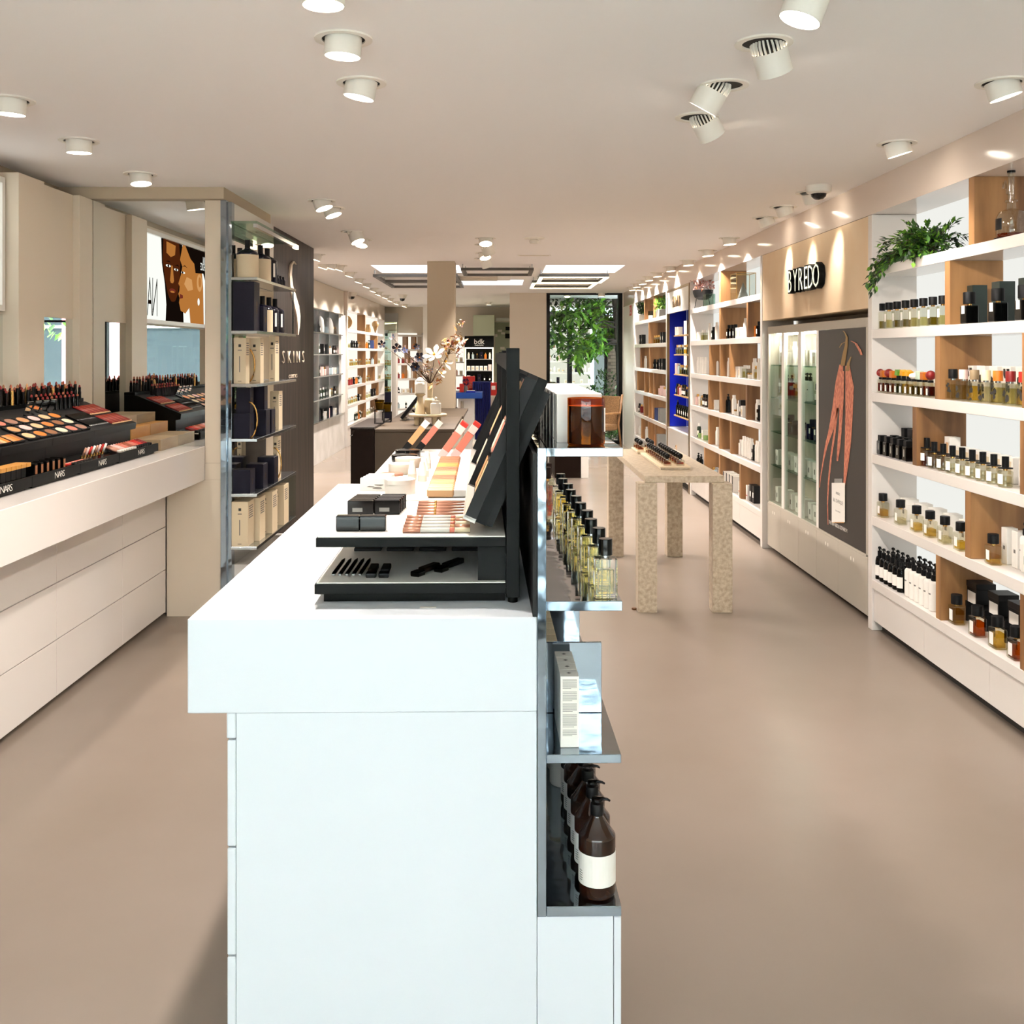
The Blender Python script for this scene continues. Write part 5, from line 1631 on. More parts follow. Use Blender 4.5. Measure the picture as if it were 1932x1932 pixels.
pt = M()
pt.add(pstrip([(1587, 688), (1583, 720), (1576, 770), (1568, 810), (1559, 840), (1553, 870), (1548, 900), (1546, 920)], [3.5, 6.5, 6, 4.5, 2.5, 1.2, .9, .6], 'poster_red', 1))
pt.add(pstrip([(1599, 690), (1603, 730), (1602, 780), (1600, 830), (1597, 870), (1593, 915)], [4, 8, 7, 6, 4.5, 1.8], 'poster_red', 2))
pt.add(pstrip([(1589, 700), (1588, 750), (1586, 800), (1583, 840), (1580, 870)], [4, 4, 3, 3, 1.5], 'poster_red', 3))
pt.add(pstrip([(1580, 770), (1574, 820), (1568, 860), (1563, 910), (1561, 950), (1562, 990)], [1.5, 2, 1.6, 1.3, 1, .6], 'poster_red', 1))
pt.add(pstrip([(1593, 625), (1598, 636), (1597, 652), (1593, 672), (1590, 690)], [.6, 2, 3, 4, 4], 'poster_stem', 4))
pt.add(pstrip([(1606, 673), (1601, 685), (1599, 700)], [1, 2.5, 3.5], 'poster_stem', 4))
pt.add(pstrip([(1584, 656), (1589, 648), (1596, 645)], [.6, 1.4, 1.4], 'poster_stem', 5))
pt.add(pstrip([(1606, 643), (1615, 648), (1622, 660), (1626, 670)], [1.5, 2.2, 2.4, 2], 'poster_red', 4))
pt.add(pstrip([(1591, 624), (1597, 632)], [.8, 1], 'poster_stem', 5))
obj('print', pt, cb, (-XF, 0, 0))
bt = M()
x = XF + xf - .003
for (a, b, c, d, mt, l) in ((1570, 1595, 911, 985, 'label_white', 0), (1575, 1590, 903, 911, 'carton_grey', 0), (1571, 1594, 985, 987, 'gold', 1)):
    ya_, yb_ = YW(a, XF + xf), YW(b, XF + xf)
    bt.poly([(x - l * .0004, ya_, PZ(c, ya_) - .0), (x - l * .0004, yb_, PZ(c, yb_)), (x - l * .0004, yb_, PZ(d, yb_)), (x - l * .0004, ya_, PZ(d, ya_))], mt)
obj('bottle_print', bt, cb, (-XF, 0, 0))
obj('lettering', text_m('BYREDO', .022, 'ink', 0, .9), cb, (xf - .0045, YW(1582, XF + xf), PZ(935, 6.45)), -R90)
obj('lettering', text_m("BAL D'AFRIQUE", .034, 'ink_soft', 0, .8), cb, (xf - .0045, YW(1582, XF + xf), PZ(951, 6.45)), -R90)
obj('lettering', text_m('EAU DE PARFUM', .014, 'ink_soft', 0, .9), cb, (xf - .0045, YW(1582, XF + xf), PZ(968, 6.45)), -R90)
obj('lettering', text_m('THE NEW ABSOLU DE PARFUM', .034, 'label_white', 0, .75), cb, (xf - .0045, YW(1582, XF + xf), PZ(998, 6.45)), -R90)

GC = 'glazed cabinet'
def grow(seq, pxs, lev, depth=.12):
    X = XF + depth
    place_row(seq, [(X, YW(p, X)) for p in pxs], GZ[lev] + .0008, -R90, ('lowest', 'second', 'third', 'fourth', 'highest')[lev] + ' level, ' + GC, 'goods in the glazed cabinet', False)


grow(['white_box'] * 7, [1474, 1487, 1500, 1512, 1524, 1537, 1547], 0)
grow(['white_box'] * 7, [1474, 1487, 1498, 1510, 1522, 1535, 1546], 1)
grow(['dark_flacon', 'black_square', 'black_square', 'black_square', 'dark_flacon', 'dark_flacon'], [1492, 1500, 1515, 1526, 1535, 1545], 2)
grow(['mini_clear', 'mini_blackpump', 'mini_blackpump', 'mini_gold', 'white_pump', 'white_pump', 'white_pump', 'squat_clear'], [1473, 1486, 1494, 1500, 1517, 1523, 1529, 1545], 3)
grow(['mini_tall', 'mini_box', 'mini_box', 'mini_tall', 'mini_tall', 'label_box', 'label_box', 'mini_box'], [1475, 1481, 1490, 1500, 1516, 1524, 1532, 1543], 4)

# ------------------------------------------------------------------ unit with blossom bowl: goods
BB = 'blossom shelving'
s3 = lambda seq, px, r, dep=.08: rrow(seq, px, r, pl(r, BB), dep, True)
s3(['mini_gold', 'mini_gold', 'mini_box', 'mini_clear', 'mini_clear', 'mini_tall', 'mini_black', 'mini_tall'], [1308, 1315, 1320, 1327, 1331, 1340, 1347, 1353], 4)
s3(['mini_gold', 'mini_clear', 'mini_black', 'mini_black', 'mini_black', 'mini_box', 'mini_box', 'mini_tall'], [1363, 1369, 1376, 1382, 1388, 1395, 1402, 1407], 4)
s3(['mini_orange', 'mini_black'], [1427, 1433], 4)
s3(['mini_tall', 'mini_tall', 'mini_tall', 'mini_tall', 'mini_tall', 'mini_tall'], lins(1309, 1333, 6), 3)
s3(['mini_green'], [1326], 3, .16)
s3(['mini_tall', 'mini_tall', 'mini_whitepump', 'mini_whitepump', 'mini_tall'], [1346, 1353, 1365, 1371, 1376], 3)
s3(['mini_box', 'mini_box', 'mini_box', 'mini_clear', 'mini_clear', 'mini_jar', 'mini_tall', 'mini_gold', 'mini_tall'], [1388, 1394, 1400, 1406, 1412, 1417, 1424, 1428, 1433], 3)
s3(['mini_clear', 'mini_pink', 'mini_pink', 'mini_box', 'mini_gold', 'mini_amber', 'mini_amber'], [1307, 1312, 1317, 1324, 1326, 1329, 1334], 2)
s3(['mini_box', 'mini_box', 'mini_whitepump', 'mini_blackpump', 'mini_tall', 'mini_jar', 'mini_white', 'mini_blackbox', 'mini_box'], [1344, 1352, 1367, 1374, 1385, 1391, 1396, 1402, 1405], 2)
s3(['mini_black', 'mini_blackpump', 'mini_tall', 'mini_tall', 'mini_black'], [1413, 1419, 1425, 1430, 1434], 2)
s3(['mini_green', 'mini_greenbottle', 'mini_green', 'mini_box', 'mini_green'], [1310, 1319, 1323, 1330, 1333], 1)
s3(['mini_tall', 'mini_tall', 'mini_whitepump', 'mini_whitepump', 'mini_white', 'mini_white', 'mini_tall', 'mini_tall', 'mini_tall', 'mini_tall', 'mini_black', 'mini_tall', 'mini_tall'], [1349, 1354, 1384, 1389, 1394, 1399, 1404, 1409, 1414, 1418, 1424, 1429, 1433], 1)
s3(['mini_blackpump', 'mini_white', 'mini_blackpump', 'mini_blackpump', 'mini_white', 'mini_clear', 'mini_gold', 'mini_teal'], [1310, 1314, 1318, 1323, 1338, 1343, 1347, 1352], 0)
s3(['mini_bw'] * 6, lins(1364, 1392, 6), 0)
s3(['mini_stripe', 'mini_stripe', 'mini_stripe', 'mini_stripe', 'mini_blackbox', 'mini_blackbox'], lins(1403, 1427, 6), 0)
s3(['mini_navy', 'mini_tall', 'mini_tall', 'mini_tall'], [1360, 1379, 1385, 1391], 1, .18)

yb_ = YW(1326, XF + .09)
t = thing('blossom_bowl', 'dark bowl on thin wire legs filled with dusty pink blossoms', 'planter', (XF + .09, yb_, LV[5] + .001))
obj('bowl', M().lathe([(0, .09), (.05, .095), (.09, .12), (.11, .17), (.112, .2), (.10, .2), (.095, .17), (0, .13)], 'black', 20), t)
for k in range(3):
    a = k * 2.09 + .4
    obj('leg', M().tube([(.075 * math.cos(a), .075 * math.sin(a), .12), (.10 * math.cos(a), .10 * math.sin(a), .0)], .004, 'black', 6), t)
rg = random.Random(8)
pd = []
for k in range(150):
    p = Vector((rg.uniform(-.1, .1), rg.uniform(-.15, .13), .2 + rg.uniform(0, .1)))
    pd.append((p, rnd(rg, 1) + Vector((0, 0, .3)), rg.uniform(.8, 1.2)))
obj('blossoms', leaf_mesh(pd, .045, ['petal_pink', 'petal_pink', 'petal_rust', 'carton_pink'], rg), t)
yb_ = YW(1400, XF + .09)
t = thing('glass_terrarium', 'brass-edged glass lantern with a grey cone inside, top shelf', 'lantern', (XF + .10, yb_, LV[5] + .001))
obj('glass', M().box(-.09, .09, -.12, .12, .002, .24, 'glass_pane'), t)
e = M()
for x_ in (-.09, .085):
    for y_ in (-.12, .115): e.box(x_, x_ + .005, y_, y_ + .005, 0, .24, 'gold')
for z_ in (0, .235):
    e.box(-.09, .09, -.12, -.115, z_, z_ + .005, 'gold').box(-.09, .09, .115, .12, z_, z_ + .005, 'gold').box(-.09, -.085, -.115, .115, z_, z_ + .005, 'gold').box(.085, .09, -.115, .115, z_, z_ + .005, 'gold')
obj('brass_edges', e, t)
solo('cone_ornament', M().lathe([(0, 0), (.055, 0), (0, .16)], 'carton_grey', 20), 'matt grey cone ornament inside the glass lantern', 'ornament', (XF + .10, yb_, LV[5] + .004))
solo('glass_box', M().box(-.05, .05, -.07, .07, 0, .13, 'glass_shelf', .002), 'clear green-tinted glass box beside the blossom bowl', 'box', (XF + .07, YW(1338, XF + .07), LV[5] + .001))

# ------------------------------------------------------------------ blue niche
bn = thing('blue_niche', 'bright blue display niche framed in bronze with white sign above', 'display', (XF, 0, 0))
Yn, Yf = 11.44, 12.98
for a in ((Yn, Yn + .04), (Yf - .04, Yf)):
    obj('frame_post', M().box(-.004, .03, a[0], a[1], 0, 2.398, 'bronze', .001), bn)
obj('side_panel', M().box(.03, .25, Yf - .03, Yf - .005, .66, 2.369, 'blue_deep'), bn)
obj('side_panel', M().box(.03, .25, Yn + .005, Yn + .03, .66, 2.369, 'blue_deep'), bn)
obj('frame_top', M().box(-.004, .05, Yn + .04, Yf - .04, 2.37, 2.398, 'bronze', .001), bn)
obj('sign_board', M().box(.0, .03, Yn + .04, Yf - .04, 2.10, 2.369, 'white', .001), bn)
obj('back', M().box(.25, .262, Yn + .04, Yf - .04, .66, 2.369, 'blue_deep'), bn)
obj('side_board', M().box(.12, .249, Yn + .80, Yn + .84, 1.39, 2.0, 'wood_grey'), bn)
obj('side_light', M().box(.09, .115, Yn + .80, Yn + .83, 1.40, 1.99, 'led_white'), bn)
BZ = [.83, 1.085, 1.34, 1.584, 1.82]
for z in BZ:
    obj('shelf', M().box(.03, .249, Yn + .041, Yf - .35, z - .015, z, 'oak_light', .0008), bn)
for k in range(4):
    obj('rod', M().cyl(.006, .67, 2.36, 'gold', 8, .22, Yn + .12 + k * .14), bn)
obj('lower_door', M().box(.004, .03, Yn + .041, Yf - .041, .09, .64, 'white_gloss', .001), bn)
obj('ledge', M().box(.0, .25, Yn + .041, Yf - .041, .641, .655, 'marble_white'), bn)
obj('emblem', M().add(M().lathe([(.05, 0), (.058, 0), (.058, .004), (.05, .004)], 'gold', 6), Matrix.Translation((.001, (Yn + Yf) / 2 + .1, .42)) @ Matrix.Rotation(-R90, 4, 'Y')), bn)
obj('plinth', M().box(.05, .25, Yn + .041, Yf - .041, 0, .09, 'recess_dark'), bn)
obj('lettering', text_m('EX NIHILO', .20, 'bronze', .004, .62, .9), bn, (-.003, (Yn + Yf) / 2 + .05, 2.165), -R90)
for r in range(5):
    seq = [['mini_blackpump'] + ['mini_black'] * 6, ['mini_black', 'mini_red', 'mini_pink', 'mini_amber', 'mini_amber', 'mini_gold', 'mini_gold'], ['mini_pinkbox', 'mini_teal', 'mini_gold', 'mini_gold', 'mini_clear', 'mini_gold', 'mini_clear'], ['mini_gold', 'mini_clear', 'mini_gold', 'mini_clear', 'mini_gold', 'mini_gold', 'mini_clear'], ['mini_box', 'mini_box']][r]
    n = len(seq)
    place_row(seq, [(XF + .062, Yf - .45 - k * .13) for k in range(n)], BZ[r] + .0008, -R90, '%s shelf, blue niche' % ('lowest', 'second', 'third', 'fourth', 'highest')[r], 'goods in the blue niche', True)

# ------------------------------------------------------------------ unit beside the window: goods
WU = 'window shelving'
s5 = lambda seq, px, r, dep=.08: rrow(seq, px, r, pl(r, WU), dep, True)
s5(['mini_gold', 'mini_blackbox', 'mini_blackbox', 'mini_amber', 'mini_gold', 'mini_gold', 'mini_gold', 'mini_blackbox', 'mini_blackbox'], [1204, 1210, 1214, 1231, 1236, 1240, 1244, 1250, 1254], 4)
s5(['mini_pinkbox', 'mini_tall', 'mini_tall', 'mini_black', 'mini_black', 'mini_black', 'mini_blackbox', 'mini_blackbox'], [1203, 1213, 1218, 1230, 1236, 1242, 1248, 1253], 3)
s5(['mini_box', 'mini_box', 'mini_gold', 'mini_gold', 'mini_pink', 'mini_pink', 'mini_pink', 'mini_pinkbox', 'mini_pink'], [1205, 1210, 1219, 1227, 1238, 1242, 1246, 1250, 1254], 2)
s5(['mini_box', 'mini_amber', 'mini_red', 'mini_black', 'mini_book_orange', 'mini_book', 'mini_book', 'mini_book_grey', 'mini_book_grey'], [1201, 1207, 1211, 1220, 1239, 1243, 1246, 1250, 1254], 1)
s5(['mini_white'] * 5 + ['mini_tall'] * 4 + ['mini_book_orange', 'mini_book_grey', 'mini_book_grey'], lins(1200, 1207, 5) + lins(1211, 1220, 4) + [1243, 1247, 1251], 0)
for i, (px, pot, w) in enumerate(((1212, 'ceramic_white', .05), (1248, 'carton_grey', .07))):
    yy = YW(px, XF + .09)
    t = thing('potted_plant', ('dark leafy plant in a small white pot, top shelf by window', 'light green succulent in a long grey trough, top shelf by window')[i], 'plant', (XF + .10, yy, LV[5] + .001))
    obj('pot', M().box(-.07, .07, -w * (1 if i == 0 else 2.2), w * (1 if i == 0 else 2.2), 0, .11, pot, .004), t)
    pd = []
    for k in range(160):
        p = Vector((rg.uniform(-.08, .06), rg.uniform(-1, 1) * (.1 if i == 0 else .17), .1 + rg.uniform(0, .16)))
        pd.append((p, rnd(rg, 1) + Vector((0, 0, .5)), rg.uniform(.8, 1.3)))
    obj('foliage', leaf_mesh(pd, .06, [['leaf_dark', 'leaf'], ['leaf_bright', 'leaf']][i], rg), t)
for i, px in enumerate((1222, 1228)):
    put('spot', lambda: jar(.04, .13, 'mint', 'glass_smoke', .5), 'storage_jar', ('green', 'clear')[i] + ' glass jar between the window shelf plants', 'jar', (XF + .09, YW(px, XF + .09), LV[5] + .001), 0)
sg = thing('safety_sign', 'small red fire equipment sign with white pictograms', 'sign', (XF - .001, YW(1190, XF), PZ(586, 16.6)))
obj('plate', M().box(-.006, 0, -.11, .11, -.085, .085, 'red'), sg)
obj('pictogram', M().box(-.0075, -.0062, .03, .07, -.055, .03, 'label_white').box(-.0075, -.0062, .04, .06, .035, .06, 'label_white').box(-.0075, -.0062, -.07, -.02, -.055, -.02, 'label_white').box(-.0075, -.0062, -.06, -.03, .0, .05, 'label_white'), sg)

# ================================================================== stone table
st = thing('stone_table', 'beige stone table with four square block legs standing in the aisle', 'table', (0, 0, 0))
obj('table_top', M().box(.892, 1.386, 6.245, 8.0, .7955, .837, 'stone_beige', .002), st)
for x0, x1 in ((.845, .963), (1.305, 1.426)):
    for y0_, y1_ in ((6.20, 6.315), (7.90, 8.02)):
        obj('leg', M().box(x0, x1, y0_, y1_, 0, .795, 'stone_beige', .002), st)


def tester_tray(label, x0, x1, y0_, y1_, cols, n, bcol, who):
    t = thing('tester_tray', label, 'tray', ((x0 + x1) / 2, y0_, .8375))
    hx = (x1 - x0) / 2
    obj('base', M().box(-hx, hx, 0, y1_ - y0_, 0, .012, 'stone_beige', .001), t)
    obj('top_plate', M().box(-hx - .004, hx + .004, -.004, y1_ - y0_ + .004, .0125, .022, 'carton_cream', .001), t)
    for c, x in enumerate(cols):
        for k in range(n):
            y = y0_ + .06 + k * (y1_ - y0_ - .12) / max(1, n - 1)
            put('tester', lambda: bottle('square', .052, .04, .036, liq='liq_amber', fill=.6, cap=('ball', .0185, .038, 'black_gloss'), neck=(.011, .006, 'steel')), 'tester_bottle',
                'low glass tester with black dome stopper, %s from the front, %s column, %s' % (ORD[k], ('inner', 'outer')[c], who), 'bottle', (x, y, .8375 + .0225), 0, 'testers on the stone table')
    return t


tester_tray('long low cream tester tray at the front of the stone table', 1.043, 1.234, 6.57, 7.50, (1.095, 1.18), 10, '', 'long tray')
tester_tray('short cream tester tray at the rear of the stone table', 1.03, 1.19, 7.58, 7.92, (1.06, 1.145), 3, '', 'short tray')

# ================================================================== cash desk
cd = thing('cash_desk', 'dark stone cash desk with brown wooden side box behind the island', 'desk', (0, 0, 0))
obj('stone_top', M().box(-.995, -.368, 7.94, 9.54, .975, 1.0, 'stone_dark', .002), cd)
obj('stone_front', M().box(-.995, -.385, 7.945, 9.52, 0, .974, 'stone_dark', .001), cd)
obj('rear_top', M().box(-1.0, -.355, 9.545, 10.93, .975, 1.0, 'stone_dark', .002), cd)
obj('rear_body', M().box(-.98, -.40, 9.545, 10.93, 0, .974, 'greige'), cd)
obj('side_panel', M().box(-.384, -.366, 7.95, 9.53, 0, .974, 'greige'), cd)
obj('wood_box', M().box(-1.183, -.997, 7.93, 9.0, 0, 1.0, 'dark_brown', .001), cd)
obj('wood_lid', M().box(-1.187, -.997, 7.925, 9.0, 1.001, 1.016, 'dark_veneer', .001), cd)
obj('hook', M().tube([(-1.183, 7.92, .95), (-1.17, 7.905, .95), (-1.165, 7.905, .958)], .004, 'steel', 6), cd)

Ys = 8.42
stand = thing('round_stand', 'round beige pedestal tray on four tapered legs on the cash desk', 'stand', (PX(807, Ys), Ys, 1.0005))
obj('tray_top', M().lathe([(0, .068), (.13, .068), (.158, .074), (.16, .088), (.154, .094), (.148, .088), (0, .088)], 'ceramic', 28), stand)
for k in range(4):
    a = .6 + k * R90
    obj('leg', M().cyl(.019, 0, .07, 'ceramic', 12, .105 * math.cos(a), .105 * math.sin(a), .025), stand)
ZS = 1.0895
t = thing('cone_vase', 'beige cone-shaped ceramic pedestal vase on the round stand', 'vase', (PX(793, Ys), Ys - .02, ZS))
obj('body', M().lathe([(0, 0), (.046, 0), (.024, .13), (.022, .145), (.045, .165), (.048, .172), (0, .172)], 'ceramic', 20), t)
t = thing('lidded_jar', 'pale square ceramic jar with lid balanced on the cone vase', 'jar', (PX(793, Ys), Ys - .02, ZS + .1725))
obj('body', M().box(-.042, .042, -.042, .042, 0, .085, 'ceramic_white', .006), t)
obj('lid', M().lathe([(0, .0855), (.046, .0855), (.042, .096), (.03, .10), (.03, .106), (.036, .108), (.02, .13), (0, .14)], 'ceramic_white', 16), t)
t = thing('lidded_jar', 'small pale square jar with round knob at the edge of round stand', 'jar', (PX(823, Ys), Ys - .05, ZS))
obj('body', M().box(-.042, .042, -.042, .042, 0, .095, 'ceramic_white', .005), t)
obj('lid', M().lathe([(0, .0955), (.03, .0955), (.03, .108), (.032, .11), (.032, .115), (0, .116)], 'ceramic_white', 16), t)
obj('knob', M().lathe([(0, .116), (.008, .117), (.013, .128), (.011, .14), (0, .147)], 'ceramic_white', 12), t)
vx = PX(811, Ys)
t = thing('flower_vase', 'beige bulb vase with long neck holding magnolias and navy blossoms', 'vase', (vx, Ys + .04, ZS))
obj('body', M().lathe([(0, 0), (.03, 0), (.05, .03), (.053, .08), (.046, .115), (.022, .135), (.021, .14), (.026, .255), (.022, .255), (.017, .14), (0, .1)], 'ceramic', 22), t)


def flower(center, nrm, r, mat, n=6, cm='yellow', w=.36):
    nrm = Vector(nrm).normalized()
    u = nrm.orthogonal().normalized(); v = nrm.cross(u)
    m = M()
    for k in range(n):
        a = 2 * math.pi * k / n + .3
        d = (u * math.cos(a) + v * math.sin(a))
        s_ = nrm.cross(d)
        pts = [(0, 0, .0), (.35, w * .55, .12), (.7, w, .3), (1.0, w * .35, .38), (1.0, -w * .35, .38), (.7, -w, .3), (.35, -w * .55, .12)]
        q = [Vector(center) + (d * a_ + s_ * b_ + nrm * c_) * r for a_, b_, c_ in pts]
        mid = Vector(center) + (d * .6 + nrm * .14) * r
        nn = len(m.v)
        m.v += [tuple(x) for x in q] + [tuple(mid)]
        for i in range(len(q)):
            m.face((nn + i, nn + (i + 1) % len(q), nn + len(q)), mat, True)
    c = Vector(center) + nrm * r * .12
    for k in range(5):
        a = k * 1.256
        p = c + (u * math.cos(a) + v * math.sin(a)) * r * .08
        m.tube([tuple(p), tuple(p + nrm * r * .2)], r * .05, cm, 4)
    return m


rg = random.Random(21)
org = Vector((0, -.04 + .04, .25))
def vp(px, py, dy=0.0):
    Y = Ys + dy
    return Vector((PX(px, Y) - vx, dy - .04, PZ(py, Y) - ZS))


fl = [(820, 671, 'petal_white', .095, 6, (-.25, -.8, .8)), (838, 683, 'petal_white', .08, 5, (.8, -.6, .35)), (832, 706, 'petal_white', .055, 3, (.5, -.5, .6)),
      (721, 650, 'petal_navy', .035, 5, (-.1, -1, .1)), (749, 657, 'petal_navy', .042, 5, (0, -1, .1)), (741, 638, 'petal_navy', .035, 4, (-.5, -.6, .7)),
      (791, 675, 'petal_navy', .045, 6, (.3, -1, .3)), (784, 692, 'petal_navy', .042, 6, (-.2, -1, 0)), (786, 655, 'petal_navy', .03, 5, (.2, -1, .4)), (763, 662, 'book_blue', .03, 5, (.4, -.7, .5)), (813, 700, 'petal_navy', .03, 3, (.2, -.6, .8))]
stm = M()
for i, (px, py, mt, r, n, nr) in enumerate(fl):
    dy = rg.uniform(-.06, .08)
    c = vp(px, py, dy)
    mid = org.lerp(c, .5) + Vector((0, 0, .03)) + rnd(rg, .015)
    stm.tube([tuple(org), tuple(org.lerp(mid, .5) + rnd(rg, .01)), tuple(mid), tuple(c)], [.004, .0035, .003, .002], 'twig', 5)
    f = obj('flower', flower(c, nr, r, mt, n, 'amber_cap' if mt == 'petal_navy' else 'yellow', .27 if mt == 'petal_white' else (.36 if n > 4 else .3)), t)
    f['label'] = 'white magnolia bloom' if mt == 'petal_white' else 'dark blue blossom'
pd1, pd2 = [], []
for hb in (vp(846, 668), vp(812, 700)):
    stm.tube([tuple(org), tuple(org.lerp(hb, .5) + Vector((.01, 0, .02))), tuple(hb)], [.004, .0035, .0028], 'twig', 5)
sprays = [(868, 610), (864, 632), (872, 648), (850, 645), (858, 655), (862, 668), (842, 668), (846, 655), (798, 702), (830, 695), (822, 722), (803, 690), (835, 650), (824, 715), (855, 640)]
for px, py in sprays:
    dy = rg.uniform(-.08, .08)
    c = vp(px, py, dy)
    hub = vp(846, 668) if px > 828 else vp(812, 700)
    stm.tube([tuple(hub), tuple(hub.lerp(c, .5) + rnd(rg, .02)), tuple(c)], [.0028, .0022, .0012], 'twig', 5)
    for k in range(9):
        (pd1 if k % 3 else pd2).append((c + rnd(rg, .03), rnd(rg, 1) + Vector((.3, 0, .1)), rg.uniform(.7, 1.3)))
obj('stems', stm, t)
obj('gold_leaves', leaf_mesh(pd1, .052, ['petal_gold', 'petal_gold', 'petal_rust'], rg), t)
obj('rust_buds', leaf_mesh(pd2, .035, ['petal_rust', 'petal_pink'], rg), t)

t = thing('payment_screen', 'black flat payment screen leaning back on a small foot', 'screen', (PX(772, 9.05), 9.05, 1.0005))
obj('foot', M().box(-.08, -.02, -.05, .05, 0, .02, 'greige', .003), t)
m = M().box(-.013, .013, -.12, .12, 0, .26, 'black', .003)
sc_ = obj('screen', m, t, (-.06, 0, .018)); sc_.rotation_euler = (0, .66, 0)
obj('arm', M().tube([(.06, 0, .012), (.07, 0, .05), (.03, 0, .085)], .008, 'black', 7), t)
for i, (px, Yp, h) in enumerate(((716, 8.35, .115), (728, 8.75, .09))):
    xx, w = PX(px, Yp), .036
    zb = 1.0165 if i == 0 else 1.0005
    t = thing('metal_planter', 'olive glass pot on a thin black metal stand, %s on the desk' % ('taller one', 'shorter one')[i], 'planter', (max(xx, -.99) if i else xx, Yp, zb))
    e = M()
    for a in (-w, w):
        for b in (-w, w): e.box(a - .003, a + .003, b - .003, b + .003, 0, h, 'black')
    e.box(-w, w, -w - .003, -w + .003, h - .006, h, 'black').box(-w, w, w - .003, w + .003, h - .006, h, 'black').box(-w - .003, w + .003, -w, w, 0, .005, 'black')
    obj('stand', e, t)
    obj('pot', M().lathe([(0, h), (.03, h), (.042, h + .08), (.038, h + .08), (.028, h + .012), (0, h + .012)], 'liq_olive', 18).lathe([(0, h + .001), (.028, h + .002), (.037, h + .06), (0, h + .06)], 'wood_grey', 14), t)

# second service counter and cane chair near the window
t = thing('service_counter', 'low dark counter with white end panel beyond the stone table', 'counter', (0, 0, 0))
obj('body', M().box(.69, 1.025, 12.9, 14.4, 0, .74, 'dark_brown', .002), t)
obj('end_panel', M().box(1.026, 1.12, 12.88, 14.4, 0, .74, 'white', .002), t)
obj('top', M().box(.68, 1.13, 12.87, 14.41, .741, .77, 'stone_dark', .002), t)
t = thing('cane_chair', 'low wooden armchair with woven cane back by the garden window', 'chair', (PX(1122, 16.4), 16.4, 0), -.75)
obj('seat', M().box(-.28, .28, -.28, .26, .34, .44, 'rattan', .02), t)
b = obj('backrest', M().box(-.26, .26, -.02, .02, 0, .5, 'rattan', .005), t, (0, .25, .40)); b.rotation_euler = (-.2, 0, 0)
for s_ in (-1, 1):
    obj('leg', M().tube([(s_ * .29, -.26, 0), (s_ * .29, -.25, .60)], .018, 'oak', 7), t)
    obj('leg', M().tube([(s_ * .29, .34, 0), (s_ * .29, .25, .44), (s_ * .29, .36, .92)], .018, 'oak', 7), t)
    obj('armrest', M().box(s_ * .29 - .03, s_ * .29 + .03, -.30, .28, .60, .635, 'oak', .006), t)
solo('floor_stain', M().lathe([(0, 0), (.016, 0), (.016, .01), (0, .01)], 'stain', 10), 'small brown floor stain at the corner of the stone table leg', 'floor stain', (.832, 6.28, .0005))  # brown stain beside the leg, raised as a thin disc

# ================================================================== rear left: grey mirror unit and white bottle wall
def left_row(seq, pxs, z, place, X=-2.72, grp=None):
    place_row(seq, [(X, YW(p, X)) for p in pxs][::-1] if False else [(X, YW(p, X)) for p in pxs], z + .0008, R90, place, grp or 'goods on the ' + place.split(', ')[-1], True, 'near end')


gu = thing('mirror_shelving', 'grey mirror-backed shelving with steel shelves and marble base', 'shelving', (0, 0, 0))
obj('back_panel', M().box(-2.77, -2.755, 13.6, 17.0, .60, 2.235, 'mirror'), gu)
obj('upper_panel', M().box(-2.77, -2.66, 13.6, 17.05, 2.236, 2.645, 'wall_paint'), gu)
obj('base', M().box(-2.77, -2.64, 13.6, 17.02, 0, .60, 'marble_white', .002), gu)
obj('stile', M().box(-2.77, -2.63, 16.6, 17.05, .601, 2.235, 'white', .002), gu)
GLV = [.615, .93, 1.265, 1.585, 1.90]
for z in GLV + [2.235]:
    obj('shelf', M().box(-2.754, -2.60, 13.6, 16.6, z - .018, z, 'steel', .001), gu)
for z0_, z1_ in zip(GLV, GLV[1:] + [2.235]):
    for y in (14.45, 15.3, 16.2):
        obj('upright', M().box(-2.754, -2.61, y, y + .012, z0_ + .0005, z1_ - .0185, 'steel'), gu)
GU = 'mirror shelving'
lins2 = lambda a, b, n: [a + (b - a) * k / max(1, n - 1) for k in range(n)]
gseq = [['mini_black', 'mini_navy', 'mini_blackbox', 'mini_box', 'mini_pinkbox', 'mini_navy', 'mini_box', 'mini_black'],
        ['mini_black', 'mini_black', 'mini_greenbottle', 'mini_greenbottle', 'mini_teal', 'mini_box', 'mini_gold', 'mini_amber', 'mini_amber'],
        ['mini_blackbox', 'mini_blackbox', 'mini_pinkbox', 'mini_pink', 'mini_teal', 'mini_teal', 'mini_box', 'mini_navy'],
        ['mini_greenbottle', 'mini_greenbottle', 'mini_blackbox', 'mini_box', 'mini_pink', 'mini_amber', 'mini_red'],
        ['mini_teal', 'mini_black', 'mini_teal', 'mini_red', 'mini_gold', 'mini_gold', 'mini_gold']]
for r, sq in enumerate(gseq):
    left_row(sq, lins2(594, 636, len(sq)), GLV[r], RN[r] + ', ' + GU, -2.68)
for k in range(4):
    rg = random.Random(k)
    m = M().lathe([(0, 0), (.06, 0), (.066, .08), (.05, .17 + .03 * (k % 2)), (.02, .24), (0, .25)], 'carton_grey' if k else 'black', 7)
    solo('stone_ornament', m, '%s rough stone ornament, %s from the near end on the highest mirror shelf' % ('grey' if k else 'black', ORD[k]), 'ornament', (-2.675, (14.05, 14.9, 15.75, 16.4)[k], 1.9008), k * .8, 'stone ornaments')

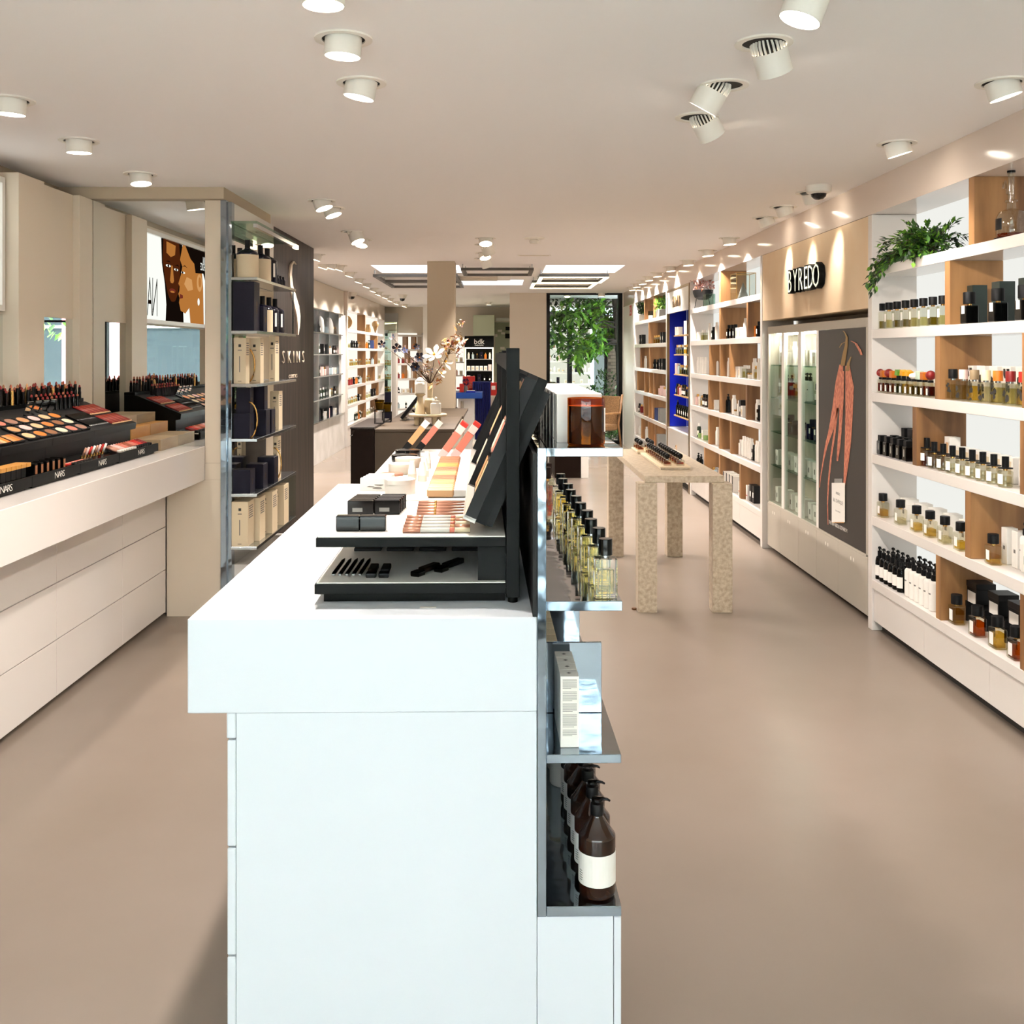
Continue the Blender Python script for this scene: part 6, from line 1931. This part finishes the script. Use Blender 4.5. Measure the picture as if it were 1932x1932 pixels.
wu = thing('wall_shelving', 'white shelving with oak dividers and glowing back on the far side', 'shelving', (0, 0, 0))
LB = [.36, .70, 1.03, 1.37, 1.69, 2.01]
ya, yb = 17.06, 22.55
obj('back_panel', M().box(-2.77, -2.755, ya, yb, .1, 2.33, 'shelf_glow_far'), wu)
obj('bulkhead', M().box(-2.77, -2.60, ya, yb, 2.331, 2.648, 'bulkhead_gloss'), wu)
for a, b in ((ya, ya + .06), (yb - .08, yb)):
    obj('stile', M().box(-2.754, -2.60, a, b, 0, 2.33, 'white_gloss', .002), wu)
for z in LB:
    obj('shelf', M().box(-2.754, -2.60, ya + .061, yb - .081, z - .05, z, 'white_gloss', .002), wu)
obj('base', M().box(-2.754, -2.61, ya + .061, yb - .081, 0, .309, 'white_gloss', .002), wu)
for r, ps in {5: [689], 4: [689, 712], 3: [689.5, 712], 2: [689.5, 707], 1: [689.5, 714], 0: [690, 712]}.items():
    z1_ = (LB[r + 1] - .05) if r < 5 else 2.33
    for p in ps:
        y = YW(p, -2.60)
        obj('divider', M().box(-2.754, -2.602, y, y + .06, LB[r] + .0005, z1_ - .0005, 'oak', .001), wu)
BW = 'glowing far shelving'
bseq = [(['mini_greenbottle', 'mini_greenbottle', 'mini_orange', 'mini_greenbottle', 'mini_clear', 'mini_greenbottle', 'mini_clear', 'mini_clear', 'mini_clear', 'mini_clear'], [670, 673, 676, 679, 682, 685, 693, 697, 701, 705]),
        (['mini_clear', 'mini_clear', 'mini_gold', 'mini_clear', 'mini_gold', 'mini_black', 'mini_clear', 'mini_clear', 'mini_clear', 'mini_blackbox', 'mini_blackbox', 'mini_teal'], [656, 660, 664, 668, 672, 676, 680, 692, 697, 702, 706, 719]),
        (['mini_gold', 'mini_red', 'mini_red', 'mini_black', 'mini_orange', 'mini_greenbottle', 'mini_teal', 'mini_gold', 'mini_gold', 'mini_clear', 'mini_clear'], [654, 659, 663, 667, 672, 676, 680, 693, 697, 701, 716]),
        (['mini_box', 'mini_gold', 'mini_gold', 'mini_clear', 'mini_gold', 'mini_gold', 'mini_gold', 'mini_gold', 'mini_gold', 'mini_teal', 'mini_clear', 'mini_clear'], [655, 661, 664, 668, 672, 676, 680, 692, 697, 703, 715, 719]),
        (['mini_teal', 'mini_clear', 'mini_black', 'mini_black', 'mini_black', 'mini_gold', 'mini_gold', 'mini_orange', 'mini_greenbottle', 'mini_book', 'mini_red', 'mini_box'], [653, 658, 664, 668, 673, 678, 682, 692, 696, 700, 704, 708])]
for r, (sq, px) in enumerate(bseq):
    left_row(sq, px, LB[r], RN[r] + ', ' + BW, -2.68)
t = thing('wooden_ornament', 'turned wooden ice-cream-cone ornament on the top far shelf', 'ornament', (-2.68, YW(708, -2.68), 2.0105))
obj('cone', M().lathe([(0, 0), (.05, .14), (.05, .15), (0, .15)], 'oak_light', 14), t)
obj('ball', M().lathe([(.075 * math.sin(a * math.pi / 8), .20 - .075 * math.cos(a * math.pi / 8)) for a in range(9)], 'oak_light', 14), t)
solo('wooden_disc', M().add(M().lathe([(0, 0), (.12, 0), (.12, .03), (0, .03)], 'oak_light', 20), Matrix.Translation((0, 0, .12)) @ Matrix.Rotation(R90, 4, 'X')), 'round wooden disc leaning at the start of the top far shelf', 'ornament', (-2.67, 17.3, 2.0105))
solo('wooden_vase', M().lathe([(0, 0), (.05, 0), (.06, .05), (.04, .12), (.04, .16), (0, .16)], 'oak_light', 14), 'small wooden vase beside the oak divider, top far shelf', 'vase', (-2.66, YW(694.5, -2.66), 2.0105))

# corner vitrine and angled end shelving on the rear wall
t = thing('corner_vitrine', 'tall glass corner vitrine with golden bottles and dark blue base', 'cabinet', (-2.50, 22.80, 0), .25)
obj('base', M().box(-.16, .16, -.1, .12, 0, .72, 'carton_navy', .003), t)
obj('back', M().box(-.16, .16, .10, .12, .721, 2.3, 'mirror'), t)
obj('crown', M().box(-.16, .16, -.1, .12, 2.301, 2.5, 'carton_grey', .003), t)
obj('pane', M().box(-.16, .16, -.1, -.095, .721, 2.3, 'glass_pane'), t)
for z in (1.0, 1.32, 1.62, 1.95):
    obj('glass_shelf', M().box(-.155, .155, -.09, .095, z - .012, z, 'glass_shelf'), t)
for r, z in enumerate((.722, 1.0, 1.32)):
    for k in range(4):
        put('mini_gold', KIND['mini_gold'][0], 'scent_bottle', 'golden bottle %s along, %s level of the corner vitrine' % (ORD[k], ('lowest', 'second', 'third')[r]), 'bottle', (-2.61 + k * .075, 22.76 + k * .018, z + .001), 0, 'bottles in the corner vitrine', True)
eu = thing('wall_shelving', 'small white end shelving with oak dividers on the rear wall', 'shelving', (-2.34, 22.45, 0), .62)
W = .80
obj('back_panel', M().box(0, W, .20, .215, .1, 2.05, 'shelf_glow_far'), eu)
for a in (0, W - .05):
    obj('stile', M().box(a, a + .05, 0, .2, 0, 2.05, 'white_gloss', .002), eu)
for z in LB:
    obj('shelf', M().box(.051, W - .051, .002, .199, z - .045, z, 'white_gloss', .002), eu)
for r, xs_ in {4: [.28, .5], 3: [.33], 2: [.25, .5], 1: [.45]}.items():
    for x_ in xs_: obj('divider', M().box(x_, x_ + .04, .004, .198, LB[r] + .0005, LB[r + 1] - .0455, 'oak', .001), eu)
eseq = [['mini_teal', 'mini_greenbottle', 'mini_clear'], ['mini_black', 'mini_box', 'mini_box', 'mini_teal', 'mini_book'], ['mini_red', 'mini_orange', 'mini_tall', 'mini_tall', 'mini_tall'], ['mini_red', 'mini_red', 'mini_pink', 'mini_pinkbox', 'mini_pink'], ['mini_box', 'mini_pink', 'mini_orange']]
for r, sq in enumerate(eseq):
    ca, sa = math.cos(.62), math.sin(.62)
    place_row(sq, [(-2.34 + (.1 + k * .6 / len(sq)) * ca - .07 * sa, 22.45 + (.1 + k * .6 / len(sq)) * sa + .07 * ca) for k in range(len(sq))], LB[r] + .0008, .62, RN[r] + ', end shelving', 'goods on the end shelving', True, 'near end')

# ------------------------------------------------------------------ back room
t = thing('sign_vitrine', 'black perfume vitrine with lit frame and white name above', 'cabinet', (PX(904, 21.8), 21.8, 0))
obj('carcass', M().box(-.31, .31, .25, .27, 0, 1.72, 'black'), t)
for a in (-.31, .29): obj('side', M().box(a, a + .02, 0, .25, 0, 1.72, 'black'), t)
obj('head_board', M().box(-.315, .315, -.005, .26, 1.725, 1.967, 'black_metal', .002), t)
for a in ((-.31, -.285, .2, 1.72), (.285, .31, .2, 1.72)):
    obj('light_edge', M().box(a[0], a[1], -.012, -.001, a[2], a[3], 'led_warm'), t)
obj('light_edge', M().box(-.285, .285, -.012, -.001, 1.70, 1.72, 'led_warm'), t)
VZ = [.70, .98, 1.22, 1.47]
for z in VZ: obj('shelf', M().box(-.289, .289, .0, .249, z - .014, z, 'carton_grey'), t)
obj('base_panel', M().box(-.289, .289, .0, .02, 0, .685, 'black'), t)
obj('lettering', text_m('bdk', .16, 'label_white', .002, .95, 1.0), t, (0, -.008, 1.795), 0)
obj('lettering', text_m('PARFUMS', .045, 'label_white', .002, 1), t, (0, -.008, 1.75), 0)
vx_ = PX(904, 21.8)
vs = [['mini_black', 'mini_navy', 'mini_navy', 'mini_red', 'mini_red'], ['mini_pinkbox', 'mini_red', 'mini_navy', 'mini_black', 'mini_black'], ['mini_box', 'mini_box', 'mini_box', 'mini_box', 'mini_box', 'mini_pinkbox'], ['mini_white', 'mini_teal', 'mini_gold', 'mini_navy', 'mini_orange', 'mini_white']]
for r, sq in enumerate(vs):
    place_row(sq, [(vx_ - .23 + k * .46 / (len(sq) - 1), 21.9) for k in range(len(sq))], VZ[r] + .0008, 0, RN[r] + ', name vitrine', 'goods in the name vitrine', True, 'pillar side')
solo('soffit_box', M().box(-.60, -.14, 21.7, 22.95, 1.975, 2.42, 'pale_green_wall', .003), 'grey-green boxed soffit above the black perfume vitrine', 'soffit')
t = thing('white_lit_shelf', 'brightly lit white shelf glimpsed between pillar and black vitrine', 'shelf', (0, 0, 0))
obj('back', M().box(-1.55, -.84, 22.93, 22.96, .2, 1.95, 'shelf_glow_far'), t)
for z in (.75, 1.1, 1.4): obj('board', M().box(-1.55, -.84, 22.75, 22.929, z - .03, z, 'white'), t)
place_row(['mini_clear', 'mini_box', 'mini_clear', 'mini_pink', 'mini_clear', 'mini_box'], [(-1.4 + k * .1, 22.82) for k in range(6)], 1.4008, 0, 'bright shelf by the pillar', 'goods on the bright shelf', True, 'pillar side')
place_row(['mini_pink', 'mini_pinkbox', 'mini_pink', 'mini_pinkbox', 'mini_pink', 'mini_box'], [(-1.4 + k * .1, 22.82) for k in range(6)], 1.1008, 0, 'lower bright shelf by pillar', 'goods on the bright shelf', True, 'pillar side')
t = thing('wall_panel', 'pale green patterned wall panel with small pinned pictures in the back room', 'wall panel', (0, 0, 0))
obj('panel', M().box(-.14, .54, 22.96, 22.985, .3, 2.3, 'pale_green_wall'), t)
for k, (px, py, w, h, mt) in enumerate(((958, 620, .05, .04, 'black'), (958, 634, .06, .055, 'black'), (943, 624, .05, .025, 'label_white'), (949, 629, .045, .025, 'label_white'), (936, 633, .03, .03, 'label_white'), (948, 657, .05, .03, 'label_white'))):
    obj('picture', M().box(PX(px, 22.95) - w, PX(px, 22.95) + w, 22.945, 22.959, PZ(py, 22.95) - h, PZ(py, 22.95) + h, mt), t)
t = thing('air_conditioner', 'white wall air conditioner above the pale green panel', 'air conditioner', (PX(949, 22.8), 22.83, PZ(608, 22.8)))
obj('case', M().box(-.17, .2, -.1, .12, 0, .10, 'white', .02), t)
obj('vane', M().box(-.16, .19, -.105, -.101, .01, .03, 'greige'), t)

t = thing('blue_bar_table', 'royal blue bar table with white pedestal near the pillar', 'table', (0, 0, 0))
obj('table_top', M().box(-.98, -.26, 14.0, 14.55, .966, 1.047, 'blue_table', .004), t)
obj('pedestal', M().box(-.60, -.37, 14.1, 14.4, .06, .9655, 'white', .003), t)
obj('column', M().cyl(.06, .0, .96, 'white_gloss', 18, -.68, 14.2), t)
obj('cable', M().tube([(-.555, 14.09, .93), (-.565, 14.085, .5), (-.56, 14.085, .2), (-.55, 14.085, .15), (-.53, 14.085, .2), (-.53, 14.085, .93)], .006, 'wood_grey', 6), t)
obj('foot', M().box(-.64, -.34, 14.05, 14.45, 0, .06, 'blue_deep', .003), t)
t = thing('blue_screen_panel', 'tall deep blue fluted panel standing behind the blue table', 'panel', (0, 0, 0))
obj('panel', M().box(-.42, -.15, 14.85, 14.9, 0, 1.18, 'blue_navy', .01), t)
for k in range(8):
    obj('flute', M().cyl(.014, .02, 1.16, 'blue_navy', 8, -.40 + k * .033, 14.846), t)
obj('socket_plate', M().box(-.402, -.38, 14.825, 14.833, .66, .71, 'label_white'), t)
solo('red_block', M().box(PX(873, 15), PX(896, 15), 14.99, 15.06, 0, PZ(710, 15), 'red', .004), 'red lacquered block panel behind the blue table', 'panel')
solo('red_figure', M().box(-.03, .03, -.03, .03, 0, .12, 'red', .004).box(-.07, .02, -.02, .02, .04, .07, 'red', .004), 'small red abstract figure on the blue table', 'ornament', (PX(871, 14.2), 14.2, 1.0475))
t = thing('purple_bouquet', 'round dark purple flower ball in a small grey vase', 'bouquet', (PX(879, 14.25), 14.25, 1.0475))
obj('vase', M().lathe([(0, 0), (.025, 0), (.03, .05), (.02, .09), (0, .09)], 'carton_grey', 12), t)
rg = random.Random(4); pd = []
for k in range(160):
    d = rnd(rg, 1).normalized(); pd.append((Vector((0, 0, .14)) + d * .035, d + rnd(rg, .5), rg.uniform(.7, 1.1)))
obj('blossoms', leaf_mesh(pd, .03, ['purple'], rg), t)
t = thing('perfume_plinth', 'blue and white plinth carrying a clear bottle on the blue table', 'plinth', (PX(889, 14.1), 14.12, 1.0475))
obj('blue_base', M().box(-.07, .06, -.05, .05, 0, .018, 'blue_deep', .002), t)
obj('white_tray', M().box(-.06, .05, -.045, .045, .0185, .03, 'label_white', .002), t)
put('square_amber_display', lambda: bottle('square', .06, .04, .07, liq='liq_amber', fill=.3, cap=('box', .02, .035, 'glass_bottle'), neck=(.012, .006, 'steel')), 'perfume_bottle', 'clear display bottle on the blue and white plinth', 'bottle', (PX(888, 14.1), 14.12, 1.0785), 0)
solo('fire_box', M().box(-.10, .10, -.05, .05, 0, .2, 'red', .004).box(-.03, .03, -.056, -.051, .09, .15, 'label_white'), 'red box with white label on a stand behind the black display', 'box', (PX(931, 15.6), 15.6, PZ(746, 15.6)))
solo('box_stand', M().box(-.11, .11, -.06, .06, 0, PZ(746, 15.6) - .001, 'greige', .004), 'pale stand carrying the red box behind the blue panel', 'stand', (PX(931, 15.6), 15.6, 0))

# ================================================================== garden outside the rear window
struct('ground_garden', M().box(-.5, 6, 18.0, 36, -.13, -.02, 'soil'))
rg = random.Random(12)
tr = thing('garden_tree', 'dark-barked tree with bright green leaves outside the garden window', 'tree', (PX(1171, 19.6), 19.6, -.02))
tk = [(.0, 0, 0), (.02, 0, .8), (-.01, .02, 1.6), (-.06, .0, 2.4), (-.12, 0, 3.2)]
obj('trunk', M().tube(tk, [.12, .10, .085, .09, .1], 'bark', 12), tr)
br = M()
lv, ld = [], []
for k in range(16):
    z = rg.uniform(1.5, 3.3)
    p = Vector((-.05, 0, z)); d = Vector((-1, rg.uniform(-.8, .9), rg.uniform(-.1, .25))).normalized(); pts = [tuple(p)]
    for s_ in range(8):
        d = (d + rnd(rg, .2) + Vector((0, 0, -.05))).normalized(); p = p + d * rg.uniform(.13, .2); pts.append(tuple(p))
        for q in range(16):
            p.x = max(p.x, -1.3)
            lp = p + rnd(rg, .16)
            if lp.x > -.35: lp.y = abs(lp.y) + .22
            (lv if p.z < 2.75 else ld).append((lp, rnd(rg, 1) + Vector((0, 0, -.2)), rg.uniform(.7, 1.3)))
    br.tube(pts, [.02 - .002 * i for i in range(9)], 'bark', 5)
for k in range(420):
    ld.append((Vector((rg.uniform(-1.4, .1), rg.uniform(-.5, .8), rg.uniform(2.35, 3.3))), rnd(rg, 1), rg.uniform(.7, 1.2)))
obj('branches', br, tr)
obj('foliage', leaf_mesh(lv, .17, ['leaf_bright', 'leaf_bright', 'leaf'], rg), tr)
obj('dark_foliage', leaf_mesh(ld, .11, ['leaf_dark', 'leaf', 'leaf_dark'], rg), tr)  # darker leaf colours for the upper crown
for i, (px, Yp, h, w) in enumerate(((1118, 19.0, .95, .28), (1140, 19.8, 1.25, .25), (1162, 18.9, .8, .3), (1150, 18.5, .5, .3))):
    t = thing('garden_shrub', ('round dark shrub', 'taller slim shrub beside the blue column', 'spreading shrub at the tree foot', 'low feathery shrub behind the cane chair')[i] + ' in the garden', 'shrub', (PX(px, Yp), Yp, -.02))
    pd = []
    for k in range(420):
        z = rg.uniform(.05, h); ww = w * math.sin(max(.15, min(1, z / h)) * 2.6)
        pd.append((Vector((rg.gauss(0, ww * .6), rg.gauss(0, ww * .6), z)), rnd(rg, 1) + Vector((0, 0, .5)), rg.uniform(.7, 1.2)))
    obj('stem', M().tube([(0, 0, 0), (0, 0, h * .8)], .015, 'bark', 6), t)
    obj('foliage', leaf_mesh(pd, .09, ['leaf_dark', 'leaf', 'leaf'], rg), t)
# neighbouring pavilion with lit shelves
pv = thing('garden_pavilion', 'glazed neighbouring pavilion with lit white shelves and dark posts', 'building', (0, 0, 0))
Yp = 23.6
obj('back_wall', M().box(.7, 2.16, Yp + .7, Yp + .8, 0, 2.5, 'shelf_glow_far'), pv)
obj('roof', M().box(.6, 2.4, Yp - .05, Yp + .9, 2.45, 2.58, 'grey_rail'), pv)
obj('lower_wall', M().box(.7, 2.16, Yp + .4, Yp + .69, 0, .55, 'white'), pv)
for z in (.87, 1.14, 1.42, 1.725, 2.02):
    obj('shelf', M().box(.72, 2.15, Yp + .45, Yp + .69, z - .045, z, 'white'), pv)
obj('post', M().box(PX(1070, Yp), PX(1079, Yp), Yp - .06, Yp + .06, 0, 2.45, 'black'), pv)
obj('blue_column', M().box(PX(1121, Yp), PX(1139.5, Yp), Yp - .06, Yp + .1, -.02, 2.45, 'pale_blue'), pv)
obj('dark_door', M().box(PX(1139.6, Yp), PX(1148, Yp), Yp, Yp + .1, -.02, 2.45, 'black'), pv)
for x_ in (1046, 1052, 1106): obj('upright', M().box(PX(x_, Yp), PX(x_, Yp) + .04, Yp + .46, Yp + .68, 1.726, 1.97, 'oak'), pv)
obj('lamp_tube', M().box(1.1, 1.8, Yp + .2, Yp + .26, 2.36, 2.40, 'led_white'), pv)
pseq = [['mini_box', 'mini_navy', 'mini_box', 'mini_jar', 'mini_box', 'mini_box'], ['mini_box', 'mini_white', 'mini_box', 'mini_jar', 'mini_box', 'mini_box', 'mini_navy', 'mini_box', 'mini_tall', 'mini_box'], ['mini_pink', 'mini_amber', 'mini_pink', 'mini_jar', 'mini_box', 'mini_black', 'mini_black', 'mini_navy', 'mini_greenbottle', 'mini_navy']]
for r, sq in enumerate(pseq):
    place_row(sq, [(PX(1038, Yp + .55) + k * (PX(1112, Yp + .55) - PX(1038, Yp + .55)) / (len(sq) - 1), Yp + .55) for k in range(len(sq))], (.87, 1.14, 1.42)[r] + .0008, 0, ('lowest', 'middle', 'upper')[r] + ' pavilion shelf', 'goods in the pavilion', True, 'window frame side')
for k, px in enumerate((1061, 1087)):
    solo('cone_ornament', M().lathe([(0, 0), (.05, 0), (0, .2)], 'pale_blue', 14), 'pale cone ornament, %s on the high pavilion shelf' % ORD[k], 'ornament', (PX(px, Yp + .55), Yp + .55, 1.7258))
bw = thing('garden_brick_wall', 'weathered grey brick garden wall behind the tree', 'wall', (0, 0, 0))
x0_, x1_ = PX(1147, 23.4), PX(1186, 23.4)
obj('mortar', M().box(x0_, x1_ + .6, 23.42, 23.7, -.02, 2.35, 'brick_wall_mortar'), bw)
brick = M().box(0, .235, 0, .03, 0, .068, 'brick', .004).mesh('brick')
for r in range(30):
    for k in range(3):
        b = obj('brick', brick, bw, (x0_ + .005 + k * .25 - (.12 if r % 2 else 0) + (.12 if r % 2 else 0) * 1.0 + (.06 if r % 2 else 0), 23.392, -.01 + r * .078))

struct('sky_block_storeys', M().box(-4, 6, YE + .3, YE + .6, ZC2 + .35, 10, 'facade').box(-4, 6, -1.7, -1.5, ZC + .25, 10, 'facade'))  # unseen upper facades, added; the rear one blocks sky over the garden
struct('sky_block_court_walls', M().box(3.6, 3.9, 18, 26, -.02, 7, 'brick_wall_mortar').box(.56, .79, YE + .61, 23, ZC2 + .35, 7, 'facade'))  # unseen high walls added to shade the courtyard from the sky
# ================================================================== street in front of the shop (seen in the mirrors)
struct('ground_street', M().box(-16, 16, -30, -1.7, -.14, -.03, 'paving'))
hs = thing('street_facade', 'pale shop facade across the street with red sale poster, seen in mirrors', 'building', (0, -12, 0))
obj('wall', M().box(-12, 14, -.4, 0, -.03, 9, 'facade'), hs)
for k in range(8):
    x_ = -10.5 + k * 3
    w_ = obj('window', M().box(x_, x_ + 2.75, .001, .03, .25, 3.2, 'street_glass'), hs)  # dark panes made wide to dim the reflections in the chrome
    obj('window_frame', M().box(x_ - .06, x_, .001, .06, .2, 3.2, 'white').box(x_ + 2.75, x_ + 2.81, .001, .06, .2, 3.2, 'white').box(x_, x_ + 2.75, .031, .06, 2.2, 2.26, 'white'), w_)
po = obj('sale_poster', M().box(4.1, 5.5, .035, .05, .7, 2.85, 'shop_red'), hs)
for body, z, s_ in (('SALE', 2.1, .5), ('50%', 1.5, .5)):
    o = obj('lettering', text_m(body, s_, 'label_white', .002), po, (4.8, .055, z), math.pi)
t = thing('street_tree', 'leafy street tree outside the shop front, seen in mirrors', 'tree', (4.4, -7, -.03))
obj('trunk', M().tube([(0, 0, 0), (.05, 0, 1.5), (0, 0, 3)], [.12, .1, .08], 'bark', 9), t)
pd = [(Vector((rg.gauss(0, 1.0), rg.gauss(0, .8), rg.uniform(1.9, 4.2))), rnd(rg, 1), rg.uniform(.7, 1.3)) for k in range(900)]
obj('foliage', leaf_mesh(pd, .2, ['leaf_bright', 'leaf'], rg), t)
